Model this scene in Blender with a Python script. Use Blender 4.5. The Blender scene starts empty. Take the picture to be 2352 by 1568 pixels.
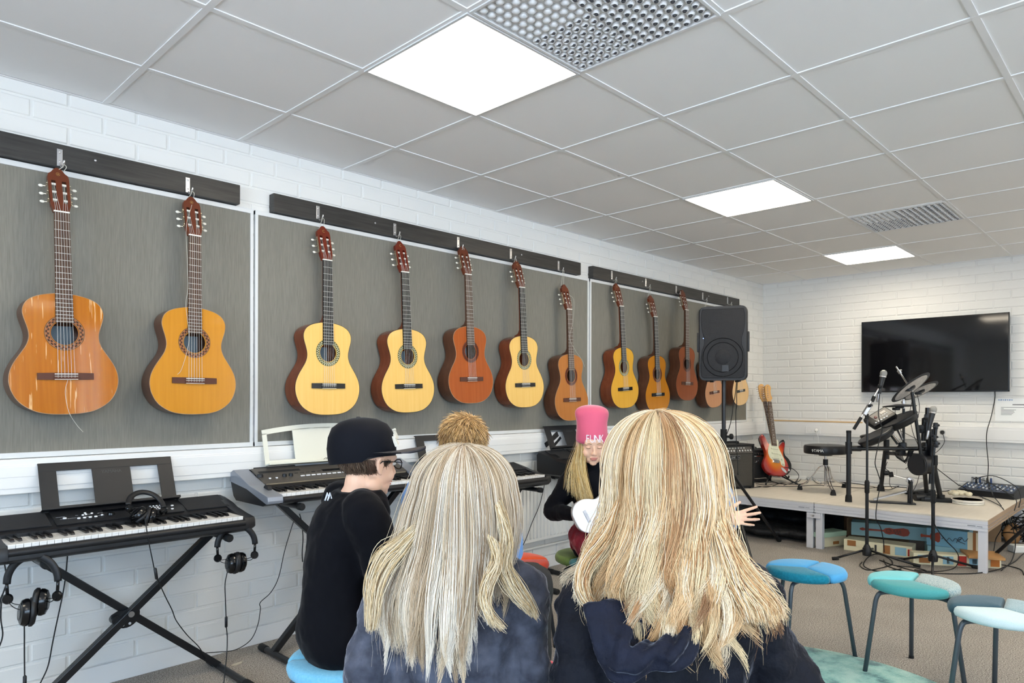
import bpy, bmesh, math, random
import numpy as np
from mathutils import Vector, Matrix, Euler
random.seed(7)
SC = bpy.context.scene
COL = SC.collection
PI = math.pi
V = Vector
# ------------------------------------------------------------------ camera constants (2352 x 1568 frame)
FPX, YAW, ROLL, HY, CAMZ = 1596.4, 0.7671, 0.0024, 914.5, 1.247
FW = V((math.cos(YAW), math.sin(YAW), 0)); RT = V((math.sin(YAW), -math.cos(YAW), 0))
D, B, ZC = 3.388, 7.568, 2.5225       # left wall y, back wall x, ceiling z

def ray(u, v):
    a, b = (u-1176)/FPX, -(v-HY)/FPX
    c, s = math.cos(ROLL), math.sin(ROLL)
    return FW + RT*(a*c-b*s) + V((0, 0, 1))*(a*s+b*c)
def at(u, v, x=None, y=None, z=None, d=None):
    "point seen at picture position (u, v) on the plane x=, y=, z= or at depth d"
    r = ray(u, v)
    if x is not None: t = x/r.x
    elif y is not None: t = y/r.y
    elif z is not None: t = (z-CAMZ)/r.z
    else: t = d
    return V((r.x*t, r.y*t, CAMZ+r.z*t))
def cv(a, d, z):
    "point by lateral offset a, distance d along the view heading and height z"
    return FW*d + RT*a + V((0, 0, z))

# ------------------------------------------------------------------ materials
def S(h):
    h = h.lstrip('#'); c = [int(h[i:i+2], 16)/255 for i in (0, 2, 4)]
    return tuple(x/12.92 if x <= .04045 else ((x+.055)/1.055)**2.4 for x in c)
MATS = {}
def mat(name, col, rough=.5, metal=0., spec=.5, coat=0., bump=None, noise=None, alpha=None, trans=0., ior=1.45, emit=None, sheen=0., sss=0.):
    "bump=(scale, strength, distance); noise=(scale, colour2, contrast, stretch xyz)"
    if name in MATS: return MATS[name]
    m = bpy.data.materials.new(name); m.use_nodes = True
    nt = m.node_tree; bs = nt.nodes['Principled BSDF']
    col = S(col) if isinstance(col, str) else col
    bs.inputs['Base Color'].default_value = (*col, 1)
    bs.inputs['Roughness'].default_value = rough; bs.inputs['Metallic'].default_value = metal
    bs.inputs['Specular IOR Level'].default_value = spec; bs.inputs['Coat Weight'].default_value = coat
    bs.inputs['Coat Roughness'].default_value = .05
    bs.inputs['IOR'].default_value = ior; bs.inputs['Transmission Weight'].default_value = trans
    if sheen:
        bs.inputs['Sheen Weight'].default_value = sheen; bs.inputs['Sheen Roughness'].default_value = .35
    if sss:
        bs.inputs['Subsurface Weight'].default_value = sss; bs.inputs['Subsurface Radius'].default_value = (.012, .005, .003)
        bs.inputs['Subsurface Scale'].default_value = 1
    if alpha is not None: bs.inputs['Alpha'].default_value = alpha
    if emit:
        bs.inputs['Emission Color'].default_value = (*emit[0], 1); bs.inputs['Emission Strength'].default_value = emit[1]
    L = nt.links.new
    if noise:
        tc = nt.nodes.new('ShaderNodeTexCoord'); mp = nt.nodes.new('ShaderNodeMapping')
        L(tc.outputs['Object'], mp.inputs[0]); mp.inputs['Scale'].default_value = noise[3] if len(noise) > 3 else (1, 1, 1)
        n = nt.nodes.new('ShaderNodeTexNoise'); n.inputs['Scale'].default_value = noise[0]; n.inputs['Detail'].default_value = 4
        L(mp.outputs[0], n.inputs['Vector'])
        r = nt.nodes.new('ShaderNodeValToRGB'); c = noise[2]
        r.color_ramp.elements[0].position = .5-c; r.color_ramp.elements[1].position = .5+c
        c2 = S(noise[1]) if isinstance(noise[1], str) else noise[1]
        r.color_ramp.elements[0].color = (*col, 1); r.color_ramp.elements[1].color = (*c2, 1)
        L(n.outputs['Fac'], r.inputs[0]); L(r.outputs[0], bs.inputs['Base Color'])
    if bump:
        tc = nt.nodes.new('ShaderNodeTexCoord'); n = nt.nodes.new('ShaderNodeTexNoise')
        n.inputs['Scale'].default_value = bump[0]; n.inputs['Detail'].default_value = 5
        L(tc.outputs['Object'], n.inputs['Vector'])
        b = nt.nodes.new('ShaderNodeBump'); b.inputs['Strength'].default_value = bump[1]; b.inputs['Distance'].default_value = bump[2]
        L(n.outputs['Fac'], b.inputs['Height']); L(b.outputs[0], bs.inputs['Normal'])
    MATS[name] = m
    return m

# ------------------------------------------------------------------ mesh builder
def basis(d, up=V((0, 0, 1))):
    d = V(d).normalized()
    if abs(d.dot(up)) > .999: up = V((1, 0, 0))
    x = up.cross(d).normalized(); y = d.cross(x)
    return x, y, d
class MB:
    def __init__(s): s.v = []; s.f = []; s.m = []; s.mi = 0; s.T = Matrix.Identity(4)
    def add(s, vs, fs):
        o = len(s.v)
        s.v += [tuple(s.T @ V(p)) for p in vs]; s.f += [tuple(i+o for i in f) for f in fs]; s.m += [s.mi]*len(fs)
        return s
    def box(s, c, size, rz=0, R=None, bev=0):
        hx, hy, hz = [k/2 for k in size]; c = V(c)
        R = R if R is not None else Matrix.Rotation(rz, 3, 'Z')
        if bev:
            b = min(bev, hx*.98, hy*.98, hz*.98)
            bm = bmesh.new(); bmesh.ops.create_cube(bm, size=1)
            for v in bm.verts: v.co = V((v.co.x*2*hx, v.co.y*2*hy, v.co.z*2*hz))
            bmesh.ops.bevel(bm, geom=bm.edges[:], offset=b, segments=2, affect='EDGES', profile=.6)
            vs = [c+R @ v.co for v in bm.verts]; bm.verts.index_update()
            fs = [tuple(v.index for v in f.verts) for f in bm.faces]; bm.free()
            return s.add(vs, fs)
        vs = [c+R @ V((x*hx, y*hy, z*hz)) for x, y, z in [(-1,-1,-1),(1,-1,-1),(1,1,-1),(-1,1,-1),(-1,-1,1),(1,-1,1),(1,1,1),(-1,1,1)]]
        return s.add(vs, [(0,3,2,1),(4,5,6,7),(0,1,5,4),(1,2,6,5),(2,3,7,6),(3,0,4,7)])
    def b2(s, a, b, bev=0):
        a, b = V(a), V(b)
        return s.box((a+b)/2, [abs(b[i]-a[i]) for i in range(3)], bev=bev)
    def beam(s, p0, p1, w, h, up=V((0, 0, 1)), bev=0):
        "rectangular bar from p0 to p1, w wide across, h high"
        p0, p1 = V(p0), V(p1); x, y, d = basis(p1-p0, up)
        return s.box((p0+p1)/2, (w, h, (p1-p0).length), R=Matrix((x, y, d)).transposed(), bev=bev)
    def cyl(s, p0, p1, r0, r1=None, n=16, cap=True):
        p0, p1 = V(p0), V(p1); r1 = r0 if r1 is None else r1
        x, y, d = basis(p1-p0)
        vs = []
        for p, r in ((p0, r0), (p1, r1)):
            vs += [p+x*(r*math.cos(2*PI*i/n))+y*(r*math.sin(2*PI*i/n)) for i in range(n)]
        fs = [(i, (i+1) % n, n+(i+1) % n, n+i) for i in range(n)]
        if cap: fs += [tuple(range(n-1, -1, -1)), tuple(range(n, 2*n))]
        return s.add(vs, fs)
    def tube(s, pts, r, n=8, cap=True, closed=False, flat=1.0, up=V((0, 0, 1))):
        pts = [V(p) for p in pts]; k = len(pts)
        rr = r if isinstance(r, (list, tuple)) else [r]*k
        vs = []; px = None
        for i, p in enumerate(pts):
            if closed: d = pts[(i+1) % k]-pts[i-1]
            else: d = pts[min(i+1, k-1)]-pts[max(i-1, 0)]
            if d.length < 1e-9: d = V((0, 0, 1))
            d.normalize()
            if px is None: x, y, _ = basis(d, up)
            else:
                x = px-d*px.dot(d)
                x = x.normalized() if x.length > 1e-6 else basis(d)[0]
                y = d.cross(x)
            px = x
            vs += [p+x*(rr[i]*math.cos(2*PI*j/n))+y*(rr[i]*flat*math.sin(2*PI*j/n)) for j in range(n)]
        fs = []
        for i in range(k if closed else k-1):
            a, b = i*n, ((i+1) % k)*n
            fs += [(a+j, a+(j+1) % n, b+(j+1) % n, b+j) for j in range(n)]
        if cap and not closed: fs += [tuple(range(n-1, -1, -1)), tuple(range((k-1)*n, k*n))]
        return s.add(vs, fs)
    def lathe(s, prof, c=(0, 0, 0), axis=(0, 0, 1), n=24, sx=1, sy=1, a0=0, a1=None, cap=True):
        "prof = [(radius, height), ...]"
        x, y, d = basis(axis); c = V(c); vs = []; full = a1 is None
        na = n if full else n+1; span = 2*PI if full else a1-a0
        for r, h in prof:
            vs += [c+x*(r*sx*math.cos(a0+span*i/n))+y*(r*sy*math.sin(a0+span*i/n))+d*h for i in range(na)]
        fs = []
        for k in range(len(prof)-1):
            for i in range(n):
                j = (i+1) % na if full else i+1
                fs.append((k*na+i, k*na+j, (k+1)*na+j, (k+1)*na+i))
        if cap and full and prof[0][0] > 1e-6: fs.append(tuple(range(n-1, -1, -1)))
        if cap and full and prof[-1][0] > 1e-6: fs.append(tuple(range((len(prof)-1)*n, len(prof)*n)))
        return s.add(vs, fs)
    def ell(s, c, r, nu=20, nv=12, R=None):
        c = V(c); R = R if R is not None else Matrix.Identity(3); r = r if hasattr(r, '__len__') else (r, r, r)
        vs = [c+R @ V((0, 0, r[2]))]
        for j in range(1, nv):
            t = PI*j/nv
            vs += [c+R @ V((r[0]*math.sin(t)*math.cos(2*PI*i/nu), r[1]*math.sin(t)*math.sin(2*PI*i/nu), r[2]*math.cos(t))) for i in range(nu)]
        vs.append(c-R @ V((0, 0, r[2])))
        fs = [(0, 1+i, 1+(i+1) % nu) for i in range(nu)]
        for j in range(nv-2):
            a = 1+j*nu; b = a+nu
            fs += [(a+i, b+i, b+(i+1) % nu, a+(i+1) % nu) for i in range(nu)]
        a = 1+(nv-2)*nu; L = len(vs)-1
        fs += [(a+i, L, a+(i+1) % nu) for i in range(nu)]
        return s.add(vs, fs)
    def prism(s, outline, h0, h1, M=None, top=True, bot=True, inset=0):
        "outline: 2D points counter-clockwise, extruded along local z"
        M = M or Matrix.Identity(4); n = len(outline)
        vs = [M @ V((x, y, h0)) for x, y in outline]+[M @ V((x, y, h1)) for x, y in outline]
        fs = [(i, (i+1) % n, n+(i+1) % n, n+i) for i in range(n)]
        if bot: fs.append(tuple(range(n-1, -1, -1)))
        if top: fs.append(tuple(range(n, 2*n)))
        return s.add(vs, fs)
    def loft(s, rings, cap=True):
        n = len(rings[0]); vs = [p for r in rings for p in r]; fs = []
        for k in range(len(rings)-1):
            fs += [(k*n+i, k*n+(i+1) % n, (k+1)*n+(i+1) % n, (k+1)*n+i) for i in range(n)]
        if cap: fs += [tuple(range(n-1, -1, -1)), tuple(range((len(rings)-1)*n, len(rings)*n))]
        return s.add(vs, fs)
    def build(s, name, mats, parent=None, smooth=None, loc=None, bevel=0, normals=True):
        me = bpy.data.meshes.new(name); me.from_pydata(s.v, [], s.f)
        mats = mats if isinstance(mats, (list, tuple)) else [mats]
        for m in mats: me.materials.append(m)
        if len(mats) > 1: me.polygons.foreach_set('material_index', s.m)
        if normals:
            bm = bmesh.new(); bm.from_mesh(me); bmesh.ops.recalc_face_normals(bm, faces=bm.faces); bm.to_mesh(me); bm.free()
        o = bpy.data.objects.new(name, me); COL.objects.link(o)
        if loc is not None: o.location = loc
        if parent is not None: o.parent = parent
        if bevel:
            b = o.modifiers.new('bevel', 'BEVEL'); b.width = bevel; b.segments = 2; b.limit_method = 'ANGLE'; b.angle_limit = .7
        if smooth is not None:
            me.polygons.foreach_set('use_smooth', [True]*len(me.polygons))
            if smooth < 179:
                me.set_sharp_from_angle(angle=math.radians(smooth))
        me.update()
        return o
def crv(pts, n=6):
    "Catmull-Rom through pts"
    pts = [V(p) for p in pts]; out = []
    P = [pts[0]*2-pts[1]]+pts+[pts[-1]*2-pts[-2]]
    for i in range(1, len(P)-2):
        for k in range(n):
            t = k/n; a, b, c, d = P[i-1], P[i], P[i+1], P[i+2]
            out.append(.5*((2*b)+(c-a)*t+(2*a-5*b+4*c-d)*t*t+(3*b-a-3*c+d)*t**3))
    out.append(pts[-1]); return out
def tag(o, label, cat, group=None):
    o['label'] = label; o['category'] = cat
    if group: o['group'] = group
    return o
def thing(name, label, cat, loc=(0, 0, 0), rz=0, group=None, rot=None):
    o = bpy.data.objects.new(name, None); COL.objects.link(o); o.location = loc
    o.rotation_euler = rot if rot is not None else (0, 0, rz)
    o.empty_display_size = .05
    return tag(o, label, cat, group)
def struct(o): o['kind'] = 'structure'; return o
def text_mb(txt, size, M, font=None, ext=.0006, res=3, shear=0, space=1.0, align='CENTER'):
    "lettering as mesh: returns an MB"
    cu = bpy.data.curves.new('t', 'FONT'); cu.body = txt; cu.size = size; cu.extrude = ext; cu.resolution_u = res
    cu.align_x = align; cu.align_y = 'CENTER'; cu.shear = shear; cu.space_character = space
    ob = bpy.data.objects.new('t', cu); COL.objects.link(ob)
    dg = bpy.context.evaluated_depsgraph_get(); me = bpy.data.meshes.new_from_object(ob.evaluated_get(dg))
    mb = MB(); mb.add([M @ v.co for v in me.vertices], [tuple(p.vertices) for p in me.polygons])
    bpy.data.objects.remove(ob); bpy.data.curves.remove(cu); bpy.data.meshes.remove(me)
    return mb
def frame_M(o, x, y):
    "matrix with origin o, local x and y axes"
    x = V(x).normalized(); y = V(y).normalized(); z = x.cross(y)
    M = Matrix((x, y, z)).transposed().to_4x4(); M.translation = V(o); return M
def cable(name, pts, r, m, label=None, cat='cable', group=None, parent=None, n=6, k=6):
    o = MB().tube(crv(pts, k), r, n).build(name, m, parent, smooth=180)
    if label: tag(o, label, cat, group)
    return o

# common materials
black_plastic = mat('black plastic', '#17181b', .42, bump=(900, .15, .0004))
black_gloss = mat('glossy black plastic', '#0b0c0e', .18)
black_metal = mat('black powder coated steel', '#121316', .35, spec=.6)
rubber = mat('black rubber', '#101112', .7)
chrome = mat('chrome', (.75, .75, .77), .12, 1)
steel = mat('zinc plated steel', (.55, .55, .56), .3, 1)
white_plastic = mat('white plastic', '#e8e8e4', .35)
cable_black = mat('black cable', '#0c0d0f', .5)
# ================================================================== ROOM
white_paint = mat('white masonry paint', (.765, .765, .74), .62, spec=.3, bump=(130, .25, .0012))
mortar_paint = mat('white painted mortar', (.765, .765, .74), .75, spec=.2, bump=(160, .6, .002))
trim_white = mat('white painted trim', (.80, .80, .785), .4)
XB0, YR = -2.9, -3.3          # rear wall x, right wall y
RH, BL, J = .0795, .265, .009
def brick_wall(name, axis, lo, hi, plane, sgn, phase, zlo=0, holes=()):
    "bricks laid along x (axis 0) or y (axis 1); sgn = direction the faces look along the other axis"
    rnd = random.Random(3); mb = MB(); z0 = .162-RH*3
    row = 0
    while z0+row*RH < ZC+.02:
        za, zb = z0+row*RH+J/2, z0+(row+1)*RH-J/2; za, zb = max(za, 0), min(zb, ZC+.02)
        k = math.floor((lo-phase)/BL)-1; off = (BL/2 if row % 2 else 0)
        while phase+off+k*BL < hi:
            a, b = phase+off+k*BL+J/2, phase+off+(k+1)*BL-J/2; k += 1
            a, b = max(a, lo), min(b, hi)
            if b-a < .012 or zb-za < .01: continue
            if any(a < h[1] and b > h[0] and za < h[3] and zb > h[2] for h in holes):
                for h in holes:
                    if za < h[3] and zb > h[2]:
                        if a < h[0] < b: b = h[0]
                        elif a < h[1] < b: a = h[1]
                        elif a >= h[0] and b <= h[1]: a = b
                if b-a < .012: continue
            d = .0055+rnd.uniform(-.0012, .0012); c = .0045
            q = plane+sgn*d
            pts = []
            for (s, t) in ((a, za), (b, za), (b, zb), (a, zb)): pts.append((s, t, plane-sgn*.002))
            j = lambda: rnd.uniform(-.0008, .0008)
            for (s, t) in ((a+.0015+j(), za+.0015+j()), (b-.0015+j(), za+.0015+j()), (b-.0015+j(), zb-.0015+j()), (a+.0015+j(), zb-.0015+j())): pts.append((s, t, q-sgn*.0022))
            for (s, t) in ((a+c, za+c), (b-c, za+c), (b-c, zb-c), (a+c, zb-c)): pts.append((s, t, q))
            vs = [(p[0], p[2], p[1]) if axis == 0 else (p[2], p[0], p[1]) for p in pts]
            fs = [(i, (i+1) % 4, 4+(i+1) % 4, 4+i) for i in range(4)]+[(4+i, 4+(i+1) % 4, 8+(i+1) % 4, 8+i) for i in range(4)]+[(8, 9, 10, 11)]
            mb.add(vs, fs)
        row += 1
    mb.mi = 1
    def slab(a, b, za, zb):
        if axis == 0: mb.b2((a, plane, za), (b, plane-sgn*.15, zb))
        else: mb.b2((plane, a, za), (plane-sgn*.15, b, zb))
    if not holes: slab(lo, hi, 0, ZC+.1)
    else:
        x = lo
        for h in holes:
            slab(x, h[0], 0, ZC+.1); slab(h[0], h[1], 0, h[2]); slab(h[0], h[1], h[3], ZC+.1); x = h[1]
        slab(x, hi, 0, ZC+.1)
    return struct(mb.build(name, [white_paint, mortar_paint], smooth=None))
brick_wall('wall_left', 0, XB0, B, D, -1, 1.739-.1325)
brick_wall('wall_back', 1, YR, D, B, -1, 2.955)
WIN_R = [(-2.6, -1.2, .75, 2.42), (-.9, .5, .75, 2.42), (.75, 1.75, .75, 2.42), (2.42, 2.78, .75, 2.42), (4.38, 5.12, .75, 2.42)]  # unseen windows; spans shaped for guitar highlights, the last added to brighten the ceiling
WIN_B = [(-2.8, -1.3, .75, 2.42), (-1.0, .4, .75, 2.42), (.7, 2.1, .75, 2.42)]
brick_wall('wall_right', 0, XB0, B, YR, 1, .1, holes=WIN_R)
brick_wall('wall_front', 1, YR, D, XB0, 1, .2, holes=WIN_B)
glass = mat('window glass', (1, 1, 1), 0)
nt = glass.node_tree; tr = nt.nodes.new('ShaderNodeBsdfTransparent'); gl = nt.nodes.new('ShaderNodeBsdfGlossy'); gl.inputs['Roughness'].default_value = 0
fr = nt.nodes.new('ShaderNodeFresnel'); mxs = nt.nodes.new('ShaderNodeMixShader')
nt.links.new(fr.outputs[0], mxs.inputs[0]); nt.links.new(tr.outputs[0], mxs.inputs[1]); nt.links.new(gl.outputs[0], mxs.inputs[2])
nt.links.new(mxs.outputs[0], nt.nodes['Material Output'].inputs['Surface'])
wn = 1
for (a, b, z0, z1), ax in [(w, 0) for w in WIN_R]+[(w, 1) for w in WIN_B]:
    f = MB(); g = MB()
    def bar(s0, s1, t0, t1):
        if ax == 0: f.b2((s0, YR-.05, t0), (s1, YR-.11, t1))
        else: f.b2((XB0-.05, s0, t0), (XB0-.11, s1, t1))
    for (s0, s1, t0, t1) in ((a, b, z0, z0+.06), (a, b, z1-.06, z1), (a, a+.06, z0, z1), (b-.06, b, z0, z1), ((a+b)/2-.03, (a+b)/2+.03, z0, z1)): bar(s0, s1, t0, t1)
    o = struct(f.build('window_%d' % wn, trim_white)); o['label'] = 'unseen white framed window'
    if ax == 0: g.b2((a, YR-.078, z0), (b, YR-.082, z1))
    else: g.b2((XB0-.078, a, z0), (XB0-.082, b, z1))
    g.build('window_pane', glass, o)
    wn += 1

# floor: speckled loop carpet
carpet = mat('grey brown carpet', (.20, .185, .168), .95, spec=.1)
nt = carpet.node_tree; bs = nt.nodes['Principled BSDF']; L = nt.links.new
tc = nt.nodes.new('ShaderNodeTexCoord')
n1 = nt.nodes.new('ShaderNodeTexNoise'); n1.inputs['Scale'].default_value = 175; n1.inputs['Detail'].default_value = 3; n1.inputs['Roughness'].default_value = .7
n2 = nt.nodes.new('ShaderNodeTexNoise'); n2.inputs['Scale'].default_value = 3.0; n2.inputs['Detail'].default_value = 3
L(tc.outputs['Object'], n1.inputs['Vector']); L(tc.outputs['Object'], n2.inputs['Vector'])
r1 = nt.nodes.new('ShaderNodeValToRGB'); r1.color_ramp.elements[0].position = .34; r1.color_ramp.elements[1].position = .66
r1.color_ramp.elements[0].color = (.10, .09, .082, 1); r1.color_ramp.elements[1].color = (.60, .555, .50, 1)
L(n1.outputs['Fac'], r1.inputs[0])
r2 = nt.nodes.new('ShaderNodeValToRGB'); r2.color_ramp.elements[0].position = .3; r2.color_ramp.elements[1].position = .7
r2.color_ramp.elements[0].color = (.86, .86, .86, 1); r2.color_ramp.elements[1].color = (1, 1, 1, 1); L(n2.outputs['Fac'], r2.inputs[0])
mx = nt.nodes.new('ShaderNodeMixRGB'); mx.blend_type = 'MULTIPLY'; mx.inputs[0].default_value = 1
L(r1.outputs[0], mx.inputs[1]); L(r2.outputs[0], mx.inputs[2]); L(mx.outputs[0], bs.inputs['Base Color'])
bp = nt.nodes.new('ShaderNodeBump'); bp.inputs['Strength'].default_value = .8; bp.inputs['Distance'].default_value = .004
L(n1.outputs['Fac'], bp.inputs['Height']); L(bp.outputs[0], bs.inputs['Normal'])
struct(MB().b2((XB0-.15, YR-.15, -.1), (B+.15, D+.15, 0)).build('floor', carpet))

# ceiling: 600 mm tiles in a white grid
tile_m = mat('acoustic ceiling tile', (.86, .86, .86), .85, spec=.15, bump=(420, .2, .0006))
grid_m = mat('white ceiling grid', (.80, .80, .80), .45)
GX0, GY0 = .9456, 3.4995
TX = lambda i: GX0+.6*i
TY = lambda j: GY0-.6*j
LIGHTS = [(i, j) for i in (-3, 1, 5, 9) for j in (2, 6, 10)]
VENTS = [(1, 3), (7, 3)]
tiles = MB(); grid = MB()
for i in range(-7, 12):
    for j in range(0, 12):
        if (i, j) in LIGHTS or (i, j) in VENTS: continue
        x0, x1 = max(TX(i)+.0105, XB0), min(TX(i+1)-.0105, B-.006)
        y1, y0 = min(TY(j)-.0105, D-.006), max(TY(j+1)+.0105, YR)
        if x1-x0 < .02 or y1-y0 < .02: continue
        # tile face just above the grid flange
        tiles.b2((x0, y0, ZC+.0025), (x1, y1, ZC+.02), bev=.0025)
for i in range(-6, 13):
    if TX(i) < B: grid.b2((TX(i)-.012, YR, ZC-.0015), (TX(i)+.012, D, ZC+.03))
for j in range(0, 13):
    if YR < TY(j) < D: grid.b2((XB0, TY(j)-.012, ZC-.0012), (B, TY(j)+.012, ZC+.03))
grid.b2((XB0, D-.022, ZC-.001), (B, D, ZC+.001)); grid.b2((B-.022, YR, ZC-.001), (B, D, ZC+.001))
c = struct(tiles.build('ceiling', tile_m))
struct(grid.build('ceiling_grid', grid_m, c))
struct(MB().b2((XB0-.15, YR-.15, ZC+.05), (B+.15, D+.15, ZC+.15)).build('roof_slab', tile_m, c))

diff_m = mat('lit diffuser', (.9, .9, .9), .5, emit=((1, .88, .70), 10.0))
frame_m = mat('light fitting frame', '#d5d6d6', .4)
lab = {(1, 2): 'square lit ceiling panel light, largest and nearest, beside the round-nozzle vent',
       (5, 2): 'lit ceiling panel light in the middle of the row running to the back wall',
       (9, 2): 'lit ceiling panel light nearest the television wall'}
for (i, j) in LIGHTS:
    if not (XB0 < TX(i) and TX(i+1) < B and TY(j+1) > YR): continue
    t = thing('ceiling_light', lab.get((i, j), 'lit square ceiling panel light behind or beside the camera'), 'ceiling light', (TX(i)+.3, TY(j)-.3, ZC), group='square ceiling panel lights')
    f = MB()
    for s in (-1, 1):
        f.box((s*.2925, 0, .004), (.011, .596, .02)); f.box((0, s*.2925, .004), (.574, .011, .02))
    f.build('frame', frame_m, t)
    MB().box((0, 0, .0035), (.572, .572, .006)).build('diffuser', diff_m, t)

vent_m = mat('white enamelled vent', '#d9dadb', .35)
vent_dark = mat('vent opening', (.05, .05, .055), .8)
for q, (i, j) in enumerate(VENTS):
    t = thing('ceiling_vent', ['white square ceiling vent with round nozzles, beside the nearest ceiling light', 'far ceiling vent with round nozzles, near the television wall'][q], 'air vent', (TX(i)+.3, TY(j)-.3, ZC), group='nozzle ceiling vents')
    f = MB()
    for s in (-1, 1):
        f.box((s*.2905, 0, .002), (.012, .59, .014), bev=.002); f.box((0, s*.2905, .002), (.57, .012, .014), bev=.002)
    f.build('frame', vent_m, t)
    MB().box((0, 0, .008), (.572, .572, .006)).build('face_plate', vent_m, t)
    nz = MB()
    N = 15; st = .56/N
    for a in range(N):
        for b in range(N):
            for (ox, oy) in ((0, 0),):
                px, py = -.28+st*(a+.5), -.28+st*(b+.5)
                # direction each eyeball nozzle is turned to
                ang = 0 if a+b < N and a < b+3 and b > 4 else (PI*.25 if b < N/2 else -PI*.6)
                closed = (px < 0 and py > 0)
                c0 = V((px, py, .0045)); dirv = V((math.cos(ang)*.75, math.sin(ang)*.75, -1)) if not closed else V((-.25, .3, -1))
                nz.mi = 0
                nz.lathe([(.0172, 0), (.0178, -.0015), (.0168, -.003)], c0, n=14)
                R = Matrix((basis(dirv))).transposed()
                # ball cap: hemisphere cut, opening towards dirv
                if closed:
                    nz.ell(c0+V((0, 0, -.0005)), (.0152, .0152, .0105), 14, 8)
                else:
                    nz.lathe([(.0155*math.cos(u), -.0155*math.sin(u)*.8) for u in (0, .3, .6, .9)]+[(.0085, -.006)], c0, n=14)
                    nz.mi = 1
                    nz.ell(c0+V((math.cos(ang)*.006, math.sin(ang)*.006, -.0068)), (.0078, .0078, .0045), 12, 6)
    o = nz.build('nozzles', [vent_m, vent_dark], t, smooth=50)

# skirting, trunking, batten
sk = MB().b2((XB0, D-.02, 0), (B, D-.0, .085), bev=.003); struct(sk.build('baseboard_left', trim_white))
sk = MB().b2((B-.02, YR, 0), (B, D-.02, .085), bev=.003); struct(sk.build('baseboard_back', trim_white))
def trunk(name, a, b, ztop, zbot):
    mb = MB()
    if abs(a.x-b.x) > .01:
        mb.b2((a.x, D-.055, zbot), (b.x, D, ztop), bev=.003); mb.b2((a.x, D-.058, zbot+.022), (b.x, D-.05, ztop-.022), bev=.002)
        mb.b2((a.x, D-.060, (ztop+zbot)/2-.002), (b.x, D-.05, ztop-.03), bev=.0015)
    else:
        mb.b2((D and a.x-.055, a.y, zbot), (a.x, b.y, ztop), bev=.003); mb.b2((a.x-.058, a.y, zbot+.022), (a.x-.05, b.y, ztop-.022), bev=.002)
    return struct(mb.build(name, trim_white))
ZT0, ZT1 = .862, 1.000
trunk('trim_1', V((XB0, 0, 0)), V((B, 0, 0)), ZT1, ZT0)
trunk('trim_2', V((B, YR, 0)), V((B, D-.055, 0)), ZT1, ZT0)
pine = mat('bare pine', '#c9a878', .6)
struct(MB().b2((B-.02, D-.08, ZT1+.004), (B, D-1.05, ZT1+.016)).build('trim_3', pine))

# camera
cam = bpy.data.cameras.new('camera'); co = bpy.data.objects.new('camera', cam); COL.objects.link(co); SC.camera = co
cam.sensor_width = 36; cam.lens = FPX/2352*36; cam.shift_y = (HY-784)/2352; cam.clip_start = .05
R = Matrix((RT, V((0, 0, 1)), -FW)).transposed() @ Matrix.Rotation(ROLL, 3, 'Z')
co.matrix_world = Matrix.Translation((0, 0, CAMZ)) @ R.to_4x4()

# light: overcast sky outside, ceiling panels inside
w = bpy.data.worlds.new('sky'); SC.world = w; w.use_nodes = True
nt = w.node_tree; bg = nt.nodes['Background']; bg.inputs[1].default_value = 8.0
# overcast sky; brighter lower half added to light the ceiling from below
tc = nt.nodes.new('ShaderNodeTexCoord'); sp_ = nt.nodes.new('ShaderNodeSeparateXYZ'); cr = nt.nodes.new('ShaderNodeValToRGB')
nt.links.new(tc.outputs['Generated'], sp_.inputs[0]); nt.links.new(sp_.outputs['Z'], cr.inputs[0]); nt.links.new(cr.outputs[0], bg.inputs[0])
e = cr.color_ramp.elements; e[0].position = 0; e[0].color = (.88, 1.03, 1.22, 1); e[1].position = .06; e[1].color = (.54, .75, 1, 1)
def portal(loc, rot, sx, sy):
    l = bpy.data.lights.new('window_light_portal', 'AREA'); l.shape = 'RECTANGLE'; l.size = sx; l.size_y = sy; l.cycles.is_portal = True
    o = bpy.data.objects.new('window_light_portal', l); COL.objects.link(o); o.location = loc; o.rotation_euler = rot
for a, b, z0, z1 in WIN_R: portal(((a+b)/2, YR-.12, (z0+z1)/2), (PI/2, 0, 0), b-a, z1-z0)
for a, b, z0, z1 in WIN_B: portal((XB0-.12, (a+b)/2, (z0+z1)/2), (PI/2, 0, -PI/2), b-a, z1-z0)
SC.view_settings.view_transform = 'Standard'; SC.view_settings.look = 'None'; SC.view_settings.gamma = 1; SC.view_settings.exposure = .86
SC.view_settings.use_curve_mapping = False
cy = SC.cycles; cy.use_denoising = True; cy.use_adaptive_sampling = True; cy.adaptive_threshold = .08; cy.adaptive_min_samples = 16
cy.max_bounces = 5; cy.diffuse_bounces = 4; cy.glossy_bounces = 2; cy.transmission_bounces = 6; cy.transparent_max_bounces = 8
cy.caustics_reflective = False; cy.caustics_refractive = False; cy.sample_clamp_indirect = 6
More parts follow.
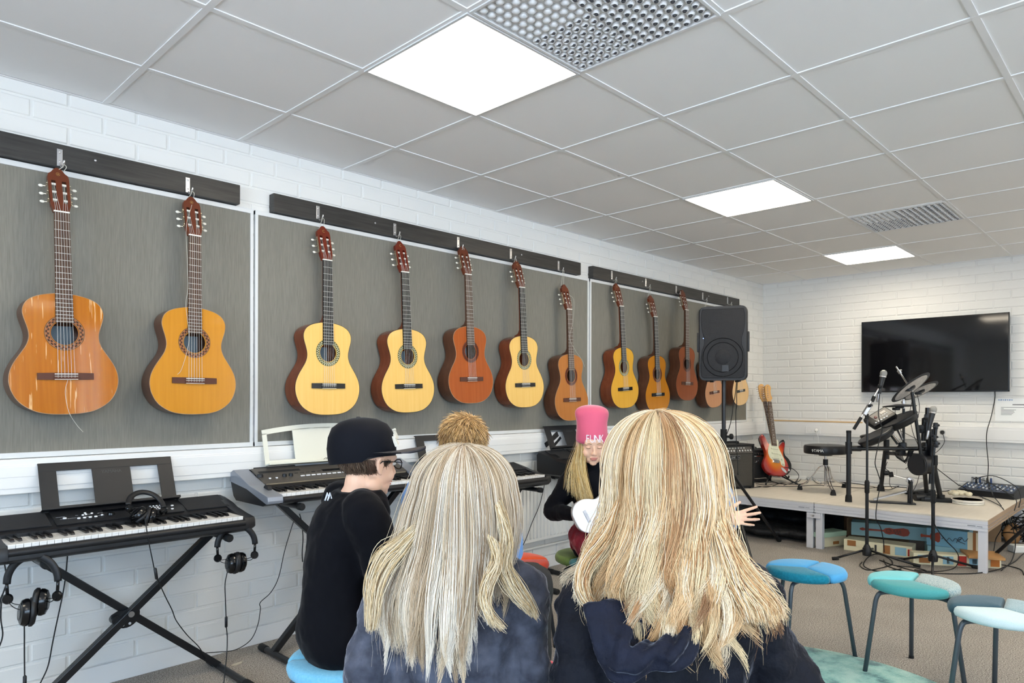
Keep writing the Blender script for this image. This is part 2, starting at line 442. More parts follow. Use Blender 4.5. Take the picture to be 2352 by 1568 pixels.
# ================================================================== PIN BOARDS, HOOK BOARDS, GUITARS
fabric_m = mat('grey woven board fabric', (.17, .163, .138), .9, spec=.15, noise=(55, (.25, .24, .205), .3, (6, 6, .25)), bump=(700, .3, .0006))
alu_m = mat('white painted aluminium', '#d4d6d6', .4)
ZP1, ZP0 = CAMZ+.9460, CAMZ-.2450
PY = D-.022
def xw(u, v, y=D): return at(u, v, y=y).x
pan = [(-1.5, xw(577, 700)), (xw(581, 700), xw(1347, 780)), (xw(1350, 780), xw(1711, 850))]
plab = ['grey fabric pin board holding the two leftmost guitars', 'long middle grey fabric pin board behind five guitars', 'grey fabric pin board at the far right end behind the loudspeaker']
for (a, b), l in zip(pan, plab):
    t = thing('pin_board', l, 'pin board', ((a+b)/2, D, (ZP0+ZP1)/2), group='grey fabric wall boards')
    w_, h_ = (b-a)/2, (ZP1-ZP0)/2
    MB().b2((-w_+.01, -.020, -h_+.01), (w_-.01, -.002, h_-.01)).build('fabric', fabric_m, t)
    for nm, p0, p1 in (('frame_strip', (-w_, -.025, h_-.022), (w_, -.001, h_)), ('frame_strip', (-w_, -.025, -h_), (w_, -.001, -h_+.022)),
                       ('frame_strip', (-w_, -.024, -h_), (-w_+.016, -.001, h_)), ('frame_strip', (w_-.016, -.024, -h_), (w_, -.001, h_))):
        MB().b2(p0, p1, bev=.002).build(nm, alu_m, t)
board_m = mat('black stained pine', (.012, .011, .010), .42, noise=(9, (.045, .042, .038), .25, (.5, 3, 9)))
bz = lambda u, v: at(u, v, y=D-.03).z
bds = [(-1.3, xw(547, 450, D-.03)), (xw(624, 470, D-.03), xw(1329, 600, D-.03)), (xw(1357, 620, D-.03), xw(1694, 690, D-.03))]
bl = ['black stained board above the two leftmost guitars', 'long black board holding five guitar hooks in the middle', 'black board with guitar hooks at the far right']
ZB1, ZB0 = CAMZ+1.05, CAMZ+.935
def zline(pts):
    return sum(bz(*p) for p in pts)/len(pts)
ZB1 = zline([(0, 305), (547, 427), (624, 447), (1329, 602)]); ZB0 = zline([(547, 473), (624, 490), (1329, 629)])
for (a, b), l in zip(bds, bl):
    tag(MB().b2((a, D-.0525, ZB0), (b, D-.001, ZB1), bev=.003).build('hook_board', board_m), l, 'board', 'black hook boards')
screw_m = steel
NECK_L = .65
OUT = [(-.150, .0), (-.1485, .045), (-.142, .085), (-.130, .116), (-.108, .148), (-.08, .170), (-.045, .184), (-.01, .188), (.025, .182), (.06, .166), (.09, .147), (.118, .130), (.145, .121), (.17, .1205), (.195, .126), (.22, .1335), (.243, .1385), (.264, .1375), (.284, .129), (.300, .114), (.313, .090), (.321, .063), (.3265, .032), (.328, 0)]
def outline():
    r = [V((x, y, 0)) for y, x in OUT]
    r = crv(r, 3)
    right = [(p.x, p.y) for p in r]
    left = [(-x, y) for x, y in right[::-1]][1:-1]
    return right+left            # counter-clockwise
OL = outline()
def wood(name, c1, c2, rough=.22, coat=.7, scr=0):
    m = mat(name, c1, rough, spec=.2, coat=coat*.5, noise=(7, c2, .28, (9, .35, 9)))
    if scr:
        nt = m.node_tree; bs = nt.nodes['Principled BSDF']
        src = bs.inputs['Base Color'].links[0].from_socket
        tc = nt.nodes.new('ShaderNodeTexCoord'); mp = nt.nodes.new('ShaderNodeMapping'); mp.inputs['Scale'].default_value = (60, 3.2, 1)
        n = nt.nodes.new('ShaderNodeTexNoise'); n.inputs['Scale'].default_value = 1.6; n.inputs['Detail'].default_value = 3
        nt.links.new(tc.outputs['Object'], mp.inputs[0]); nt.links.new(mp.outputs[0], n.inputs['Vector'])
        r = nt.nodes.new('ShaderNodeValToRGB'); r.color_ramp.elements[0].position = .635; r.color_ramp.elements[1].position = .655
        nt.links.new(n.outputs['Fac'], r.inputs[0])
        mx = nt.nodes.new('ShaderNodeMixRGB'); mx.inputs[2].default_value = (.80, .52, .25, 1)
        mu = nt.nodes.new('ShaderNodeMath'); mu.operation = 'MULTIPLY'; mu.inputs[1].default_value = scr
        nt.links.new(r.outputs[0], mu.inputs[0]); nt.links.new(mu.outputs[0], mx.inputs[0]); nt.links.new(src, mx.inputs[1]); nt.links.new(mx.outputs[0], bs.inputs['Base Color'])
    return m
side_brown = mat('dark brown guitar side', (.085, .034, .018), .3, spec=.3, coat=.3, noise=(7, (.13, .052, .026), .3, (9, .35, 9)))
side_red = mat('red mahogany guitar side', (.15, .032, .012), .25, spec=.3, coat=.3, noise=(7, (.21, .055, .02), .3, (9, .35, 9)))
head_m = mat('mahogany headstock', (.13, .032, .013), .3, spec=.3, coat=.2)
head_red = mat('red mahogany headstock', (.14, .020, .008), .25, spec=.3, coat=.3)
fb_brown = mat('rosewood fretboard', (.050, .028, .020), .5, spec=.25, noise=(9, (.12, .066, .04), .3, (10, .5, 10)))
fb_black = mat('black fretboard', (.014, .014, .014), .45, spec=.3)
bone = mat('white nut and saddle', '#efece2', .4)
peg_m = mat('pearl white tuning button', '#e9e6da', .25)
brass = mat('worn nickel tuning machine', (.55, .48, .36), .3, 1)
string_m = mat('nylon string', (.62, .60, .55), .25)
fret_m = mat('nickel fret wire', (.55, .54, .50), .35, .8)
cord_m = mat('pale cord', '#cfccc0', .8)
bind_dark = mat('dark edge binding', (.02, .012, .008), .3)
bind_chip = mat('chipped pale edge binding', (.16, .07, .03), .5, noise=(22, (.50, .34, .20), .35))
hole_m = mat('inside of guitar', (.10, .075, .055), .8)
label_m = mat('paper label inside guitar', '#76838a', .8)
ROS = {'brown': ((.05, .022, .012), (.30, .11, .04), (.42, .22, .09)), 'green': ((.035, .05, .022), (.55, .50, .30), (.20, .22, .10)), 'red': ((.05, .014, .008), (.14, .03, .014), (.22, .07, .03))}
ROSM = {k: [mat('rosette %s %d' % (k, i), c, .4, spec=.2) for i, c in enumerate(v)] for k, v in ROS.items()}
GM = {}
def gmesh(key, fn):
    "the same mesh data for every guitar, one object each"
    if key not in GM: GM[key] = fn()
    return GM[key]
def inst(name, key, fn, m, parent, smooth=None):
    if key not in GM:
        o = fn().build(name, m, parent, smooth=smooth); GM[key] = o.data; return o
    me = GM[key].copy() if False else GM[key]
    o = bpy.data.objects.new(name, me); COL.objects.link(o); o.parent = parent
    ms = m if isinstance(m, (list, tuple)) else [m]
    if [x for x in me.materials] != list(ms):
        for i, x in enumerate(ms):
            o.material_slots[i].link = 'OBJECT'; o.material_slots[i].material = x
    return o
def top_plate():
    bm = bmesh.new(); HR = .0475; HC = (0, .172)
    ro = [bm.verts.new((x, y, 0)) for x, y in OL]; ri = [bm.verts.new((HC[0]+HR*math.cos(2*PI*i/40), HC[1]+HR*math.sin(2*PI*i/40), 0)) for i in range(40)]
    es = [bm.edges.new((r[i], r[(i+1) % len(r)])) for r in (ro, ri) for i in range(len(r))]
    bmesh.ops.triangle_fill(bm, use_beauty=True, edges=es)
    bm.verts.index_update(); mb = MB()
    vs = [v.co.copy() for v in bm.verts]; fs = [tuple(v.index for v in f.verts) for f in bm.faces]
    fs = [f for f in fs if (sum((vs[i] for i in f), V())/3-V((0, .172, 0))).length > HR*.93]
    mb.add(vs, fs)
    # thickness seen in the hole
    n = 40
    mb.add([(HC[0]+HR*math.cos(2*PI*i/n), HC[1]+HR*math.sin(2*PI*i/n), z) for z in (0, -.003) for i in range(n)], [(i, n+i, n+(i+1) % n, (i+1) % n) for i in range(n)])
    bm.free(); return mb
def side_shell():
    mb = MB(); n = len(OL); vs = []
    for k, (s, ) in enumerate(((1.,), (1.,), (.997,), (.965,))):
        for x, y in OL:
            dep = .098+.010*max(0, min(1, (.30-y)/.45))
            z = [-.0004, -dep+.006, -dep+.001, -dep-.002][k]
            yc = .09
            vs.append((x*s, yc+(y-yc)*s, z))
    fs = [(k*n+i, (k+1)*n+i, (k+1)*n+(i+1) % n, k*n+(i+1) % n) for k in range(3) for i in range(n)]
    fs.append(tuple(range(3*n, 4*n)))
    mb.add(vs, fs); return mb
def rosette(r0, r1, n):
    mb = MB(); rs = [r0, r0+.002, r0+.0035, r1-.0035, r1-.002, r1]; z = .0006
    for k in range(5):
        for i in range(n):
            a, b = 2*PI*i/n, 2*PI*(i+1)/n
            mb.mi = 0 if k in (0, 4) else 2 if k in (1, 3) else (i+(1 if k == 2 else 0)) % 2
            m = (rs[k]+rs[k+1])/2
            if k == 2:   # mosaic band in two rows of little diamonds
                for q, (ra, rb) in enumerate(((rs[2], m), (m, rs[3]))):
                    mb.mi = (i+q) % 2
                    mb.add([(ra*math.cos(a), .172+ra*math.sin(a), z), (rb*math.cos(a), .172+rb*math.sin(a), z), (rb*math.cos(b), .172+rb*math.sin(b), z), (ra*math.cos(b), .172+ra*math.sin(b), z)], [(0, 1, 2, 3)])
            else:
                ra, rb = rs[k], rs[k+1]
                mb.add([(ra*math.cos(a), .172+ra*math.sin(a), z), (rb*math.cos(a), .172+rb*math.sin(a), z), (rb*math.cos(b), .172+rb*math.sin(b), z), (ra*math.cos(b), .172+ra*math.sin(b), z)], [(0, 1, 2, 3)])
    return mb
def fretboard():
    mb = MB()
    o = [(-.031, .212), (.031, .212), (.0262, .65), (-.0262, .65)]
    mb.prism(o, .0002, .0065); mb.mi = 1
    for n in range(1, 20):
        y = .65*2**(-n/12); w = .0262+(.031-.0262)*(.65-y)/.438
        mb.box((0, y, .0070), (2*w, .0015, .0013))
    return mb
def neck():
    rings = []
    for y, d in ((.655, .021), (.60, .021), (.5, .022), (.42, .024), (.37, .030), (.345, .048), (.335, .082), (.326, .09)):
        w = .0262+(.031-.0262)*(.65-y)/.438
        if y < .34: w *= .62
        elif y < .38: w *= .86
        rings.append([V((w*math.cos(a)*(1 if math.sin(a) >= 0 else 1), y, (.0002 if math.sin(a) >= 0 else d*math.sin(a)))) for a in [2*PI*i/20 for i in range(20)]])
    return MB().loft(rings)
HT = Matrix.Translation((0, .652, .004)) @ Matrix.Rotation(math.radians(-13), 4, 'X') @ Matrix.Translation((0, -.652, -.004))
def headstock():
    mb = MB(); mb.T = HT; z0, z1 = -.016, .003
    ya, yb = .690, .785
    w = lambda y: .0262+(.0345-.0262)*min(1, (y-.652)/.03)+.0025*max(0, (y-.682)/.1)
    def piece(o): mb.prism(o, z0, z1)
    piece([(-w(.652), .652), (w(.652), .652), (w(.668), .668), (w(.68), .68), (w(ya), ya), (-w(ya), ya), (-w(.68), .68), (-w(.668), .668)])
    for s in (-1, 1):
        o = [(.0258, ya), (w(ya), ya), (w(yb), yb), (.0258, yb)]
        if s < 0: o = [(-x, y) for x, y in o][::-1]
        piece(o)
    piece([(-.0105, ya), (.0105, ya), (.0105, yb), (-.0105, yb)])
    piece([(-w(yb), yb), (w(yb), yb), (.0365, .800), (.034, .812), (.024, .820), (.016, .832), (.008, .840), (0, .842), (-.008, .840), (-.016, .832), (-.024, .820), (-.034, .812), (-.0365, .800)])
    return mb
TY_ = (.703, .737, .771)
def roller():
    return MB().cyl((-.0077, 0, 0), (.0077, 0, 0), .0048, n=12)
def machine(s):
    mb = MB(); mb.T = HT
    mb.box((s*.0375, .737, -.0065), (.0018, .088, .011), bev=.0008)
    for y in TY_:
        mb.cyl((s*.0375, y, -.004), (s*.0425, y, -.004), .0042, n=12); mb.cyl((s*.041, y-.007, -.0065), (s*.041, y-.007, -.017), .0022, n=8)
        mb.cyl((s*.041, y-.007, -.0155), (s*.052, y-.007, -.0175), .0018, n=8)
    return mb
def button(s, y):
    mb = MB(); mb.T = HT @ Matrix.Translation((s*.058, y-.007, -.018)) @ Matrix.Rotation(.25*math.sin(y*900), 4, 'X')
    return mb.ell((0, 0, 0), (.0088, .0062, .0042), 12, 8)
def bridge():
    mb = MB()
    mb.prism([(-.097, -.013), (-.04, -.014), (.04, -.014), (.097, -.013), (.097, .013), (.04, .014), (-.04, .014), (-.097, .013)], 0, .0052)
    mb.box((0, -.006, .007), (.082, .012, .0065), bev=.001)
    mb.box((0, .009, .006), (.082, .007, .005), bev=.001)
    return mb
def string_mb(i):
    q = i-2.5; xb = q*.0116; xn = q*.0086; sx = -.0182 if i < 3 else .0182
    ty = TY_[[0, 1, 2][i]] if i < 3 else TY_[[2, 1, 0][i-3]]
    hp = HT @ V((sx+(q*.001), ty, .004))
    return MB().tube([(xb, -.006, .0105), (xb, .009, .0112), (xn, .652, .0082), hp], .00055 if i > 2 else .0007, 5)
def guitar(bp, nut, label, top, side, head, fb, ros, br, bind, cord, hook, letter=None, ext=None):
    yb = 3.248
    Pb = at(*bp, y=yb); Pn = at(*nut, y=yb+.012); up = Pn-Pb; s = up.length/.648
    s = max(.97, min(1.03, s))
    print('guitar', [round(k, 3) for k in Pb], 'scale', round(up.length/.65, 3))
    up.normalize(); xax = V((1, 0, 0)); xax = (xax-up*xax.dot(up)).normalized(); zax = xax.cross(up)
    M = Matrix((xax, up, zax)).transposed().to_4x4(); M.translation = Pb
    t = thing('classical_guitar', label, 'guitar', group='classical guitars hung on the wall')
    t.matrix_world = M @ Matrix.Diagonal((s, s, s, 1))
    inst('body_shell', 'side', side_shell, side, t, smooth=50)
    inst('soundboard', 'top', top_plate, top, t)
    inst('edge_binding', 'bind', lambda: MB().tube([(x, y, -.0012) for x, y in OL], .0017, 6, closed=True), bind, t, smooth=60)
    inst('rosette', 'ros_'+('b' if ros == 'brown' else 'g'), lambda: rosette(.0500, .0700, 44 if ros == 'brown' else 64), ROSM[ros], t)
    inst('paper_label', 'lab', lambda: MB().box((0, .165, -.092), (.10, .085, .001)), label_m, t)
    inst('fretboard', 'fb', fretboard, [fb, fret_m], t)
    inst('neck', 'neck', neck, side, t, smooth=60)
    h = inst('headstock', 'head', headstock, head, t)
    inst('nut', 'nut', lambda: MB().box((0, .652, .0045), (.054, .0055, .008), bev=.0008), bone, t)
    b = inst('bridge', 'br', bridge, br, t)
    inst('saddle', 'sad', lambda: MB().box((0, .009, .0095), (.080, .0028, .004)).box((0, -.0125, .0085), (.080, .0015, .005)).box((0, .0005, .0085), (.080, .0015, .005)), bone, b)
    for i in range(3):
        for sgn in (-1, 1):
            o = inst('string_roller', 'roll', roller, bone, t, smooth=50); o.location = (HT @ V((sgn*.0182, TY_[i], -.003)))[:]
    for sgn in (-1, 1):
        mm = inst('tuning_machine', 'mach%d' % sgn, lambda: machine(sgn), brass, t)
        for i, y in enumerate(TY_): inst('button', 'btn%d%d' % (sgn, i), lambda: button(sgn, y), peg_m, mm, smooth=180)
    for i in range(6): inst('string', 'str%d' % i, lambda: string_mb(i), string_m, t, smooth=180)
    if letter == 'C':
        text_mb('C', .020, HT @ Matrix.Translation((0, .812, .0034)), ext=.0004).build('headstock_letter', mat('gold inlay', (.55, .36, .12), .35, .6), h)
    elif letter == 'O':
        MB().lathe([(.0060, 0), (.0060, .0005), (.0070, .0005), (.0070, 0)], HT @ V((0, .814, .003)), HT.to_3x3() @ V((0, 0, 1)), n=20, cap=False).lathe([(0, .0006), (.0025, .0006), (.0025, 0)], HT @ V((0, .814, .003)), HT.to_3x3() @ V((0, 0, 1)), n=6).build('headstock_emblem', mat('gold inlay', (.55, .36, .12), .35, .6), h)
    # cord from the slots over the hook prong
    if hook is not None:
        Mi = t.matrix_world.inverted(); hk = Mi @ (hook+V((0, -.030, -.002)))
        a = HT @ V((-.016, .790, -.018)); c = HT @ V((.016, .790, -.018))
        pts = [a, HT @ V((-.013, .825, -.02)), hk+V((-.007, -.010, 0)), hk+V((-.004, .001, 0)), hk+V((.004, .001, 0)), hk+V((.007, -.010, 0)), HT @ V((.015, .825, -.02)), c]
        o = MB().tube(crv(pts, 5), .0013, 6).build('hanging_cord', cord_m, t, smooth=180)
    if ext:
        o = MB().tube(crv([t.matrix_world.inverted() @ p for p in ext], 6), .0008, 5).build('loose_string', cord_m, t, smooth=180)
    return t
def hook_at(u, v):
    "steel strip hook screwed to the board; (u, v) = centre of the strip's lower screw"
    p = at(u, v, y=D-.0525); return p
topA = wood('worn amber cedar soundboard', (.36, .105, .008), (.48, .165, .014), .10, .2, scr=.75)
topB = wood('orange spruce soundboard', (.50, .20, .010), (.58, .25, .016), .25, .2)
topC = wood('pale yellow spruce soundboard', (.76, .455, .115), (.83, .54, .17), .22, .3)
topD = wood('red brown mahogany soundboard', (.33, .070, .013), (.42, .105, .020), .12, .35)
topE = wood('brown orange cedar soundboard', (.38, .135, .026), (.46, .175, .04), .35, .4)
topF = wood('golden yellow spruce soundboard', (.66, .34, .035), (.72, .40, .055), .22, .3)
topG = wood('deep orange cedar soundboard', (.44, .165, .010), (.52, .20, .015), .22, .3)
topH = wood('dull reddish brown soundboard', (.24, .062, .020), (.30, .085, .028), .35, .4)
topI = wood('pinkish tan soundboard', (.48, .22, .10), (.54, .27, .13), .35, .4)
topJ = wood('light honey soundboard', (.70, .45, .20), (.76, .52, .26), .3, .5)
br_brown = mat('rosewood bridge', (.095, .036, .022), .5, spec=.25)
br_black = mat('black bridge', (.012, .011, .011), .22)
GS = [ # bridge px, nut px, label, ... , hook strip centre px
 ((151.5, 864), (141, 489), 'worn glossy amber classical guitar with scratched top, leftmost on the wall', topA, side_brown, head_m, fb_brown, 'brown', br_brown, bind_chip, (137, 362), 'O'),
 ((447, 874), (447, 543), 'orange classical guitar with dark sides, second from the left on the wall', topB, side_brown, head_m, fb_brown, 'brown', br_brown, bind_chip, (431, 425), 'O'),
 ((754.5, 886), (751.3, 599), 'pale yellow classical guitar above the cream music rest, gold letter on its headstock', topC, side_red, head_red, fb_black, 'green', br_black, bind_dark, (730, 488), 'C'),
 ((938.8, 886.8), (929.6, 626.3), 'pale yellow classical guitar hanging directly left of the glossy red-brown one', topC, side_red, head_red, fb_black, 'green', br_black, bind_dark, (906.5, 527), 'C'),
 ((1083, 870.4), (1074.7, 631.6), 'glossy red-brown classical guitar with chipped edge and bright reflection', topD, side_brown, head_m, fb_brown, 'red', br_brown, bind_chip, (1052, 557), None),
 ((1206.2, 883.8), (1198.2, 661.2), 'pale yellow classical guitar hanging directly right of the glossy red-brown one', topC, side_red, head_m, fb_black, 'green', br_black, bind_dark, (1173, 583), 'C'),
 ((1313.6, 917.6), (1307.2, 711.3), 'brown orange classical guitar on long cords above the pink hat', topE, side_brown, head_m, fb_brown, 'red', br_brown, bind_chip, (1283, 610), None),
 ((1435.7, 893), (1427, 704), 'golden yellow classical guitar with black bridge, first on the far right pin board', topF, side_red, head_m, fb_black, 'green', br_black, bind_dark, (1405, 632), 'C'),
 ((1511.3, 905.8), (1505, 728.2), 'deep orange classical guitar with black bridge hanging low, second on the far right pin board', topG, side_brown, head_m, fb_black, 'red', br_black, bind_dark, (1483, 649), None),
 ((1578.3, 880.3), (1576.7, 712.6), 'dull reddish-brown classical guitar just left of the loudspeaker', topH, side_brown, head_m, fb_brown, 'red', br_brown, bind_dark, (1553, 665), None),
 ((1641, 900.7), (1632, 752), 'pinkish tan classical guitar mostly hidden behind the loudspeaker', topI, side_brown, head_m, fb_brown, 'red', br_brown, bind_dark, (1614, 680), None),
 ((1701, 897.5), (1692.5, 760), 'light honey classical guitar at the far end, right of the loudspeaker pole', topJ, side_brown, head_m, fb_black, 'green', br_black, bind_dark, (1671, 690), None),
]
hl = ['above the leftmost guitar', 'above the second guitar from the left', 'above the pale guitar with the gold letter', 'above the pale guitar left of the red-brown one', 'above the glossy red-brown guitar', 'above the pale guitar right of the red-brown one', 'with long cords above the pink hat', 'first on the far right board', 'second on the far right board', 'third on the far right board', 'above the loudspeaker', 'last at the right end of the far board']
for k, (bp, nut, lb, top, side, head, fb, ros, br, bd, hk, let) in enumerate(GS):
    hp = hook_at(*hk)
    t = thing('wall_hook', 'small steel strip hook '+hl[k], 'hook', hp, group='steel guitar hooks')
    mb = MB().box((0, -.0012, 0), (.020, .0025, .070), bev=.001)
    mb.build('plate', steel, t)
    MB().tube(crv([(.004, -.002, -.030), (.004, -.012, -.041), (.005, -.030, -.041), (.006, -.040, -.030), (.007, -.042, -.018)], 4), .0042, 8, flat=.55).build('prong', steel, t, smooth=180)
    for z in (-.018, .022): MB().lathe([(.0046, 0), (.0042, .0015), (.002, .0026), (0, .0028)], (0, -.0024, z), (0, -1, 0), n=10).build('screw', chrome, t, smooth=180)
    ext = None
    if k == 0: ext = [at(157, 868, y=3.245), at(150, 900, y=3.235), at(158, 945, y=3.22), at(176, 975, y=3.215), at(191, 992, y=3.215)]
    if k == 1: ext = [at(441, 470, y=3.25), at(428, 520, y=3.25), at(430, 600, y=3.25), at(432, 660, y=3.245), at(427, 700, y=3.24), at(434, 780, y=3.235), at(418, 845, y=3.245), at(405, 862, y=3.25)]
    if k == 6: ext = [at(1306, 676, y=3.26), at(1318, 690, y=3.25), at(1316, 740, y=3.24), at(1308, 775, y=3.23), at(1322, 805, y=3.225), at(1338, 828, y=3.22), at(1342, 842, y=3.215)]
    guitar(bp, nut, lb, top, side, head, fb, ros, br, bd, cord_m, hp+V((.006, -.012, -.038)), let, ext)
# loose screw heads left in the hook boards
for (u, v) in ((219.5, 368.5), (862, 512), (1198, 585), (1476, 646), (1628, 680)):
    p = at(u, v, y=D-.0525)
    tag(MB().lathe([(.006, 0), (.0055, .0015), (.002, .003), (0, .0032)], p, (0, -1, 0), n=10).build('board_screw', steel, smooth=180), 'bare screw head in the black hook board', 'screw', 'bare screws in the hook boards')
# ================================================================== KEYBOARDS, STANDS, HEADPHONES, WALL FITTINGS
key_white = mat('white key plastic', '#f1f0ec', .22, coat=.3)
key_black = mat('black key plastic', '#141416', .25)
kb_black = mat('black keyboard case', '#17181b', .45, bump=(1400, .12, .0003))
kb_silver = mat('silver grey keyboard case', '#8d929b', .32, .35)
kb_panel = mat('graphite keyboard panel', '#5a5651', .35, .3)
kb_strip = mat('champagne label strip', '#a89c86', .35, .3)
btn_white = mat('white rubber button', '#e9ebee', .45)
lcd_m = mat('dark display window', '#0c0e12', .1)
print_m = mat('pale panel printing', '#b9bcc2', .6)
cream_m = mat('cream plastic', '#dcdccf', .45)
grille_m = mat('speaker mesh', '#1d1e21', .7, bump=(600, .8, .001))
KW = .02350
WHITE_BETWEEN = [0, 1, 3, 4, 5]   # a black key follows C D F G A
def key_front(): return MB().box((0, .0725, -.001), (KW-.0012, .145, .006), bev=.0012).box((0, .003, -.007), (KW-.0012, .004, .012), bev=.001).build('white_key', key_white).data
def key_top(): return MB().loft([[V((x*w, y, z)) for x, y in ((-.5, a), (.5, a), (.5, b), (-.5, b))] for w, a, b, z in ((.0115, .048, .145, 0), (.0108, .0495, .145, .006), (.0088, .058, .145, .0115))]).build('black_key', key_black).data
KM = {}
def clone(name, me, parent, loc, rot=None):
    o = bpy.data.objects.new(name, me); COL.objects.link(o); o.parent = parent; o.location = loc
    if rot: o.rotation_euler = rot
    return o
for nm, fn in (('w', key_front), ('b', key_top)):
    me = fn(); KM[nm] = me
for o in [o for o in COL.objects if o.data in KM.values()]: bpy.data.objects.remove(o)
def keyboard(label, x0, y0, z0, Lx, Dy, zf, zb, style, rest, zbot):
    "x0 left end, y0 front edge, z0 = key top height; zf/zb = heights of front and back of the top"
    t = thing('electronic_keyboard', label, 'keyboard', (x0, y0, z0), group='electronic keyboards on stands')
    ks = (Lx-36*KW)/2; kx1 = ks+36*KW
    case = kb_black if style != 'silver' else kb_panel
    bz = zbot-z0; f, b = zf-z0, zb-z0; ky = .03
    # body: bottom tray, key bed, panel wedge, end cheeks
    body = MB()
    prof = [(0, f-.030), (.004, f-.018), (.012, f-.012), (.028, f-.012), (.028, -.016), (ky+.143, -.016), (ky+.143, .014), (ky+.152, .019), (Dy*.62, .019+(b-.019)*.45), (Dy-.045, b), (Dy-.015, b-.003), (Dy, b-.02), (Dy-.004, bz+.02), (Dy-.05, bz), (.06, bz), (.012, bz+.012), (0, bz+.022)]
    n = len(prof)
    body.add([(x, p[0], p[1]) for x in (ks-.001, kx1+.001) for p in prof], [(i, (i+1) % n, n+(i+1) % n, n+i) for i in range(n)])
    body.build('case', case if style != 'silver' else kb_black, t, smooth=30)
    cheek = [(0, f-.030), (.002, f-.012), (.010, f), (ky+.05, f+.010), (ky+.152, .024), (Dy*.62, .022+(b-.022)*.5), (Dy-.045, b+.001), (Dy-.012, b-.004), (Dy, b-.02), (Dy-.004, bz+.02), (Dy-.05, bz), (.06, bz), (.012, bz+.012), (0, bz+.022)]
    for sx in (0, 1):
        a, c = (0, ks-.0015) if sx == 0 else (kx1+.0015, Lx)
        m = MB(); n = len(cheek)
        if style == 'silver':
            # silver upper cheek tapering back, black tray below
            up = [(0, f-.020), (.004, f-.002), (.012, f+.003), (ky+.152, .030), (Dy-.03, b+.002), (Dy, b-.012), (Dy+.01, b-.055), (Dy*.55, b-.078), (.02, f-.034), (.002, f-.032)]
            n = len(up); q = .012 if sx == 0 else -.012
            xa, xb = (a, c) if sx == 0 else (a, c)
            m.add([(x, p[0], p[1]) for x in (xa, xb) for p in up], [(i, (i+1) % n, n+(i+1) % n, n+i) for i in range(n)]+[tuple(range(n)), tuple(range(n, 2*n))])
            m.build('end_cheek', kb_silver, t, bevel=.002)
            lo = [(.018, f-.034), (Dy*.55, b-.078), (Dy+.008, b-.056), (Dy-.02, bz+.02), (Dy-.05, bz), (.06, bz), (.02, bz+.014)]
            n = len(lo); m2 = MB(); e = .004 if sx == 0 else -.004
            m2.add([(x, p[0], p[1]) for x in (xa+(.006 if sx == 0 else 0), xb-(.006 if sx else 0)) for p in lo], [(i, (i+1) % n, n+(i+1) % n, n+i) for i in range(n)]+[tuple(range(n)), tuple(range(n, 2*n))])
            m2.build('tray_end', kb_black, t)
        else:
            ins = .022
            rings = []
            for x, s in ((a, 0 if sx else 1), (a+(ins if sx == 0 else 0), 0), (c-(ins if sx else 0), 0), (c, 1 if sx else 0)):
                cy_, cz_ = Dy*.5, (bz+b)/2
                rings.append([V((x, cy_+(p[0]-cy_)*(1-.04*s), cz_+(p[1]-cz_)*(1-.16*s))) for p in cheek])
            m.loft(rings); m.build('end_cheek', case, t, smooth=35)
    # keys
    for k in range(36):
        clone('white_key', KM['w'], t, (ks+(k+.5)*KW, ky-.012, 0))
        if k < 35 and (k % 7) in WHITE_BETWEEN: clone('black_key', KM['b'], t, (ks+(k+1)*KW, ky-.012, .002))
    # panel details
    def on_panel(y): # height of sloping top at y
        ya, yb_, yc = ky+.152, Dy*.62, Dy-.045; za, zb_, zc = .019, .019+(b-.019)*.45, b
        return za+(zb_-za)*(y-ya)/(yb_-ya) if y < yb_ else zb_+(zc-zb_)*(y-yb_)/(yc-yb_)
    yp0, yp1 = ky+.155, Dy-.05; sl = math.atan2(on_panel(yp1)-on_panel(yp0), yp1-yp0); Rp = Matrix.Rotation(sl, 3, 'X')
    def plate(nm, xa, xb, ya, yb_, h, m, bev=.001):
        ym = (ya+yb_)/2; return MB().box(((xa+xb)/2, ym, on_panel(ym)+h/2-.001), (xb-xa, (yb_-ya), h+.002), R=Matrix.Rotation(math.atan2(on_panel(yb_)-on_panel(ya), yb_-ya), 3, 'X'), bev=bev).build(nm, m, t)
    ym = (yp0+yp1)/2
    if style == 'silver':
        plate('control_panel', ks, kx1, yp0, yp1, .0035, kb_panel)
        plate('label_strip', ks+.01, kx1-.01, yp0+.004, yp0+.026, .0052, kb_strip)
        plate('speaker_grille', ks+.02, ks+.24, yp1-.055, yp1+.012, .006, grille_m)
        plate('speaker_grille', kx1-.24, kx1-.02, yp1-.055, yp1+.012, .006, grille_m)
        plate('display', Lx/2-.07, Lx/2+.07, ym-.005, ym+.045, .0045, lcd_m)
        dots = MB()
        for k in range(30): dots.box((ks+.03+k*.026, yp0+.015, on_panel(yp0+.015)+.0058), (.006, .003, .0006))
        dots.build('printing', kb_panel, t)
        for k in range(10):
            x = Lx*.30+k*.030; y = yp0+.045
            if Lx/2-.08 < x < Lx/2+.08: pass
            MB().box((x, y, on_panel(y)+.005), (.022, .008, .006), bev=.0015).build('button', btn_white, t)
        for x in (ks+.05, ks+.075+.01):
            MB().cyl((x, yp0+.048, on_panel(yp0+.048)), (x, yp0+.048, on_panel(yp0+.048)+.006), .006, n=12).build('button', btn_white, t, smooth=40)
        for x in (ks+.13, ks+.165):
            MB().lathe([(.011, 0), (.010, .014), (.008, .0155), (0, .0155)], (x, yp0+.056, on_panel(yp0+.056)), n=16).build('knob', black_plastic, t, smooth=40)
        MB().lathe([(.017, 0), (.015, .014), (.013, .0155), (0, .0155)], (ks+.012, yp0+.075, on_panel(yp0+.07)), n=18).build('knob', black_plastic, t, smooth=40)
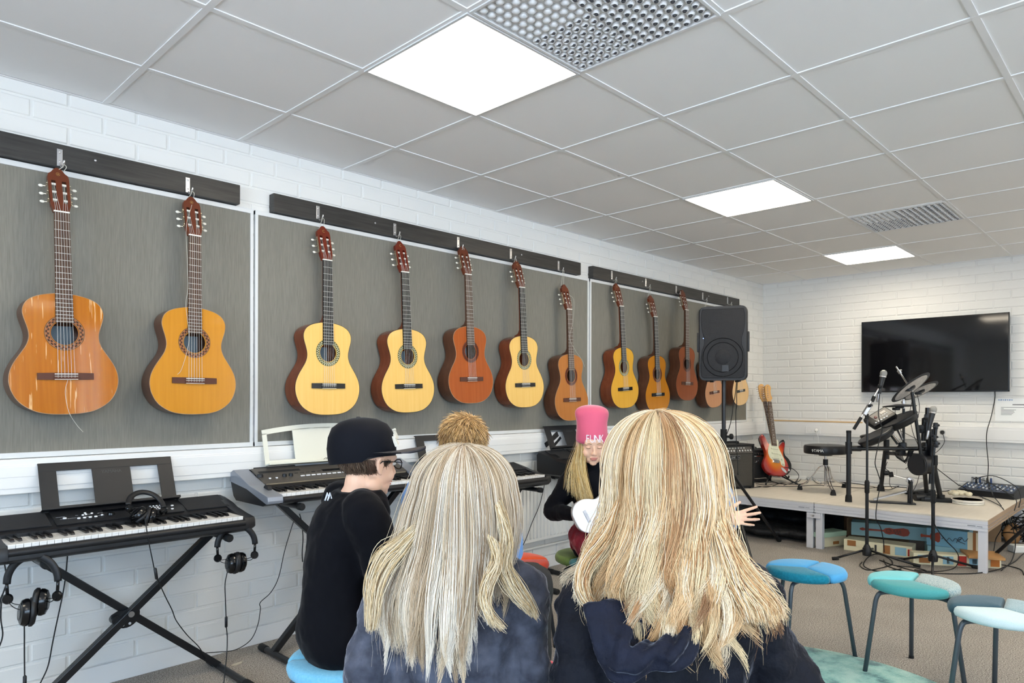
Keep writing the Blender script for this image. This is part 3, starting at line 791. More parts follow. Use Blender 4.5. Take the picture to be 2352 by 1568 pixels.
        MB().cyl((ks-.03, ky+.085, .012), (ks-.012, ky+.085, .012), .024, n=24).build('pitch_wheel', black_plastic, t, smooth=40)
        M_ = MB()
        for k in range(14): M_.box((Lx*.28+k*.032, yp0+.075, on_panel(yp0+.075)+.004), (.02, .004, .003))
        M_.build('button_row', black_plastic, t)
    else:
        plate('speaker_grille', .035, ks+.17, yp0+.004, yp1, .003, grille_m)
        plate('speaker_grille', kx1-.17, Lx-.035, yp0+.004, yp1, .003, grille_m)
        plate('control_panel', ks+.185, kx1-.185, yp0-.002, yp1-.01, .004, kb_black)
        plate('display', Lx/2-.06, Lx/2+.06, ym-.004, ym+.032, .0056, lcd_m)
        pr = MB()
        rnd = random.Random(5)
        for r_ in range(5):
            for k in range(40):
                x = ks+.20+k*(kx1-ks-.40)/40; y = yp0+.018+r_*.022
                if rnd.random() < .55 and not (Lx/2-.065 < x < Lx/2+.065 and r_ in (1, 2, 3)): pr.box((x, y, on_panel(y)+.0042), (rnd.uniform(.006, .013), .0022, .0006))
        pr.build('printing', print_m, t)
        def bt(x, y, r, sx=1): MB().lathe([(r, 0), (r, .003), (r*.8, .0045), (0, .0048)], (x, y, on_panel(y)+.003), n=14, sx=1, sy=sx).build('button', btn_white, t, smooth=40)
        bt(ks+.222, yp0+.045, .0095, .7)
        for k in range(4): bt(ks+.268+k*.020, yp0+.034, .0078, .75)
        for k, (dx, dy) in enumerate(((.300, .062), (.288, .058), (.322, .066), (.300, .075), (.352, .040))): bt(ks+dx, yp0+dy, .0045)
        for r_ in range(3):
            for k in range(4): bt(kx1-.300+k*.013, yp0+.042+r_*.016, .0042)
        bt(kx1-.215, yp0+.060, .006); bt(kx1-.225, yp0+.030, .006)
        MB().lathe([(.015, 0), (.0135, .008), (0, .009)], (ks+.385, yp0+.040, on_panel(yp0+.04)+.002), n=20).build('dial', black_gloss, t, smooth=40)
        Mt = frame_M(V((Lx/2-.01, yp0+.010, on_panel(yp0+.01)+.0034)), (1, 0, 0), (0, 1, math.tan(sl)))
        text_mb('YAMAHA', .011, Mt, ext=.0003).build('maker_lettering', print_m, t)
    # red felt / bar in front of keys
    MB().tube([(ks-.002, .008, f-.020), (kx1+.002, .008, f-.020)], .014, 14).build('front_rail', kb_black, t, smooth=60)
    # music rest
    if rest:
        (rx0, rx1, ry0, rz0, ry1, rz1, kind, rm) = rest
        w = rx1-rx0; h = math.hypot(ry1-ry0, rz1-rz0); upv = V((0, ry1-ry0, rz1-rz0)).normalized()
        Mr = frame_M(V((rx0-x0, ry0-y0, rz0-z0)), (1, 0, 0), upv)
        m = MB(); T = .004
        def rect(xa, xb, ya, yb_): m.T = Mr; m.box(((xa+xb)/2, (ya+yb_)/2, 0), (xb-xa, yb_-ya, T), bev=.0015); m.T = Matrix.Identity(4)
        if kind == 'frame':
            s_, c1, c2 = .062, w*.37, w*.66; bt_, tp = .022, .035
            o = [(0, .0), (w, .0), (w, bt_), (0, bt_)]
            rect(0, w, 0, bt_); rect(0, w, h-tp, h); rect(0, s_, bt_-.001, h-tp+.001); rect(w-s_, w, bt_-.001, h-tp+.001); rect(c1, c2, bt_-.001, h-tp+.001)
            m.T = Mr; m.box((w/2, .008, .016), (w+.012, .004, .034), bev=.001); m.box((w/2, .012, .032), (w+.012, .010, .004), bev=.001)
            m.box((w/2, h-.002, -.004), (w, .005, .012), bev=.001)
            rr = m.build('music_rest', rm, t)
            text_mb('YAMAHA', .019, Mr @ Matrix.Translation(((c1+c2)/2, h*.80-.01, T/2+.0003)), ext=.0003).build('rest_lettering', mat('dark embossed lettering', '#34363b', .3), rr)
        else:
            # arched cream rest with two windows
            N = 20
            arch = lambda x: h*(1-.13*((x/w-.5)*2)**2*1.0)
            def strip(xa, xb, lo, hi):
                vs = []; fs = []
                for k in range(N+1):
                    x = xa+(xb-xa)*k/N
                    for zz in (-T/2, T/2): vs += [(x, lo(x), zz), (x, hi(x), zz)]
                for k in range(N):
                    a = k*4; b_ = a+4
                    fs += [(a, a+1, b_+1, b_), (a+2, b_+2, b_+3, a+3), (a+1, a+3, b_+3, b_+1), (a, b_, b_+2, a+2)]
                fs += [(0, 2, 3, 1), (N*4, N*4+1, N*4+3, N*4+2)]
                m.T = Mr; m.add(vs, fs); m.T = Matrix.Identity(4)
            sl_ = lambda x: .028
            strip(0, w, lambda x: 0, lambda x: .028); strip(0, w, lambda x: arch(x)-.026, arch)
            strip(0, .024, sl_, lambda x: arch(x)-.02); strip(w-.024, w, sl_, lambda x: arch(x)-.02)
            strip(w*.24, w*.76, sl_, lambda x: arch(x)-.02)
            m.T = Mr; m.box((w/2, .004, .020), (w, .008, .044), bev=.002); m.T = Matrix.Identity(4)
            rr = m.build('music_rest', rm, t)
            q = MB(); q.T = Mr
            for a_ in range(6):
                q.tube(crv([(w*.5-.03+.012*a_, .012, .023), (w*.5-.015+.008*a_, .020-.002*a_, .023), (w*.5+.012+.004*a_, .012, .023)], 4), .0012, 5)
            q.build('rest_emblem', black_plastic, rr)
    return t
rest1 = (.690, 1.203, 3.245, .785, 3.325, .978, 'frame', black_plastic)
k1 = keyboard('black keyboard at the left edge, headphones lying on its keys', .476, 2.932, .728, .945, .368, .722, .790, 'black', rest1, .655)
rest2 = (1.640, 2.330, 3.285, .905, 3.335, 1.110, 'arch', cream_m)
k2 = keyboard('silver grey keyboard with cream music rest', 1.485, 2.950, .806, 1.0, .385, .800, .895, 'silver', rest2, .752)
rest3 = (2.600, 3.110, 3.255, .812, 3.318, 1.020, 'frame', black_plastic)
k3 = keyboard('black keyboard behind the two nearest girls, its right end above the radiator', 2.520, 2.975, .748, .945, .368, .742, .808, 'black', rest3, .672)
rest4 = (3.770, 4.300, 3.250, .878, 3.320, 1.045, 'frame', black_plastic)
k4 = keyboard('black keyboard behind the person in the pink hat', 3.700, 2.950, .790, 1.0, .378, .788, .872, 'black', rest4, .700)
br = MB().beam(at(1252, 1022, y=3.33), at(1280, 996, y=3.33), .018, .035).beam(at(1266, 1030, y=3.33), at(1287, 1004, y=3.33), .012, .02); br.T = Matrix.Identity(4)
o = br.build('wall_bracket', black_plastic); tag(o, 'black angled bracket behind the music rest by the pink hat', 'bracket')

# ---- X stands
def x_stand(label, xc, y, ztop, dx_top, dx_bot, zkb, foot_f=.30, foot_b=.10, arm_f=.20, arm_b=.12):
    t = thing('keyboard_stand', label, 'stand', (xc, y, 0), group='black folding keyboard stands')
    for s in (-1, 1):
        off = s*.018
        top = V((-s*dx_top, off, ztop)); bot = V((s*dx_bot, off, .022))
        l = MB().beam(top, bot, .030, .032, up=V((0, 1, 0)), bev=.003).build('leg', black_metal, t)
        a = MB().cyl((-s*dx_top, -arm_f, ztop+.004), (-s*dx_top, arm_b, ztop+.004), .0145, n=16).build('support_arm', black_metal, t, smooth=40)
        for yy, d in ((-arm_f, -1), (arm_b, 1)): MB().lathe([(.0155, 0), (.0170, .002), (.0170, .03), (.013, .035), (0, .0352)], (-s*dx_top, yy-d*.018, ztop+.004), (0, d, 0), n=16).build('end_cap', rubber, a, smooth=40)
        f = MB().cyl((s*dx_bot, -foot_f, .018), (s*dx_bot, foot_b, .018), .015, n=16).build('foot_bar', black_metal, t, smooth=40)
        for yy, d in ((-foot_f, -1), (foot_b, 1)): MB().lathe([(.0175, -.012), (.0178, .0), (.0178, .045), (.014, .05), (0, .0502)], (s*dx_bot, yy-d*.028, .018), (0, d, 0), n=16).build('end_cap', rubber, f, smooth=40)
    # pivot: toothed discs and lever
    zp = ztop+(0.022-ztop)*dx_top/(dx_top+dx_bot)
    p = MB().cyl((0, -.042, zp), (0, -.036, zp), .012, n=14)
    p.build('pivot_bolt', steel, t, smooth=40)
    pl = MB().prism([(.055*math.cos(a), .055*math.sin(a)) for a in [PI*(.95+1.15*i/14) for i in range(15)]]+[(.045, .02), (-.03, .02)], -.003, .003, frame_M((-.012, -.006, zp-.006), (1, 0, 0), (0, 0, 1)))
    pl.cyl((-.048, -.02, zp-.02), (-.048, .02, zp-.02), .019, n=16)
    pl.build('locking_plate', black_metal, t)
    mb = MB()
    for i in range(4):
        a = PI*(1.02+.2*i); mb.cyl((-.012+.042*math.cos(a), -.0105, zp-.006+.042*math.sin(a)), (-.012+.042*math.cos(a), -.0085, zp-.006+.042*math.sin(a)), .0055, n=10)
    mb.build('locking_holes', mat('pale hole', '#cfd3d6', .5), t)
    return t
x_stand('black folding stand under the keyboard at the left edge', .978, 3.165, .637, .335, .385, .655)
x_stand('black folding stand under the silver grey keyboard', 2.0, 3.165, .734, .345, .387, .752, foot_f=.27, foot_b=.09)
x_stand('black folding stand under the keyboard with its end above the radiator', 3.0, 3.17, .654, .345, .385, .672)
x_stand('black folding stand under the keyboard behind the pink hat', 4.14, 3.12, .682, .345, .385, .70, foot_f=.25, foot_b=.13)

# ---- headphones
pad_m = mat('black leatherette', '#141518', .45, bump=(300, .4, .001))
def headphones(label, M, cups, w=.078, drop=.125):
    t = thing('headphones', label, 'headphones', group='black headphones'); t.matrix_world = M
    pts = [(w*math.cos(a)*(1.0), 0, -.085+.085*math.sin(a)) for a in [PI*i/14 for i in range(15)]]
    pts = [(w*.97, 0, -drop)]+pts+[(-w*.97, 0, -drop)]
    MB().tube(crv(pts, 3), .0095, 10, flat=.0, up=V((0, 1, 0))).v
    MB().tube(crv(pts[1:-1], 3), .0125, 10, flat=.62, up=V((0, 1, 0))).build('headband', pad_m, t, smooth=180)
    for s in (-1, 1):
        MB().tube([(s*w, 0, -.08), (s*w*.99, 0, -.10), (s*w*.97, 0, -drop)], .0055, 8).build('slider', black_gloss, t, smooth=180)
        y = MB().lathe([(0, -.008), (.014, -.008), (.017, -.003), (.017, .003), (.014, .008), (0, .008)], (s*w*.97, 0, -drop-.008), (.2*s, 1, 0), n=20).build('hinge', black_gloss, t, smooth=40)
        c, R = cups[0 if s < 0 else 1]; c = V(c)
        ax = R @ V((1, 0, 0))
        for q in (-1, 1):
            e = c+R @ V((0, q*.036, .012))
            MB().tube(crv([(s*w*.97, q*.004, -drop-.012), ((s*w*.97+e.x)/2+s*.012, q*.020, (-drop+e.z)/2-.012), e], 5), .0014, 6).build('wire_yoke', black_gloss, t, smooth=180)
        cup = MB().lathe([(0, -.022), (.024, -.0215), (.034, -.017), (.0385, -.006), (.0385, .002), (.035, .005), (0, .005)], c, ax, n=28, sy=1.12).build('ear_cup', black_gloss, t, smooth=40)
        MB().lathe([(.018, .004), (.034, .004), (.0405, .009), (.0405, .017), (.035, .0235), (.026, .024), (.019, .019), (.017, .010)], c, ax, n=28, sy=1.12).build('ear_pad', pad_m, cup, smooth=180)
        MB().lathe([(.0225, -.0222), (.0235, -.0235), (.0245, -.0222)], c, ax, n=24, cap=False).build('trim_ring', mat('dull ring', '#3a3c40', .3, .6), cup, smooth=180)
    return t
def RX(a, b, c): return Euler((a, b, c)).to_matrix()
H1p = at(75, 1276, y=2.955)
headphones('black headphones hanging under the left end of the left-edge keyboard', Matrix.Translation(H1p) @ Matrix.Rotation(-.55, 4, 'Z') @ Matrix.Diagonal((1.03, 1, 1.12, 1)), [((-.012, -.016, -.175), RX(.1, .1, .5)), ((.022, .012, -.152), RX(.1, -.1, 3.3))])
H3p = at(543, 1207.5, y=2.955)
headphones('black headphones hanging under the right end of the left-edge keyboard', Matrix.Translation(H3p) @ Matrix.Rotation(-.35, 4, 'Z') @ Matrix.Diagonal((.98, 1, 1.0, 1)), [((-.018, -.004, -.160), RX(.1, .1, .25)), ((.016, .004, -.160), RX(.1, -.1, 3.35))])
Mh = Matrix.Translation(at(333, 1131, y=3.03)) @ Matrix.Rotation(.25, 4, 'Z') @ Matrix.Rotation(-1.02, 4, 'X') @ Matrix.Rotation(.30, 4, 'Y')
headphones('black headphones lying across the keys of the left-edge keyboard', Matrix.Translation(at(333, 1130, y=3.155)) @ Matrix.Rotation(.15, 4, 'Z') @ Matrix.Rotation(-.80, 4, 'X') @ Matrix.Rotation(.28, 4, 'Y') @ Matrix.Diagonal((.92, 1, .92, 1)), [((-.026, .020, -.118), RX(.2, .5, .5)), ((.022, .020, -.125), RX(.2, -.2, 3.0))], w=.074, drop=.098)

# ---- cables round the keyboards
Y = lambda pts, y0, y1=None: [at(u, v, y=(y0 if y1 is None else y0+(y1-y0)*i/(len(pts)-1))) for i, (u, v) in enumerate(pts)]
def ctrl(u, v, y, up, parent=None):
    p = at(u, v, y=y); return MB().lathe([(.003, -.024), (.006, -.02), (.006, .02), (.003, .024)], p, up, n=10)
c = cable('headphone_cable', Y([(333, 1190), (340, 1235), (349, 1280), (357, 1318)], 2.93)+Y([(362, 1330), (380, 1370), (395, 1400), (405, 1425), (430, 1458), (455, 1483), (468, 1503), (475, 1513), (478, 1507), (470, 1500)], 2.93, 3.25)+Y([(500, 1497), (540, 1492), (575, 1470), (592, 1435), (598, 1398), (598, 1383), (622, 1360), (640, 1325), (655, 1260), (678, 1185)], 3.26, 3.22), .0021, cable_black, 'thin black cord from the headphones on the keys, down and over to the silver keyboard')
ctrl(358, 1317, 2.93, (.15, 0, -1)).build('inline_control', black_plastic, c, smooth=40)
c = cable('headphone_cable', Y([(524, 1306), (517, 1340), (518, 1380), (519, 1412), (520, 1440)], 2.955)+Y([(522, 1462), (521, 1500), (517, 1540), (513, 1575)], 2.96, 2.9), .0021, cable_black, 'black cord hanging from the headphones at the right end of the left-edge keyboard')
ctrl(519.5, 1428, 2.955, (0, 0, 1)).build('inline_control', black_plastic, c, smooth=40)
c = cable('headphone_cable', Y([(55, 1408), (56, 1450), (56, 1500), (57, 1575)], 2.945), .0024, cable_black, 'black cord hanging from the headphones at the left end of the left-edge keyboard')
ctrl(57, 1566, 2.945, (0, 0, 1)).build('inline_control', black_plastic, c, smooth=40)
cable('power_cable', Y([(156, 1262), (151, 1320), (143, 1370), (128, 1440), (120, 1480), (110, 1530), (92, 1570)], 3.30, 3.30), .0026, cable_black, 'black power cord dropping from the left-edge keyboard against the brick wall')
cable('power_cable', Y([(25, 1280), (18, 1330), (5, 1370), (2, 1420), (6, 1460), (-8, 1500)], 3.2), .0026, cable_black, 'inner black cord at the left picture edge', group='cords at the left picture edge')
cable('power_cable', Y([(10, 1290), (15, 1340), (0, 1380), (-3, 1430), (-14, 1470)], 3.22), .0026, cable_black, 'outer black cord at the left picture edge', group='cords at the left picture edge')
cable('power_cable', Y([(688, 1180), (693, 1200), (696, 1235), (694, 1270), (695, 1290)], 3.30), .0026, cable_black, 'short black cord on the brick wall behind the cap wearer')
cable('power_cable', Y([(1254, 1092), (1249, 1120), (1239, 1160), (1222, 1200), (1209, 1235), (1197, 1258), (1180, 1275)], 3.26), .0026, cable_black, 'black cord dropping across the radiator')

# ---- radiator
rad_m = mat('white radiator enamel', '#e6e6e2', .3)
rx0, rx1, rz0, rz1, ryf = 2.75, 5.3, .235, .685, D-.105
t = thing('radiator', 'long white ribbed panel radiator under the pin boards', 'radiator', (rx0, D, 0))
m = MB(); m.b2((0, -.105, rz0), (rx1-rx0, -.040, rz1), bev=.006)
k = .02
while k < rx1-rx0-.03:
    m.loft([[V((k+a, -.105-d, z)) for a, d in ((0, 0), (.004, e), (.016, e), (.020, 0))] for z, e in ((rz0+.022, .001), (rz0+.032, .0085), (rz1-.032, .0085), (rz1-.022, .001))])
    k += .037
m.build('panel', rad_m, t)
m = MB()
for i in range(int((rx1-rx0)/.02)-1): m.b2((.02+i*.02, -.098, rz1-.004), (.03+i*.02, -.046, rz1+.004))
m.build('top_grille', rad_m, t)
for x in (.25, rx1-rx0-.25): MB().b2((x-.02, -.040, rz0+.05), (x+.02, -.009, rz1-.05)).build('wall_bracket', rad_m, t)
tag(MB().cyl((rx0+.5, D-.03, .17), (rx1+1.5, D-.03, .17), .009, n=10).build('heating_pipe', rad_m, smooth=40), 'white heating pipe running low along the left wall under the radiator', 'pipe')

# ---- television
t = thing('television', 'large wall-mounted flat television with black glossy screen', 'television', (B-.07, 1.715, 1.67))
W_, H_ = 1.225, .705
MB().box((.012, 0, 0), (.030, W_, H_), bev=.004).build('back_case', black_plastic, t)
scr = mat('glossy black screen', (.004, .004, .005), .06, spec=.7)
MB().b2((-.0050, -W_/2+.008, -H_/2+.012), (-.002, W_/2-.008, H_/2-.006)).build('screen', scr, t)
m = MB()
for a, b in (((-.006, -W_/2, -H_/2), (-.001, W_/2, -H_/2+.011)), ((-.006, -W_/2, H_/2-.006), (-.001, W_/2, H_/2)), ((-.006, -W_/2, -H_/2), (-.001, -W_/2+.007, H_/2)), ((-.006, W_/2-.007, -H_/2), (-.001, W_/2, H_/2))): m.b2(a, b)
m.build('bezel', black_gloss, t)
MB().b2((.026, -.2, -.2), (.066, .2, .2)).build('wall_mount', black_metal, t)
cable('television_cable', [at(2285, 898, x=B-.05), at(2285, 915, x=B-.04), at(2277, 955, x=B-.07), at(2267, 990, x=B-.09), at(2266, 1020, x=B-.09), at(2270, 1065, x=B-.08), at(2269, 1095, x=B-.1), at(2272, 1110, x=B-.3), at(2282, 1140, x=B-.8)], .0035, cable_black, 'black cable hanging from the television down to the mixer')
# ---- sockets
def socket(u, v, label, right):
    p = at(u, v, x=B-.056)
    t = thing('power_socket', label, 'socket', p, group='double sockets on the trunking')
    MB().box((-.004, 0, 0), (.012, .155, .078), bev=.002).build('cover_plate', trim_white, t)
    for s in (-1, 1):
        MB().lathe([(.024, 0), (.024, .003), (.0205, .003), (.0195, -.008), (0, -.008)], (-.0095, s*.036, 0), (-1, 0, 0), n=24).build('socket_well', mat('socket white', '#dededa', .4), t, smooth=40)
        for q in (-1, 1): MB().cyl((-.0035, s*.036, q*.0095), (-.0025, s*.036, q*.0095), .003, n=8).build('pin_hole', rubber, t)
    return p
pA = socket(1868, 987, 'white double socket with a white plug, behind the drum stool', 0)
pB = socket(2155, 992, 'white double socket with a black plug, right of the drum kit', 1)
def plug(p, dy, m, label):
    return tag(MB().lathe([(.018, 0), (.0185, .012), (.012, .026), (.006, .036), (0, .036)], p+V((-.006, dy, 0)), (-1, 0, -.15), n=18).build('power_plug', m, smooth=40), label, 'plug')
plug(pA, -.036, white_plastic, 'white plug in the socket behind the drum stool')
plug(pB, -.036, black_plastic, 'black plug in the socket right of the drum kit')
cable('power_cable', [pA+V((-.04, -.036, -.004)), pA+V((-.06, -.055, -.02)), pA+V((-.05, -.075, -.12)), pA+V((-.04, -.055, -.3)), pA+V((-.05, .05, -.5)), pA+V((-.08, .14, -.62))], .0028, white_plastic, 'white cord dropping from the white plug')
cable('power_cable', [pB+V((-.04, -.036, -.004)), pB+V((-.06, -.055, -.03)), pB+V((-.06, -.06, -.10)), pB+V((-.1, .0, -.19)), pB+V((-.2, .12, -.27)), pB+V((-.3, .2, -.34))], .003, cable_black, 'black cord from the black plug to the drum kit')
# ---- notice sheet
p = at(2332, 941, x=B-.008)
t = thing('paper_notice', 'white printed sheet in a plastic sleeve taped to the back wall at the right edge', 'notice', p)
MB().box((-.001, 0, 0), (.002, .300, .205), bev=.0005).build('sheet', mat('white paper', '#eceeec', .35), t)
tx = MB(); ink = mat('grey ink', '#6d6f72', .7)
yy = .055
tx.b2((-.003, .02, .042), (-.002, -.07, .050))
for r_ in range(9):
    L_ = [.20, .02, .11, .095, .10, .09, .08, .0, .0][r_]
    if L_: tx.b2((-.003, .105, .020-r_*.011), (-.002, .105-L_, .0235-r_*.011))
tx.build('printed_text', ink, t)
bl = MB()
for k in range(7): bl.box((-.0025, .12-k*.016, .088), (.001, .010, .010+.004*(k % 2)), R=Euler((.3, 0, 0)).to_matrix())
bl.build('blue_heading', mat('blue ink', '#8fa6c8', .6), t)
# ================================================================== STAGE AND EVERYTHING ON AND UNDER IT
ZS = .385
alu = mat('anodised aluminium', (.52, .52, .54), .35, .7)
alu_leg = mat('grey aluminium leg', '#d2d3d8', .45, .1)
ply = mat('pale stage plywood', '#dcd6ca', .6, noise=(5, '#d2cabc', .3, (1, 6, 1)))
ply_edge = mat('bare plywood edge', '#a58d74', .7)
SX0, SX1 = 5.93, 7.50
SPL = at(1875.7, 1151.5, z=ZS).y
SY0 = at(2271.8, 1193.7, z=ZS).y
def deck(label, y0, y1, wood_end):
    t = thing('stage_platform', label, 'stage platform', ((SX0+SX1)/2, (y0+y1)/2, 0), group='low stage platforms')
    hx, hy = (SX1-SX0)/2, (y1-y0)/2-.003
    MB().b2((-hx, -hy, ZS-.012), (hx, hy, ZS), bev=.002).build('deck_board', ply, t)
    fr = MB()
    for (a, b, c, d) in ((-hx, -hy, -hx+.03, hy), (hx-.03, -hy, hx, hy), (-hx+.03, -hy, hx-.03, -hy+.03), (-hx+.03, hy-.03, hx-.03, hy)):
        for k, (z0, z1, ins) in enumerate(((ZS-.036, ZS-.012, 0), (ZS-.042, ZS-.036, .004), (ZS-.060, ZS-.042, 0), (ZS-.066, ZS-.060, .004), (ZS-.084, ZS-.066, 0))):
            fr.b2((a+ins, b+ins, z0), (c-ins, d-ins, z1))
    fr.build('edge_profile', alu_leg, t)
    if wood_end: 
        MB().b2((-hx+.001, -hy-.0035, ZS-.036), (hx, -hy+.001, ZS-.001)).b2((-hx+.001, -hy-.0035, ZS-.0595), (hx, -hy+.001, ZS-.0425)).b2((-hx+.001, -hy-.0035, ZS-.084), (hx, -hy+.001, ZS-.0665)).build('end_board', ply_edge, t)
    for sx in (-1, 1):
        for sy in (-1, 1): 
            m = MB().b2((sx*(hx-.035)-.027, sy*(hy-.035)-.027, .0), (sx*(hx-.035)+.027, sy*(hy-.035)+.027, ZS-.08), bev=.003)
            l = m.build('leg', alu_leg, t)
    MB().box((-hx-.0006, -hy+.10, ZS-.051), (.0012, .05, .006)).box((-hx-.0006, -hy+.05, ZS-.051), (.0012, .035, .004)).build('maker_label', mat('label grey', '#7d828a', .5), t)
    return t
deck('low stage platform carrying the drum kit and mixer, bare wood at one end', SY0, SPL, True)
deck('low stage platform in the room corner with the amplifiers and drum stool', SPL, D-.06, False)
t = thing('platform_clamp', 'grey clamp joining the two stage platforms at the front', 'clamp', (SX0-.006, SPL, ZS-.11))
MB().box((0, 0, 0), (.012, .11, .04), bev=.002).build('plate', alu_leg, t); MB().cyl((-.006, 0, 0), (-.012, 0, 0), .008, n=6).build('bolt', steel, t)
def on(u, v): return at(u, v, z=ZS)
# ---- amplifiers
def amp(name, label, R0, R1, dep, h, ctrl_h, tolex, cloth, kind):
    "R0 / R1 = left and right bottom front corners"
    ax = (R1-R0).normalized(); w = (R1-R0).length; nrm = V((ax.y, -ax.x, 0)); 
    if nrm.dot(V((-R0.x, -R0.y, 0))) < 0: nrm = -nrm
    M = Matrix((ax, -nrm, V((0, 0, 1)))).transposed().to_4x4(); M.translation = (R0+R1)/2
    t = thing(name, label, 'guitar amplifier', group='guitar amplifiers on the stage'); t.matrix_world = M
    th = .018
    m = MB().b2((-w/2, 0, .008), (-w/2+th, dep, h), bev=.006).b2((w/2-th, 0, .008), (w/2, dep, h), bev=.006).b2((-w/2+.004, 0, h-th), (w/2-.004, dep, h-.001), bev=.006).b2((-w/2+.004, 0, .009), (w/2-.004, dep, .008+th), bev=.006).b2((-w/2+.01, .03, .02), (w/2-.01, dep-.005, h-.01))
    m.build('cabinet', tolex, t)
    MB().b2((-w/2+th, .008, .02), (w/2-th, .022, h-ctrl_h-th)).build('speaker_cloth', cloth, t)
    pm = MB().box((0, .018, h-th-ctrl_h/2), (w-2*th, .012, ctrl_h-.006), R=Euler((-.25, 0, 0)).to_matrix(), bev=.001)
    p = pm.build('control_panel', mat('amp panel '+kind, '#6b6660' if kind == 'big' else '#1a1a1c', .35, .5), t)
    n = 11 if kind == 'big' else 8
    for k in range(n):
        x = -w/2+th+.03+k*(w-2*th-.06)/(n-1); z = h-th-ctrl_h*.62
        MB().lathe([(.0105, 0), (.009, .012), (.007, .013), (0, .013)], (x, .010, z), (0, -1, .25), n=14).build('knob', chrome if kind == 'big' else black_plastic, p, smooth=40)
    if kind == 'big':
        sw = MB()
        for k in range(8): sw.box((-w/2+.07+k*.035, .012, h-th-ctrl_h*.25), (.012, .008, .008))
        sw.build('switch_row', white_plastic, p)
        f = frame_M((-.03, .002, h-ctrl_h-th-.030), (1, 0, 0), (0, 0, 1))
        b = MB(); b.T = f; b.box((0, 0, 0), (.138, .034, .004), bev=.001); b.T = Matrix.Identity(4)
        bd = b.build('badge', black_gloss, t)
        e = MB(); e.T = f
        for a, c in (((0, .0155, .003), (.136, .002, .002)), ((0, -.0155, .003), (.136, .002, .002)), ((-.067, 0, .003), (.002, .032, .002)), ((.067, 0, .003), (.002, .032, .002)), ((.035, 0, .003), (.002, .032, .002))): e.box(a, c)
        e.T = Matrix.Identity(4); e.build('badge_border', chrome, bd)
        tm = text_mb('LINE', .026, f @ Matrix.Translation((-.017, -.001, .003)), ext=.001, space=1.08); tm.build('badge_lettering', chrome, bd)
        text_mb('6', .026, f @ Matrix.Translation((.052, -.001, .003)), ext=.001).build('badge_number', chrome, bd)
        MB().tube(crv([(-.10, .10, h-.002), (-.09, .09, h+.016), (.09, .09, h+.016), (.10, .10, h-.002)], 5), .010, 8, flat=.5).build('handle', rubber, t, smooth=180)
    else:
        MB().b2((-w/2+th, .004, h-ctrl_h-th-.007), (w/2-th, .012, h-ctrl_h-th)).b2((-w/2+th, .004, .040), (w/2-th, .012, .050)).build('trim_strip', chrome, t)
        f = frame_M((-w/2+.105, .004, h-ctrl_h-th-.060), (1, 0, 0), (0, 0, 1))
        b = MB(); b.T = f       # jagged hand-drawn maker lettering
        L_ = [[(-.045, -.012), (-.030, .030), (-.006, .030), (-.014, .006), (-.030, .004)], [(-.004, .016), (-.012, -.006), (.006, -.004)], [(-.010, .005), (.004, .007)], [(.008, -.008), (.018, .018), (.024, -.008)], [(.012, .004), (.022, .004)], [(.026, .016), (.031, -.008), (.044, .022)], [(.040, .022), (.050, .004), (.064, .036)], [(.050, .004), (.043, -.028)]]
        for s_ in L_: b.tube([(x, y, .002) for x, y in s_], .0022, 5)
        b.T = Matrix.Identity(4); b.build('maker_lettering', chrome, t)
        MB().lathe([(.075, 0), (.078, .003), (.08, 0)], (0, .008, .15), (0, -1, 0), n=30, cap=False).build('speaker_ring', tolex, t, smooth=60)
        MB().tube(crv([(-.07, .12, h-.002), (-.06, .12, h+.012), (.06, .12, h+.012), (.07, .12, h-.002)], 5), .009, 8, flat=.5).build('handle', rubber, t, smooth=180)
    for sx in (-1, 1): MB().lathe([(.012, 0), (.014, .009), (0, .009)], (sx*(w/2-.03), .03, 0), n=10).build('foot', rubber, t)
    return t
tolex = mat('black tolex', '#131315', .6, bump=(500, .5, .001))
cloth_b = mat('brown black speaker cloth', (.040, .036, .030), .85, noise=(300, (.085, .078, .066), .3), bump=(500, .5, .001))
cloth_k = mat('black speaker cloth', (.014, .014, .015), .85, bump=(500, .5, .001))
R1 = on(1733, 1120.5); Ld = (on(1668, 1125)-R1).normalized()
amp('guitar_amplifier', 'large black guitar amplifier with brownish grille and a row of silver knobs', R1+Ld*.44, R1, .20, .428, .075, tolex, cloth_b, 'big')
R1 = on(1772, 1106.5); Ld = (on(1734.6, 1109)-R1).normalized()
amp('guitar_amplifier', 'smaller black guitar amplifier between the large amplifier and the sunburst guitar', R1+Ld*.335, R1, .17, .345, .050, tolex, cloth_k, 'small')
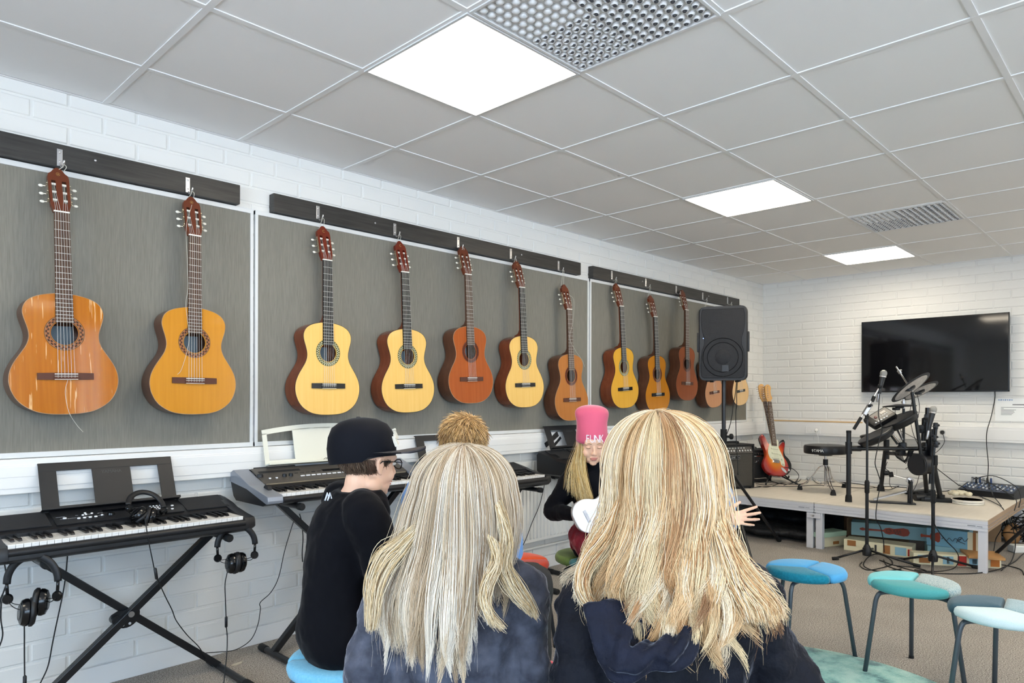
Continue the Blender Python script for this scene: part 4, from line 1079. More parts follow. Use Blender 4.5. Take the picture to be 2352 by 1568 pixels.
# ---- electric guitars on stands
def strat(label, Pbr, Pnt, face, body_m, guard_m, body_out, burst):
    up = (Pnt-Pbr).normalized(); z = V(face); z = (z-up*z.dot(up)).normalized(); x = up.cross(z)
    M = Matrix((x, up, z)).transposed().to_4x4(); M.translation = Pbr
    t = thing('electric_guitar', label, 'electric guitar', group='electric guitars on the stage'); t.matrix_world = M
    o = [(p.x, p.y) for p in crv([V((a, b, 0)) for a, b in body_out+[body_out[0]]], 4)][:-1]
    n = len(o); m = MB(); c = (0, .05)
    vs = []
    for s, h in ((.965, -.045), (1, -.038), (1, -.007), (.965, 0)):
        for a, b in o: vs.append((c[0]+(a-c[0])*s, c[1]+(b-c[1])*s, h))
    m.add(vs, [(k*n+i, k*n+(i+1) % n, (k+1)*n+(i+1) % n, (k+1)*n+i) for k in range(3) for i in range(n)])
    # front & back faces as fans with inner loops so the burst colouring is smooth
    for h, k0 in ((0, 3), (-.045, 0)):
        base = len(m.v); m.add([(c[0]+(a-c[0])*.9, c[1]+(b-c[1])*.9, h) for a, b in o], [])
        m.f += [(k0*n+i, k0*n+(i+1) % n, base+(i+1) % n, base+i) for i in range(n)]; m.m += [0]*n
        m.f.append(tuple(base+i for i in range(n))); m.m.append(0)
    m.build('body', body_m, t, smooth=40)
    if guard_m:
        g = [(-.050, .195), (-.030, .150), (-.026, .165), (.028, .165), (.030, .205), (.044, .240), (.056, .205), (.052, .15), (.085, .075), (.105, .02), (.100, -.045), (.060, -.030), (.045, .012), (-.045, .012), (-.075, .045), (-.085, .09), (-.070, .15)]
        m = MB().prism([(p.x, p.y) for p in crv([V((a, b, 0)) for a, b in g+[g[0]]], 3)][:-1][::-1], .0003, .0028); m.build('pickguard', guard_m, t)
        for y, r in ((.035, .12), (.085, 0), (.135, 0)):
            MB().box((0, y, .006), (.085, .017, .010), R=Matrix.Rotation(r, 3, 'Z'), bev=.004).build('pickup', guard_m, t, smooth=40)
        for x_, y_ in ((.060, .075), (.075, .025), (.082, -.025)): MB().lathe([(.011, 0), (.010, .012), (.0085, .013), (0, .013)], (x_, y_, .003), n=14).build('control_knob', guard_m, t, smooth=40)
    MB().box((0, 0, .005), (.075, .035, .006), bev=.001).box((0, -.004, .010), (.070, .018, .007), bev=.001).build('bridge', chrome, t)
    MB().prism([(.02*math.cos(a)*1.9, .012*math.sin(a)*1.3) for a in [2*PI*i/16 for i in range(16)]], 0, .003, Matrix.Translation((.085, -.085, 0)) @ Matrix.Rotation(-.7, 4, 'Z')).build('jack_plate', chrome, t)
    f = MB().prism([(-.028, .165), (.028, .165), (.021, .648), (-.021, .648)], .004, .011); f.mi = 1
    for k in range(1, 22): y = .648*2**(-k/12); f.box((0, y, .0115), (.050*(1-(y-.165)*.5), .0018, .0012))
    fbo = f.build('fretboard', [fb_brown, fret_m], t)
    d = MB()
    for k in (3, 5, 7, 9, 12, 15, 17): 
        y = .648*(2**(-k/12)+2**(-(k-1)/12))/2; d.cyl((0, y, .0112), (0, y, .0116), .0035, n=10)
    d.build('position_dots', bone, fbo)
    rg = []
    for y in (.64, .5, .35, .24, .18): w_ = .021+(.648-y)*.0145; rg.append([V((w_*math.cos(a), y, .004+(.018*math.sin(a) if math.sin(a) < 0 else 0))) for a in [2*PI*i/16 for i in range(16)]])
    maple = mat('maple neck', '#d9a866', .3, coat=.5)
    MB().loft(rg).build('neck', maple, t, smooth=50)
    h = [(-.021, .648), (.021, .648), (.024, .668), (.036, .682), (.043, .700), (.036, .715), (.030, .735), (.030, .775), (.040, .805), (.030, .835), (.005, .845), (-.020, .835), (-.032, .81), (-.036, .74), (-.034, .69), (-.024, .668)]
    MB().prism([(p.x, p.y) for p in crv([V((a, b, 0)) for a, b in h+[h[0]]], 3)][:-1], -.014, .001).build('headstock', maple, t)
    for k in range(6):
        y = .690+k*.025; x0_ = -.020+k*.0025
        MB().lathe([(.0055, 0), (.0045, .004), (.0030, .005), (.0030, .012), (0, .012)], (x0_, y, .001), n=10).cyl((x0_-.012, y, -.008), (-.046, y, -.008), .002, n=6).ell((-.052, y, -.008), (.008, .006, .005), 10, 6).build('tuning_peg', chrome, t, smooth=40)
    for k in range(6): q = k-2.5; MB().tube([(q*.0105, -.004, .014), (q*.007, .650, .0125), (-.020+(5-k)*.0025 if False else -.020+k*.0025, .690+k*.025, .010)], .0006, 4).build('string', string_m, t)
    return t
sb = [(0, -.150), (.065, -.150), (.125, -.115), (.155, -.050), (.140, .010), (.108, .055), (.105, .100), (.125, .155), (.138, .200), (.128, .225), (.105, .215), (.070, .175), (.030, .160), (-.030, .165), (-.075, .190), (-.105, .255), (-.130, .275), (-.148, .245), (-.135, .175), (-.112, .100), (-.112, .050), (-.148, -.010), (-.155, -.065), (-.120, -.120), (-.060, -.150)]
burst = mat('cherry sunburst lacquer', (.75, .25, .02), .12, coat=1)
nt = burst.node_tree; tc = nt.nodes.new('ShaderNodeTexCoord'); mp = nt.nodes.new('ShaderNodeMapping'); mp.inputs['Scale'].default_value = (6.4, 4.9, 0.5); mp.inputs['Location'].default_value = (0, -.2, 0)
gr = nt.nodes.new('ShaderNodeTexGradient'); gr.gradient_type = 'SPHERICAL'; cr = nt.nodes.new('ShaderNodeValToRGB')
nt.links.new(tc.outputs['Object'], mp.inputs[0]); nt.links.new(mp.outputs[0], gr.inputs[0]); nt.links.new(gr.outputs[0], cr.inputs[0]); nt.links.new(cr.outputs[0], nt.nodes['Principled BSDF'].inputs['Base Color'])
e = cr.color_ramp.elements; e[0].position = .02; e[0].color = (.30, .006, .006, 1); e[1].position = .62; e[1].color = (.80, .28, .03, 1); x_ = e.new(.25); x_.color = (.55, .045, .01, 1)
gd = mat('mint white pickguard', '#e3e6cf', .3)
Pb_ = at(1782, 1059, d=7.13); Pn_ = at(1766.5, 918.5, d=7.36)
strat('cherry sunburst electric guitar with white pickguard standing in the room corner', Pb_, Pn_, -FW+RT*.30, burst, gd, sb, True)
Pb2 = Pb_+FW*.105+RT*.06+V((0, 0, -.01)); Pn2 = Pn_+FW*.06+RT*-.038+V((0, 0, .03))
strat('black electric guitar half hidden behind the sunburst one', Pb2, Pn2, -FW+RT*.25, black_gloss, None, sb, False)
for (pp, lb) in ((Pb_, 'black folding guitar stand holding the sunburst guitar'),):
    c = V((pp.x, pp.y, ZS)); t = thing('guitar_stand', lb, 'guitar stand', c)
    top = V((0, 0, .075)); up = V((0, 0, 1))
    for s in (-1, 1):
        MB().tube(crv([FW*.10+RT*s*.02+up*.11, FW*.03+RT*s*.10+up*.075, -FW*.07+RT*s*.10+up*.060, -FW*.085+RT*s*.10+up*.085], 4), .007, 8).build('cradle_arm', rubber, t, smooth=180)
        MB().tube([FW*.10+RT*s*.02+up*.10, -FW*.16+RT*s*.16+up*.008], .009, 8).build('leg', black_metal, t, smooth=180)
    MB().tube([FW*.08+up*.14, FW*.16+up*.010], .009, 8).build('leg', black_metal, t, smooth=180)
# power strip and cable tangle by the guitars
tag(MB().box(on(1822, 1100)+V((0, 0, .02)), (.05, .26, .038), rz=.4, bev=.006).build('power_strip', white_plastic), 'white power strip lying behind the drum stool on the stage', 'power strip')
tag(MB().box(on(1912, 1103)+V((0, 0, .018)), (.06, .14, .035), rz=.4, bev=.008).build('foot_switch', black_plastic), 'small black box on the stage behind the drum stool', 'foot switch')
rnd = random.Random(11)
def floor_cable(label, pts, r=.0035, z=ZS, mt=cable_black, group=None, jig=0, name='stage_cable'):
    P = [at(u, v, z=z)+V((0, 0, r+.001+(rnd.random()*jig))) for u, v in pts]
    return cable(name, P, r, mt, label, group=group)
floor_cable('black lead running from the amplifiers under the sunburst guitar', [(1736, 1113), (1760, 1116), (1790, 1113), (1815, 1114), (1840, 1113), (1856, 1108), (1850, 1095)], jig=.01)
floor_cable('black lead coiled in front of the smaller amplifier', [(1738, 1119), (1765, 1122), (1800, 1112), (1828, 1108), (1830, 1096), (1820, 1086), (1832, 1080), (1840, 1092), (1835, 1106), (1800, 1117), (1770, 1110)], jig=.02)
floor_cable('long black lead along the stage from the amplifiers past the drum stool', [(1728, 1121), (1770, 1118), (1820, 1118), (1870, 1115), (1900, 1117), (1940, 1119), (1990, 1122), (2040, 1118), (2090, 1121), (2130, 1121)], jig=.004)
floor_cable('black lead looping behind the drum stool', [(1826, 1080), (1850, 1082), (1862, 1097), (1880, 1112), (1905, 1108), (1950, 1110), (2000, 1118), (2040, 1126), (2070, 1116), (2110, 1108)], jig=.006)
cable('stage_cable', [at(1802, 1073, d=7.0), at(1820, 1076, d=6.9), at(1834, 1090, d=6.85), at(1828, 1105, d=6.8), at(1800, 1114, d=6.75)], .0032, cable_black, 'black lead plugged into the sunburst guitar')
# ---- drum stool
c = on(1892, 1127); c = at(1896, 1128, z=ZS)
t = thing('drum_stool', 'round black drum stool with chrome tripod on the stage', 'stool', c)
MB().lathe([(0, .352), (.178, .352), (.188, .358), (.190, .372), (.190, .415), (.183, .430), (.15, .437), (0, .441)], n=40).build('seat', mat('black vinyl', '#141416', .38, bump=(400, .2, .0006)), t, smooth=40)
MB().cyl((0, 0, .335), (0, 0, .352), .06, n=20).build('seat_plate', black_metal, t)
MB().cyl((0, 0, .05), (0, 0, .34), .0125, n=16).build('post', chrome, t, smooth=40)
MB().cyl((0, 0, .245), (0, 0, .30), .022, n=16).box((.03, 0, .275), (.03, .012, .02)).build('collar', black_plastic, t, smooth=40)
for k, (u, v) in enumerate(((1833, 1124), (1915, 1138), (1943, 1119))):
    q = at(u, v, z=ZS)-c; q.z = 0; dirn = q.normalized(); sd = V((-dirn.y, dirn.x, 0))
    l = MB()
    for s in (-.011, .011): l.tube(crv([dirn*.022+sd*s+V((0, 0, .235)), dirn*.06+sd*s+V((0, 0, .215)), dirn*.14+sd*s+V((0, 0, .10)), q*.94+sd*s+V((0, 0, .035))], 5), .0055, 8)
    for s in (-.011, .011): l.tube([dirn*.02+sd*s+V((0, 0, .07)), dirn*.12+sd*s+V((0, 0, .125))], .004, 6)
    l.build('leg', chrome, t, smooth=180)
    MB().loft([[q*.93+dirn*a*h+sd*b*h*1.0+V((0, 0, z)) for a, b in ((-.5, -.5), (.5, -.5), (.5, .5), (-.5, .5))] for h, z in ((.045, 0), (.042, .012), (.026, .050))]).build('rubber_foot', rubber, t, bevel=.003)
# lettering facing the camera side of the seat
vx = V((-c.x, -c.y, 0)).normalized(); ang = math.atan2(vx.y, vx.x)-.32; txt = MB()
for k, ch in enumerate('TAMA'):
    a = ang+.115*(k-1.5)
    n_ = V((math.cos(a), math.sin(a), 0)); xr = V((-n_.y, n_.x, 0))
    tm = text_mb(ch, .036, frame_M(n_*.1905+V((0, 0, .388)), xr, (0, 0, 1)), ext=.0006); txt.add(tm.v, tm.f)
a = ang-.115*2.5; n_ = V((math.cos(a), math.sin(a), 0)); xr = V((-n_.y, n_.x, 0)); txt.T = frame_M(n_*.1905+V((0, 0, .388)), xr, (0, 0, 1))
txt.box((0, 0, 0), (.006, .026, .001)).box((-.005, .006, 0), (.012, .004, .001), rz=.5).box((.005, .002, 0), (.012, .004, .001), rz=-.5); txt.T = Matrix.Identity(4)
txt.build('maker_lettering', white_plastic, t)
# ---- electronic drum kit
C0 = at(2040, 1130, z=ZS); t = thing('electronic_drum_kit', 'black electronic drum kit on a tube rack in front of the television', 'drum kit', C0)
rim = mat('grey rubber pad', '#26272b', .55); mesh_pad = mat('pale cymbal pad printing', '#d0ccc6', .6, noise=(40, '#b2aeaa', .2))
def K(u, v, d): return at(u, v, d=d)-C0
def KZ(u, v): return at(u, v, z=ZS)-C0
def ktube(nm, a, b, r, m=black_metal, n=16): return MB().cyl(a, b, r, n=n).build(nm, m, t, smooth=40)
pL = KZ(1949, 1152); pLt = pL+V((0, 0, .598))
ktube('rack_post', pL+V((0, 0, .01)), pLt, .019); MB().lathe([(.027, 0), (.026, .04), (.021, .06)], pL, n=20).build('rubber_foot', rubber, t, smooth=40)
MB().cyl(pLt-V((0, 0, .02)), pLt+V((0, 0, .001)), .020, n=16).build('post_cap', rubber, t, smooth=40)
jz = .448; pJ = pL+V((0, 0, jz)); pR = K(2128, 1025, 5.83); pR.z = pJ.z
MB().cyl(pJ-V((0, 0, .045)), pJ+V((0, 0, .055)), .026, n=20).cyl(pJ, pJ+(pR-pJ).normalized()*.10, .024, n=20).build('joint_clamp', black_plastic, t, smooth=40)
ktube('cross_bar', pJ, pR, .017)
bJ = K(2036, 1025, 6.45); bJ.z = pJ.z
ktube('cross_bar', bJ+V((0, 0, -.085)), pR+V((0, 0, -.06)), .017)
MB().cyl(bJ-V((0, 0, .14)), bJ+V((0, 0, .04)), .025, n=18).build('joint_clamp', black_plastic, t, smooth=40)
bF = KZ(2023, 1127); ktube('rack_post', bF+V((0, 0, .02)), bJ+V((0, 0, .02)), .019); MB().lathe([(.034, 0), (.030, .035), (.021, .06)], bF, n=20).build('rubber_foot', rubber, t, smooth=40)
rF = KZ(2161, 1152); rT = K(2131, 1005, 5.80); ktube('rack_post', rF+V((0, 0, .02)), rT, .020); 
MB().box(rF+V((0, 0, .016)), (.10, .30, .030), rz=.35, bev=.01).cyl(rF, rF+V((0, 0, .06)), .03, n=18).build('rubber_foot', rubber, t, smooth=40)
r2F = KZ(2129, 1140); r2T = K(2118, 1020, 6.0); ktube('rack_post', r2F+V((0, 0, .01)), r2T, .018); MB().box(r2F+V((0, 0, .018)), (.09, .14, .034), rz=.3, bev=.01).build('rubber_foot', rubber, t)
r3F = KZ(2112, 1150); MB().cyl(r3F+V((-.02, .03, .03)), r3F+V((.04, -.03, .03)), .03, n=16).box(r3F+V((.05, -.06, .02)), (.12, .09, .035), rz=.4, bev=.008).build('foot_clamp', black_plastic, t, smooth=40)
for (u, v, d) in ((2128, 1025, 5.83), (2122, 1042, 5.85), (2118, 985, 5.9), (2140, 1000, 5.8), (2132, 960, 5.85), (2073, 1025, 5.85), (2069, 1036, 5.9)):
    MB().box(K(u, v, d), (.055, .06, .07), rz=rnd.uniform(0, 1), bev=.012).cyl(K(u, v, d)+V((-.04, 0, 0)), K(u, v, d)+V((-.075, 0, .0)), .007, n=8).ell(K(u, v, d)+V((-.085, 0, 0)), (.012, .022, .010), 10, 6).build('clamp', black_plastic, t, smooth=40)
for (u, v, u2, v2, d, r, m) in ((2131, 936, 2128, 1012, 5.85, .019, black_metal), (2123, 960, 2121, 1012, 5.9, .019, black_metal), (2141, 985, 2137, 1110, 5.78, .014, black_metal), (2149, 970, 2143, 1060, 5.7, .010, black_metal), (2095, 900, 2115, 1042, 5.75, .0135, black_metal), (2075.5, 938, 2075.5, 1022, 6.15, .011, black_metal)):
    ktube('upright_tube', K(u, v, d), K(u2, v2, d), r, m)
ktube('cymbal_arm', K(2090, 890, 5.74), K(2102, 910, 5.75), .007, chrome); ktube('cymbal_arm', K(2058.5, 841.5, 5.75), K(2083, 880, 5.75), .006, chrome)
MB().cyl(K(2064, 850, 5.75), K(2068, 857, 5.75), .014, n=14).cyl(K(2061, 853, 5.75), K(2071, 850, 5.75), .006, n=8).build('wing_nut', steel, t, smooth=40)
def pad(nm, c, nrm, r, th, face_m, rim_w, label_bell=True, thick=None):
    nrm = V(nrm).normalized()
    p = MB().lathe([(0, -th), (r*.75, -th), (r*.97, -th*.5), (r, 0), (r*.985, .004), (r*(1-rim_w), .006), (r*(1-rim_w), .004)], c, nrm, n=44).build(nm, rim, t, smooth=40)
    MB().lathe([(r*(1-rim_w), .0045), (r*.28, .006), (0, .0065)], c, nrm, n=44).build('pad_face', face_m, p, smooth=40)
    return p
# crash: seen from below, light underside ring
def cymbal(nm, c, nrm, r, under):
    nrm = V(nrm).normalized()
    p = MB().lathe([(0, .004), (.03, .012), (.05, .008), (r*.8, .002), (r, -.003), (r*1.0, -.008), (r*.98, -.010), (r*.86, -.008)], c, nrm, n=52).build(nm, rim, t, smooth=50)
    MB().lathe([(r*.855, -.0105), (r*.25, -.0095), (0, -.0095)], c, nrm, n=52).build('underside', under, p, smooth=50)
    MB().lathe([(0, -.026), (.028, -.026), (.036, -.018), (.036, -.002)], c, nrm, n=20).box(tuple(V(c)-nrm*.02+RT*-.03+V((0, 0, -.01))), (.07, .05, .024), bev=.006).build('sensor_box', black_plastic, p, smooth=40)
    return p
def facing(maj, tilt_deg):
    "normal of a disc whose long axis (camera side view) is maj and that is turned tilt_deg away from edge-on"
    maj = V(maj).normalized(); b_ = maj.cross(FW).normalized()      # lies in the picture plane, across the long axis
    a = math.radians(tilt_deg); n = b_*math.cos(a)+FW*math.sin(a)
    return n if n.z > 0 else -n
u1, u2 = at(2047, 914, d=5.75), at(2134, 861, d=5.75)
cymbal('crash_cymbal_pad', K(2090.5, 888.5, 5.75), facing(u2-u1, 30), .178, mesh_pad)
u1, u2 = at(2090, 905, d=6.15), at(2147, 885, d=6.15)
cymbal('ride_cymbal_pad', K(2113, 896, 6.15), facing(u2-u1, 26), .155, mesh_pad)
cymbal('hi_hat_pad', K(2066, 931, 6.15), (0.02, .05, 1), .135, rim)
MB().cyl(K(2075.5, 938, 6.15), K(2075.5, 916, 6.15), .009, n=12).cyl(K(2075.5, 926, 6.15), K(2075.5, 921, 6.15), .020, n=14).build('hi_hat_clutch', steel, t, smooth=40)
# drum pads seen nearly edge-on
def epad(uv0, uv1, d, th, tilt, face=rim):
    a, b = at(*uv0, d=d), at(*uv1, d=d); n = facing(b-a, tilt); r = (b-a).length/2
    p = MB().lathe([(0, -th), (r*.80, -th), (r*.93, -th*.75), (r*.97, -.010), (r, -.006), (r, .006), (r*.96, .010), (r*.90, .006)], (a+b)/2-C0, n, n=44).build('drum_pad', black_plastic, t, smooth=40)
    MB().lathe([(r*.90, .0065), (0, .0085)], (a+b)/2-C0, n, n=40).build('pad_face', face, p, smooth=40)
epad((1975, 1019), (2046, 979), 5.80, .050, 6); epad((2030, 983), (2101, 944), 5.85, .055, 6)
epad((1978, 1003), (2030, 993), 6.45, .040, 4); epad((2042, 966), (2096, 944), 6.35, .045, 5)
kc = K(2107, 1067, 5.75); pad('kick_pad', kc, -RT*.93-FW*.42+V((0, 0, .05)), .088, .10, rim, .12)
MB().cyl(kc+RT*.02, kc+RT*.12, .075, n=28).build('kick_shell', black_plastic, t, smooth=40)
# sound module: tilted toward the player
cM = K(2021, 958, 6.0); ux = (at(2046, 944, d=6.0)-at(1998, 972, d=6.0)).normalized()
nM = (V((0, 0, 1))*.62+FW*-.42+RT*-.45); nM = (nM-ux*nM.dot(ux)).normalized(); MM = Matrix((ux, nM.cross(ux), nM)).transposed().to_4x4(); MM.translation = cM
mo = MB(); mo.T = MM; mo.box((0, 0, -.012), (.225, .150, .055), bev=.018); b = mo.build('sound_module', black_plastic, t, smooth=40)
mo = MB(); mo.T = MM; mo.box((.02, .005, .0162), (.155, .105, .003), bev=.001); mo.build('module_panel', mat('module silver', '#85827e', .5), b)
mo = MB(); mo.T = MM; mo.box((.045, .018, .0185), (.050, .028, .002)); mo.build('module_screen', lcd_m, b)
mo = MB(); mo.T = MM
for k in range(5): mo.box((-.075+.027*k, -.050, .0175), (.014, .012, .006), bev=.002)
for k in range(4): mo.box((.000+.02*k, -.015, .0195), (.009, .007, .004), bev=.001)
mo.build('module_buttons', btn_white, b)
mo = MB(); mo.T = MM; mo.lathe([(.014, .016), (.013, .026), (0, .027)], (-.035, .005, 0), n=18); mo.build('module_dial', mat('dark red dial', '#5a2327', .4), b, smooth=40)
ktube('module_arm', cM+V((0, 0, -.03)), K(2062, 1020, 5.9), .010)
ktube('pad_arm', K(2042, 985, 5.85), K(2070, 1020, 5.85), .009, chrome); ktube('pad_arm', K(2060, 985, 5.9), K(2073, 1010, 5.85), .009, chrome)
# wiring loom
for k in range(7):
    a = K(2048+3*k, 1030, 6.0); b_ = K(2100-2*k, 1032, 5.9); m_ = K(2062+3*k, 1052+2*k, 5.95); m2 = K(2085, 1058-3*k, 5.92)
    MB().tube(crv([a, m_, m2, b_], 6), .0030, 6).build('pad_lead', cable_black, t, smooth=180)
for pts in (((2096, 915), (2090, 950), (2096, 990), (2108, 1020)), ((2056, 938), (2057, 955), (2064, 975), (2072, 1000)), ((2107, 905), (2112, 935), (2108, 960)), ((2070, 990), (2090, 1000), (2112, 1012)), ((2038, 1060), (2034, 1075), (2044, 1085), (2043, 1110), (2050, 1122)), ((2112, 1088), (2106, 1110), (2095, 1135), (2100, 1148))):
    MB().tube(crv([K(u, v, 5.9) for u, v in pts], 6), .0024, 6).build('pad_lead', cable_black, t, smooth=180)
MB().cyl(K(2029, 1086, 6.5), K(2041, 1086, 6.5), .022, n=12).build('inline_box', black_plastic, t, smooth=40)
# kick pedal
p0, p1 = KZ(1997, 1153), KZ(2102, 1158)
t2 = thing('kick_pedal', 'black kick drum pedal with chrome cam at the front of the drum kit', 'drum pedal', C0)
MB().beam(p0+V((0, 0, .006)), p1+V((0, 0, .006)), .012, .10, up=V((0, 0, 1))).v
pd = (p1-p0).normalized(); ps = V((-pd.y, pd.x, 0))
MB().box((p0+p1)/2+V((0, 0, .007)), ((p1-p0).length, .085, .012), R=Matrix((pd, ps, V((0, 0, 1)))).transposed(), bev=.003).build('base_plate', black_metal, t2)
qa, qb = p0+pd*.03+V((0, 0, .025)), p0+pd*.27+V((0, 0, .105))
fd = (qb-qa).normalized(); MB().box((qa+qb)/2, ((qb-qa).length, .075, .010), R=Matrix((fd, ps, fd.cross(ps))).transposed(), bev=.003).build('footboard', alu, t2)
for s in (-.05, .05): MB().cyl(p0+pd*.30+ps*s+V((0, 0, .01)), p0+pd*.30+ps*s+V((0, 0, .205)), .0115, n=12).build('frame_post', black_metal, t2, smooth=40)
MB().cyl(p0+pd*.30-ps*.06+V((0, 0, .20)), p0+pd*.30+ps*.06+V((0, 0, .20)), .010, n=12).cyl(p0+pd*.30-ps*.012+V((0, 0, .195)), p0+pd*.30+ps*.012+V((0, 0, .195)), .030, n=20).build('cam', chrome, t2, smooth=40)
MB().cyl(p0+pd*.30+V((0, 0, .2)), p0+pd*.16+V((0, 0, .235)), .0035, n=8).build('beater_rod', chrome, t2)
MB().cyl(p0+pd*.145+V((0, 0, .235)), p0+pd*.175+V((0, 0, .24)), .022, n=16).build('beater', rubber, t2, smooth=40)
MB().tube([p0+pd*.275+V((0, 0, .11)), p0+pd*.285+V((0, 0, .17)), p0+pd*.295+V((0, 0, .2))], .005, 6).build('chain', steel, t2)
q = KZ(2112, 1134); t3 = thing('hi_hat_pedal', 'hi-hat control pedal at the back of the drum kit', 'drum pedal', C0)
MB().box(q+V((0, 0, .02)), (.28, .10, .03), rz=-.45, bev=.006).build('base_plate', black_plastic, t3); MB().box(q+V((0.02, 0, .075)), (.26, .085, .01), R=Euler((0, -.28, -.45)).to_matrix(), bev=.003).build('footboard', alu, t3)

# ---- microphone stands
grille_metal = mat('microphone grille', (.42, .42, .41), .35, .9, bump=(900, 1, .002))
def mic(parent_none, head, tail, label):
    head, tail = V(head), V(tail); ax = (head-tail).normalized(); 
    t = thing('microphone', label, 'microphone', head, group='microphones on stands')
    L_ = (head-tail).length
    MB().lathe([(.0, .026), (.012, .0235), (.0215, .014), (.0255, .0), (.0245, -.010), (.0225, -.018), (.0200, -.022)], (0, 0, 0), ax, n=24).build('grille', grille_metal, t, smooth=60)
    MB().lathe([(.0215, -.019), (.0240, -.022), (.0240, -.027), (.0205, -.030)], (0, 0, 0), ax, n=24).build('collar', steel, t, smooth=40)
    MB().lathe([(.0205, -.030), (.0195, -.036), (.0150, -.10), (.0125, -.155), (.0110, -.160), (0, -.160)], (0, 0, 0), ax, n=20).build('handle', mat('dark grey microphone body', '#2b2d30', .4), t, smooth=40)
    MB().lathe([(.0095, -.158), (.0095, -.215), (.006, -.225), (0, -.225)], (0, 0, 0), ax, n=14).build('plug', steel, t, smooth=40)
    return t
def mic_stand(label, base, top_z, legs, hub_z=.10):
    t = thing('microphone_stand', label, 'microphone stand', base, group='black microphone stands')
    MB().cyl((0, 0, hub_z-.05), (0, 0, top_z*.52), .0125, n=14).build('lower_tube', black_metal, t, smooth=40)
    MB().cyl((0, 0, top_z*.52-.02), (0, 0, top_z), .0085, n=14).build('upper_tube', black_metal, t, smooth=40)
    MB().lathe([(.010, -.06), (.017, -.05), (.018, .03), (.012, .045)], (0, 0, top_z*.52), n=16).build('clutch', rubber, t, smooth=40)
    MB().lathe([(.012, -.055), (.030, -.05), (.034, -.02), (.022, .02), (.014, .035)], (0, 0, hub_z), n=18).cyl((0, 0, hub_z), (-.05, .01, hub_z+.01), .008, n=8).build('hub', black_plastic, t, smooth=40)
    for a in legs:
        e = V(a)-V(base); e.z = .012; dd = V((e.x, e.y, 0)).normalized()
        l = MB().tube([dd*.02+V((0, 0, hub_z-.01)), e], .0085, 10).build('leg', black_metal, t, smooth=180)
        MB().tube([e-dd*.035+V((0, 0, .006)), e+dd*.012], .0125, 10).build('rubber_foot', rubber, l, smooth=180)
    return t
b1 = at(1991, 1290, z=0); d1 = b1.dot(FW)
s1 = mic_stand('black boom microphone stand left of the drum kit', b1, at(1992, 955, d=d1).z, (at(1915, 1286, z=0), at(2110, 1303, z=0), at(2010, 1262, z=0)))
jb = at(1991, 941, d=d1-.02); e0, e1 = at(1962, 984, d=d1-.02), at(2020, 890, d=d1-.02)
o = MB().cyl(e0-b1, e1-b1, .0065, n=12).build('boom_arm', steel, s1, smooth=40)
dd = (e0-e1).normalized(); MB().cyl(e0-b1-dd*.10, e0-b1+dd*.005, .012, n=14).build('counterweight', rubber, s1, smooth=40)
MB().box(jb-b1+V((0, 0, .0)), (.03, .03, .09), R=Matrix(basis(dd)).transposed(), bev=.005).build('boom_clamp', steel, s1)
MB().cyl(at(2003, 922, d=d1-.02)-b1, at(2008, 910, d=d1-.02)-b1, .013, n=12).cyl(at(1997, 932, d=d1-.05)-b1, at(2001, 931, d=d1+.04)-b1, .012, n=12).cyl(jb-b1+V((0, 0, -.03)), jb-b1+V((0, 0, -.07)), .014, n=12).build('boom_knob', rubber, s1, smooth=40)
mic(None, at(2029.5, 857, d=d1-.03), at(2020, 900, d=d1-.02), 'grey headed microphone on the boom, in front of the television')
MB().tube([at(2020, 890, d=d1-.02)-b1, at(2022, 884, d=d1-.03)-b1], .017, 12).build('microphone_clip', rubber, s1, smooth=180)
b2_ = at(2143, 1304, z=0); d2 = b2_.dot(FW)
s2 = mic_stand('black microphone stand in front of the right half of the drum kit', b2_, at(2145, 985, d=d2).z, (at(2066, 1288, z=0), at(2244, 1306, z=0), at(2141, 1330, z=0)))
o = MB().cyl(at(2151, 975, d=d2-.02)-b2_, at(2142, 1072, d=d2-.02)-b2_, .009, n=12).build('boom_arm', black_metal, s2, smooth=40)
MB().cyl(at(2149, 1045, d=d2-.03)-b2_, at(2149, 1068, d=d2-.03)-b2_, .014, n=12).build('counterweight', rubber, s2, smooth=40)
for (u, v) in ((2146, 1005), (2149, 978), (2150, 1020)): MB().box(at(u, v, d=d2-.02)-b2_, (.035, .03, .05), bev=.008).cyl(at(u+8, v-2, d=d2-.03)-b2_, at(u-6, v+2, d=d2-.03)-b2_, .008, n=10).build('boom_clamp', black_plastic, s2, smooth=40)
mic(None, at(2143.5, 940, d=d2-.03), at(2136, 975, d=d2-.03), 'grey headed microphone low beside the drum kit rack')
# cables of the microphones
cable('microphone_cable', [at(2020, 905, d=d1-.04), at(2019, 925, d=d1-.05), at(2018, 955, d=d1-.05), at(2026, 985, d=d1-.05), at(2020, 1010, d=d1-.05), at(2010, 1060, d=d1-.05), at(2016, 1085, d=d1-.05), at(2022, 1110, d=d1-.05), at(2015, 1150, d=d1-.05), at(2012, 1190, d=d1-.05), at(2022, 1210, d=d1-.03), at(2029, 1240, d=d1), at(2031, 1268, d=d1)], .0035, cable_black, 'black microphone cable hanging from the boom microphone')
cable('microphone_cable', [at(2138, 985, d=d2-.05), at(2141, 1060, d=d2-.04), at(2139, 1120, d=d2-.04), at(2141, 1180, d=d2-.04), at(2150, 1210, d=d2-.04), at(2172, 1240, d=d2-.03), at(2196, 1265, d=d2-.02), at(2202, 1285, d=d2), at(2190, 1305, z=.005), at(2150, 1312, z=.005), at(2100, 1308, z=.005)], .0035, cable_black, 'black microphone cable running down the right microphone stand')
